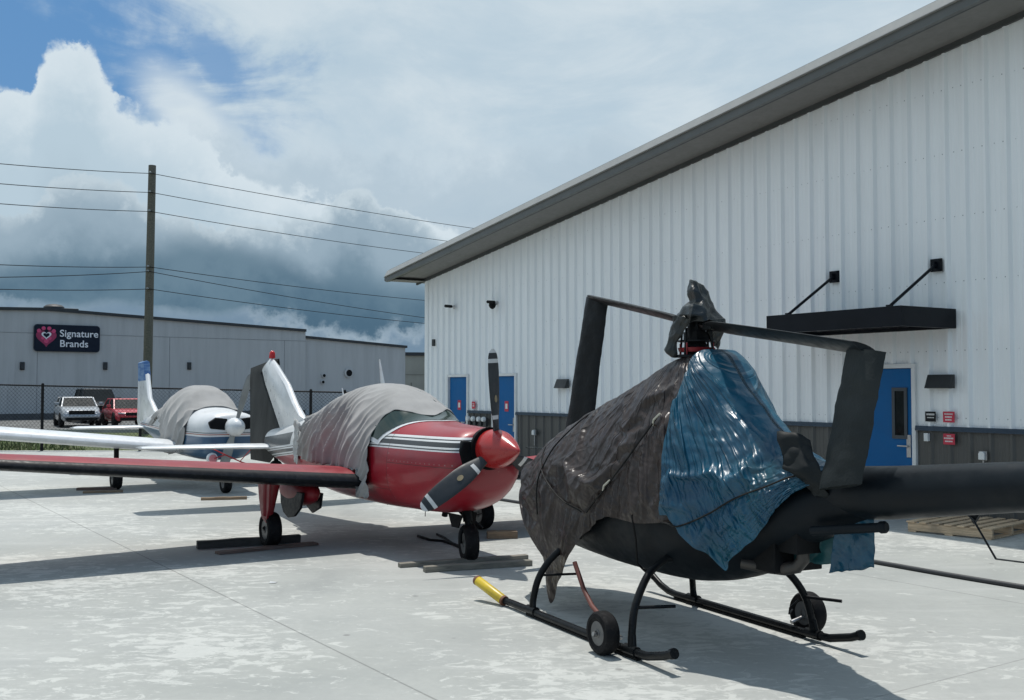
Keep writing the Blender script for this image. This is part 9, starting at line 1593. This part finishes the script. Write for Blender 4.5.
def settled(across, along, up, H_, Wn):
    A_, B2, C2 = unroll(across), unroll(along), unroll(up)
    def bil(G_, i, j):
        u, v = min(i / 3, len(G_) - 1), min(j / 3, len(G_[0]) - 1); i0, j0 = min(int(u), len(G_) - 2), min(int(v), len(G_[0]) - 2); u -= i0; v -= j0
        return (G_[i0][j0] * (1 - u) + G_[i0 + 1][j0] * u) * (1 - v) + (G_[i0][j0 + 1] * (1 - u) + G_[i0 + 1][j0 + 1] * u) * v
    return [[(bil(B2, i, j), A_[i][j], bil(C2, i, j)) for j in range(Wn)] for i in range(H_)]
TARPS = []
def tarp(name, label, m, x0, x1, zlN, zlF, folds, n1_, n2_, inset=None, seam_end=1):
    b = MB(); rows = []; D = settled(*folds, n1_ + 1, n2_ + 1)
    for i in range(n1_ + 1):
        x = x0 + (x1 - x0) * i / n1_; row = []
        zt, wt = crom(TX, TZT, x), crom(TX, TWT, x)
        for j in range(-n2_, n2_ + 1):
            g = abs(j) / n2_; s = 1 if j >= 0 else -1
            zl = zlN(x) if s > 0 else zlF(x)
            if g < .1: y = wt * g / .1; z = zt + .012 * (1 - (g / .1) ** 2)
            else:
                z = zt + (zl - zt) * (g - .1) / .9; y = tarp_pt(x, z)
            if inset: y = inset(x, y, z)
            fi = i / n1_; wgt = (fi if seam_end == 1 else 1 - fi) ** 5
            row.append(Vector((x - .13 * sm(2.0, .9, z) * wgt, s * y, z)))
        rows.append(row)
    H_ = len(rows); Wn = len(rows[0]); V = [[None] * Wn for _ in rows]
    for i in range(H_):
        for j in range(Wn):
            du = rows[min(i + 1, H_ - 1)][j] - rows[max(i - 1, 0)][j]; dv = rows[i][min(j + 1, Wn - 1)] - rows[i][max(j - 1, 0)]
            nn = du.cross(dv)
            if nn.length < 1e-9: nn = Vector((0, 0, 1))
            nn.normalize(); p = rows[i][j]
            if nn.dot(p - Vector((p.x, 0, 1.0))) < 0: nn = -nn
            d = Vector(D[i][abs(j - n2_)])
            d.x *= 1 - .6 * sm(.75, .35, p.z); d.y *= 1 - .6 * sm(.75, .35, p.z)
            if seam_end == 1:
                up_ = sm(1.15, 1.5, p.z); d *= 1 - .65 * up_; an = math.atan2(2.25 - p.z, p.x - .05); ra = math.hypot(p.x - .05, p.z - 2.25)
                q1 = noise.noise((an * 3.4, ra * .8, 4)); q2 = noise.noise((an * 8.5, ra * 1.3, 9))
                d += nn * sm(.12, .4, ra) * ((.030 * max(0, 1 - abs(q1) * 5) + .016 * max(0, 1 - abs(q2) * 4)) * (.35 + .65 * up_))
            if j < n2_:
                d.y = -d.y; d *= min(1, .05 / max(.05, d.length))
            V[i][j] = p + nn * (.012 + (.045 * sm(.72, 1, i / n1_) if seam_end == 1 else 0)) + d
    b.loft(V, False, False); o = b.build(name, m, None, 170, solid=.003, sub=1); o.matrix_world = HM; tag(o, label, 'tarp')
    TARPS.append([(rows[i][j], V[i][j]) for i in range(H_) for j in range(n2_, Wn)])
    uv = o.data.uv_layers.new(name='fold')              # u round the mast, v away from it: lets creases run radially
    flat = [p for r_ in rows for p in r_]
    for lp in o.data.loops:
        p = flat[lp.vertex_index]; dx = p.x - .05; dz = 2.25 - p.z
        uv.data[lp.index].uv = (math.atan2(dz, dx) + (3 if p.y < 0 else 0), math.hypot(dx, dz))
    return o
def uvmap(k, sc):
    n = k.n.new('ShaderNodeUVMap'); n.uv_map = 'fold'; return k.mp(sc, src=n.outputs[0])
def brown_mat():
    k = NT('brown_poly_tarp'); n1 = k.noise(2.5, 8, .65); n2 = k.noise(9, 7, .7, None, .6)
    c = k.mix(k.ss(n1, .3, .7), (.014, .0088, .0078), (.034, .0225, .0195)); c = k.mix(k.ss(n2, .55, .78, 0, .35), c, (.060, .047, .044))
    
    c = k.mix(k.ss(k.noise(3.4, 9, .7, k.mp(loc=(5, 1, 2)), 1.2), .6, .72, 0, .4), c, (.085, .045, .050))
    k.set('Base Color', c); k.set('Roughness', k.ss(n2, .3, .7, .28, .46)); k.set('Specular IOR Level', .38)
    rad = k.noise(1, 6, .6, uvmap(k, (14, 2.2, 1)), .4)
    h = k.math('ADD', k.math('MULTIPLY', ridges(k, uvmap(k, (5, 1.1, 1)), 1, .05, 2, 2), .25), k.math('ADD', k.math('MULTIPLY', creases(k, 3.5, 6, 3, .25), .55), k.math('ADD', k.math('MULTIPLY', creases(k, 9, 6, 8, .25), .25), k.math('MULTIPLY', creases(k, 20, 5, 17, .25), .09)))); k.bump(h, .9, .045); return k.m
def blue_mat():
    k = NT('blue_poly_tarp'); X, Y, Z = k.xyz(); n1 = k.noise(2.2, 8, .6); n2 = k.noise(12, 7, .7, None, .8)
    c = k.mix(k.ss(n1, .3, .7), (.003, .046, .092), (.006, .084, .140)); c = k.mix(k.ss(n2, .6, .8, 0, .25), c, (.04, .14, .20))
    c = k.mix(k.ss(k.noise(1.6, 5, .6, k.mp(loc=(4, 4, 2))), .52, .72, 0, .45), c, (.010, .085, .092))
    k.set('Base Color', c); k.set('Roughness', k.ss(n2, .3, .7, .27, .45)); k.set('Specular IOR Level', .5)
    rad = k.noise(1, 5, .55, uvmap(k, (16, 1.1, 1)), .5)
    low = k.ss(Z, 1.5, 1.0)
    cr = k.math('ADD', k.noise(5, 5, .5, None, 1.6), k.math('MULTIPLY', k.vor(6.5, None, 'DISTANCE_TO_EDGE'), .9))
    cr = k.math('ADD', creases(k, 6, 6, 5), k.math('MULTIPLY', creases(k, 15, 5, 9), .4))
    h = k.math('ADD', k.math('MULTIPLY', ridges(k, uvmap(k, (7, .8, 1)), 1, .05, 2, 2), .40), k.math('ADD', k.math('MULTIPLY', ridges(k, uvmap(k, (18, 1.6, 1)), 1, .06, 2, 5), .22), k.math('ADD', k.math('MULTIPLY', creases(k, 7, 6, 21, .25), k.math('ADD', .05, k.math('MULTIPLY', low, .55))), k.math('ADD', k.math('MULTIPLY', creases(k, 18, 5, 33, .25), k.math('ADD', .04, k.math('MULTIPLY', low, .14))), k.math('MULTIPLY', cr, .10))))); k.bump(h, .9, .04); return k.m
m_br, m_bt2 = brown_mat(), blue_mat()
def seg(p, a, c_):                           # distance from p to the segment a-c_ in x,z
    ax, az = a; cx, cz = c_; dx, dz = cx - ax, cz - az; t = max(0, min(1, ((p.x - ax) * dx + (p.z - az) * dz) / (dx * dx + dz * dz)))
    return math.hypot(p.x - ax - dx * t, p.z - az - dz * t)
CORDS = [[(1.05, 1.74), (1.42, 1.35), (1.52, 1.05), (1.50, .72)], [(1.95, 1.45), (1.5, 1.12), (1.0, .93), (.62, .86)], [(-.12, 1.62), (.12, 1.30), (.40, 1.02), (.62, .86)]]
zb_N = lambda x: lerp([-.42, .0, .36, .50, .70, .88, 1.02, 1.12, 1.20, 1.26, 1.34, 1.42, 1.70, 2.0, 2.25, 2.41], [.955, .90, .88, .82, .68, .54, .40, .26, .10, .06, .24, .44, .50, .56, .68, .86], x)
zb_F = lambda x: lerp([-.42, .4, 1.2, 2.0, 2.41], [.9, .8, .65, .55, .86], x) + .05 * noise.noise((x * 4, 0, 0))
def inset_b(x, y, z):
    return y - .05 * sm(.5, .06, z) * 1.0 + .0
br = tarp('brown_tarp', 'dark brown plastic tarp lashed over the helicopter cabin with one corner hanging', m_br, -.40, 2.41, zb_N, zb_F, (brown_across, brown_along, brown_up), 150, 74, inset_b, seam_end=0)
TIE = [(-.35, .82), (-.65, .95), (-.95, 1.12), (-1.3, 1.27), (-1.6, 1.33)]
zl_N = lambda x: lerp([-1.68, -1.55, -1.42, -1.25, -1.1, -.95, -.82, -.65, -.5, -.34], [1.26, 1.24, 1.18, 1.06, .93, .74, .63, .76, .85, .96], x)
zl_F = lambda x: lerp([-1.68, -1.2, -.8, -.34], [1.2, .95, .7, .8], x)
bl_ = tarp('blue_tarp', 'shiny creased blue plastic tarp wrapped over the helicopter mast and engine', m_bt2, -1.68, -.25, zl_N, zl_F, (blue_across, blue_along, blue_up), 88, 84)
# the loose end of the blue tarp below the boom
m_teal = simple('teal_tarp_underside', (.010, .075, .085), .45, var=.25, scale=4, bump=.4, bscale=12)
def flap(c4, n1_, n2_, amp, seed, m, name, parent):
    tl, tr, bl2, br2 = c4; b = MB(); rows = []
    nrm = (tr - tl).cross(bl2 - tl).normalized()
    for j in range(n2_ + 1):
        g = j / n2_; row = []
        for i in range(n1_ + 1):
            f = i / n1_; p = tl.lerp(tr, f).lerp(bl2.lerp(br2, f), g)
            w_ = amp * (g * .8 + .2) * (math.sin(f * 9 + seed + 2 * g) * .6 + noise.noise((f * 4, g * 4, seed)))
            row.append(p + nrm * w_ + Vector((0, 0, .012 * noise.noise((f * 6, seed, 0)) * g)))
        rows.append(row)
    b.loft(rows, False, False); return b.build(name, m, parent, 170, solid=.004)
flap((loc_at(790, 528, 6.75), loc_at(838, 520, 6.62), loc_at(795, 566, 6.85), loc_at(832, 563, 6.65)), 24, 20, .03, 1, m_teal, 'tarp_underside_fold', bl_)
flap((loc_at(838, 516, 6.42), loc_at(874, 518, 6.24), loc_at(829.5, 573, 6.48), loc_at(873, 568, 6.26)), 26, 24, .03, 4, m_bt2, 'hanging_corner', bl_)
# black cloth scraps beside the mast fairing and under the sleeve
m_scr = simple('charcoal_cloth', (.016, .019, .020), .6, var=.25, bump=.3, bscale=10)
b = MB(); rows = []
G = [[(779, 433, 6.62), (795, 434, 6.55), (810, 441, 6.5)], [(782, 452, 6.56), (800, 454, 6.48), (816, 458, 6.44)], [(783, 468, 6.52), (803, 472, 6.44), (822, 474, 6.38)], [(800, 478, 6.50), (812, 486, 6.42), (826, 490, 6.36)], [(806, 486, 6.52), (815, 496, 6.44), (830, 497, 6.38)]]
b.loft([[at(*p) for p in r] for r in G], False, False); o = b.build('cloth_wrap', m_scr, None, 60, solid=.008, sub=3); o.modifiers['subsurf'].subdivision_type = 'SIMPLE'; tag(o, 'charcoal cloth wrapped where the blue tarp meets the hanging grey sleeve', 'cloth')
mo = o.modifiers.new('creases', 'DISPLACE'); mo.texture = tx; mo.strength = .04; mo.texture_coords = 'GLOBAL'
# lashing cords
m_cord = simple('bungee_black', (.012, .012, .012), .6); m_hook = simple('pale_hook', (.5, .48, .4), .4)
def on_tarp(x, z, lift):
    best = min((((b_.x - x) ** 2 + (b_.z - z) ** 2, f_) for T_ in TARPS for b_, f_ in T_), key=lambda q: q[0])[1]
    return best + Vector((0, lift, .004))
def smooth_path(P, n=3):
    for _ in range(n): P = [P[0]] + [(P[i - 1] + P[i] * 2 + P[i + 1]) / 4 for i in range(1, len(P) - 1)] + [P[-1]]
    return P
def cord(pts, lift, label, hooks=()):
    P = []
    for i in range(len(pts) - 1):
        for q in range(8):
            f = q / 8; x = pts[i][0] * (1 - f) + pts[i + 1][0] * f; z = pts[i][1] * (1 - f) + pts[i + 1][1] * f
            P.append(on_tarp(x, z, lift))
    e = empty('lashing_cord'); e.matrix_world = HM; tag(e, label, 'cord')
    P = smooth_path(P); b = MB(); b.tube(P, .0065, 6); b.build('cord', m_cord, e, 60)
    for x, z in hooks:
        y = on_tarp(x, z, lift).y + .01; b = MB(); b.tube([(x + .03, y, z - .04), (x, y + .012, z), (x - .035, y, z + .03), (x - .05, y - .01, z + .045)], .008, 6); b.build('hook', m_hook, e, 50)
cord(CORDS[0], .02, 'black cord over the front of the brown tarp, running down to the skid side')
cord(CORDS[1], .02, 'black cord slanting back across the lower cabin on the brown tarp')
cord(CORDS[2], .02, 'black cord with pale hooks slanting up to the blue tarp seam', [(-.10, 1.60), (.34, 1.10)])
cord(TIE, .018, 'dark cord cinching the blue tarp back to the tail boom', [(-1.5, 1.32)])
# rope from tarp corner down over the belly
b = MB(); P = [(.0 + .0, tarp_pt(0, .92) + .02, .92), (-.02, .56, .75), (.05, .50, .56), (.0, .40, .45)]; b.tube(P, .008, 6); o = b.build('tie_rope', m_cord, None, 60); o.matrix_world = HM; tag(o, 'short dark rope from brown tarp edge down to the rear cross tube', 'rope')

# ================================================================== WOOD, HOSE, PALLET
def plank(p0, p1, w, h, m, label, group=None, z0=0.0, cat='plank'):
    a, c_ = gnd(*p0, h), gnd(*p1, h); a.z = c_.z = 0; d = c_ - a; Lh = d.length; e_ang = math.atan2(d.y, d.x)
    b = MB(); rr = random.Random(int(p0[0] * 7 + p1[1])); n = 8; rings = []
    for i in range(n + 1):
        x = Lh * i / n; j = rr.uniform(-.004, .004)
        rings.append([Vector((x, -w / 2 + j, 0)), Vector((x, w / 2 + j, 0)), Vector((x, w / 2 + j, h + j)), Vector((x, -w / 2 + j, h + j))])
    b.loft(rings); o = b.build('wood_plank', m, None, bevel=.005, loc=(a.x, a.y, z0), rotz=e_ang); tag(o, label, cat, group); return o
wg = wood('weathered_wood', (.20, .185, .155)); wd = wood('dark_wood', (.055, .052, .048)); wr = wood('reddish_wood', (.15, .10, .08)); wt = wood('tan_wood', (.24, .17, .11))
plank((424, 566), (531, 559.5), .09, .06, wg, 'grey weathered plank in front of the red airplane nose wheel')
plank((399, 563), (527, 554.5), .09, .045, wg, 'grey weathered plank tucked behind the red airplane nose wheel')
plank((487, 531), (517, 530.5), .14, .09, wt, 'brown timber chock behind the nose wheel at the far main wheel')
plank((197, 541), (300, 534.5), .09, .09, wd, 'dark timber lying behind the near main wheel of the red airplane')
plank((217, 551.5), (316, 542), .14, .03, wr, 'flat reddish board in front of the near main wheel of the red airplane')
plank((77, 487.5), (117, 487), .10, .05, wr, 'flat brown board just behind the white airplane left wheel')
plank((83, 491), (123, 490), .09, .04, wt, 'tan board in front of the white airplane left wheel')
plank((201, 497.5), (247, 496.5), .09, .045, wt, 'tan board on the apron under the white airplane nose wheel')
# dark strap lying by the nose wheel
b = MB(); P = [gnd(*p, .012) for p in ((418, 536), (430, 540), (443, 541), (455, 545), (464, 549))]; b.tube(P, .018, 6); P = [gnd(*p, .012) for p in ((437, 534), (445, 538), (452, 543), (462, 547))]; b.tube(P, .014, 6)
tag(b.build('tie_down_strap', dull_black(), None, 50), 'black strap lying on the concrete left of the red airplane nose wheel', 'strap')
# long black hose
b = MB(); a, c_ = gnd(512, 501.2, .022), gnd(1040, 589.8, .022); d = c_ - a
b.tube([a + d * f + Vector((.02 * noise.noise((f * 9, 0, 0)), .06 * noise.noise((f * 6, 3, 0)), 0)) for f in [i / 60 for i in range(-4, 90)]], .024, 8)
tag(b.build('hose', simple('hose_black', (.03, .032, .035), .5), None, 60), 'long black hose lying straight across the concrete behind the helicopter', 'hose')
# small paper scrap
g = gnd(273, 582.5, .004); b = MB(); b.add([(g.x - .035, g.y - .02, .004), (g.x + .03, g.y - .025, .006), (g.x + .035, g.y + .02, .004), (g.x - .03, g.y + .025, .009)], [(0, 1, 2, 3)]); tag(b.build('paper_scrap', m_whitep, None, solid=.002), 'tiny pale scrap lying on the open concrete left of centre', 'scrap')
# pallet
pc = gnd(992, 540.5); pa = gnd(907, 531.5); PX = (pa - pc).normalized(); pr = math.atan2(PX.y, PX.x)
pal = empty('wooden_pallet', pc, pr, 'weathered tan wooden pallet lying by the hangar wall under the tail boom', 'pallet')
m_pw = wood('pallet_wood', (.62, .46, .30)); sgy = -1
PLn = 1.07
for i in range(7):
    b = MB(); x = .06 + i * (PLn - .1) / 6.0; b.box((x, sgy * .60, .128), (.095 if i not in (0, 6) else .11, 1.2, .02)); b.build('deck_board', m_pw, pal, bevel=.003)
for yy in (.03, .60, 1.17):
    b = MB(); b.prism([(0, .02), (PLn, .02), (PLn, .117), (0, .117)], lambda u, v, t: Vector((u, sgy * (yy + t), v)), -.02, .02); b.build('stringer', m_pw, pal, bevel=.003)
for i in range(3):
    b = MB(); b.box((.06 + i * .475, sgy * .60, .010), (.1, 1.2, .018)); b.build('bottom_board', m_pw, pal, bevel=.003)
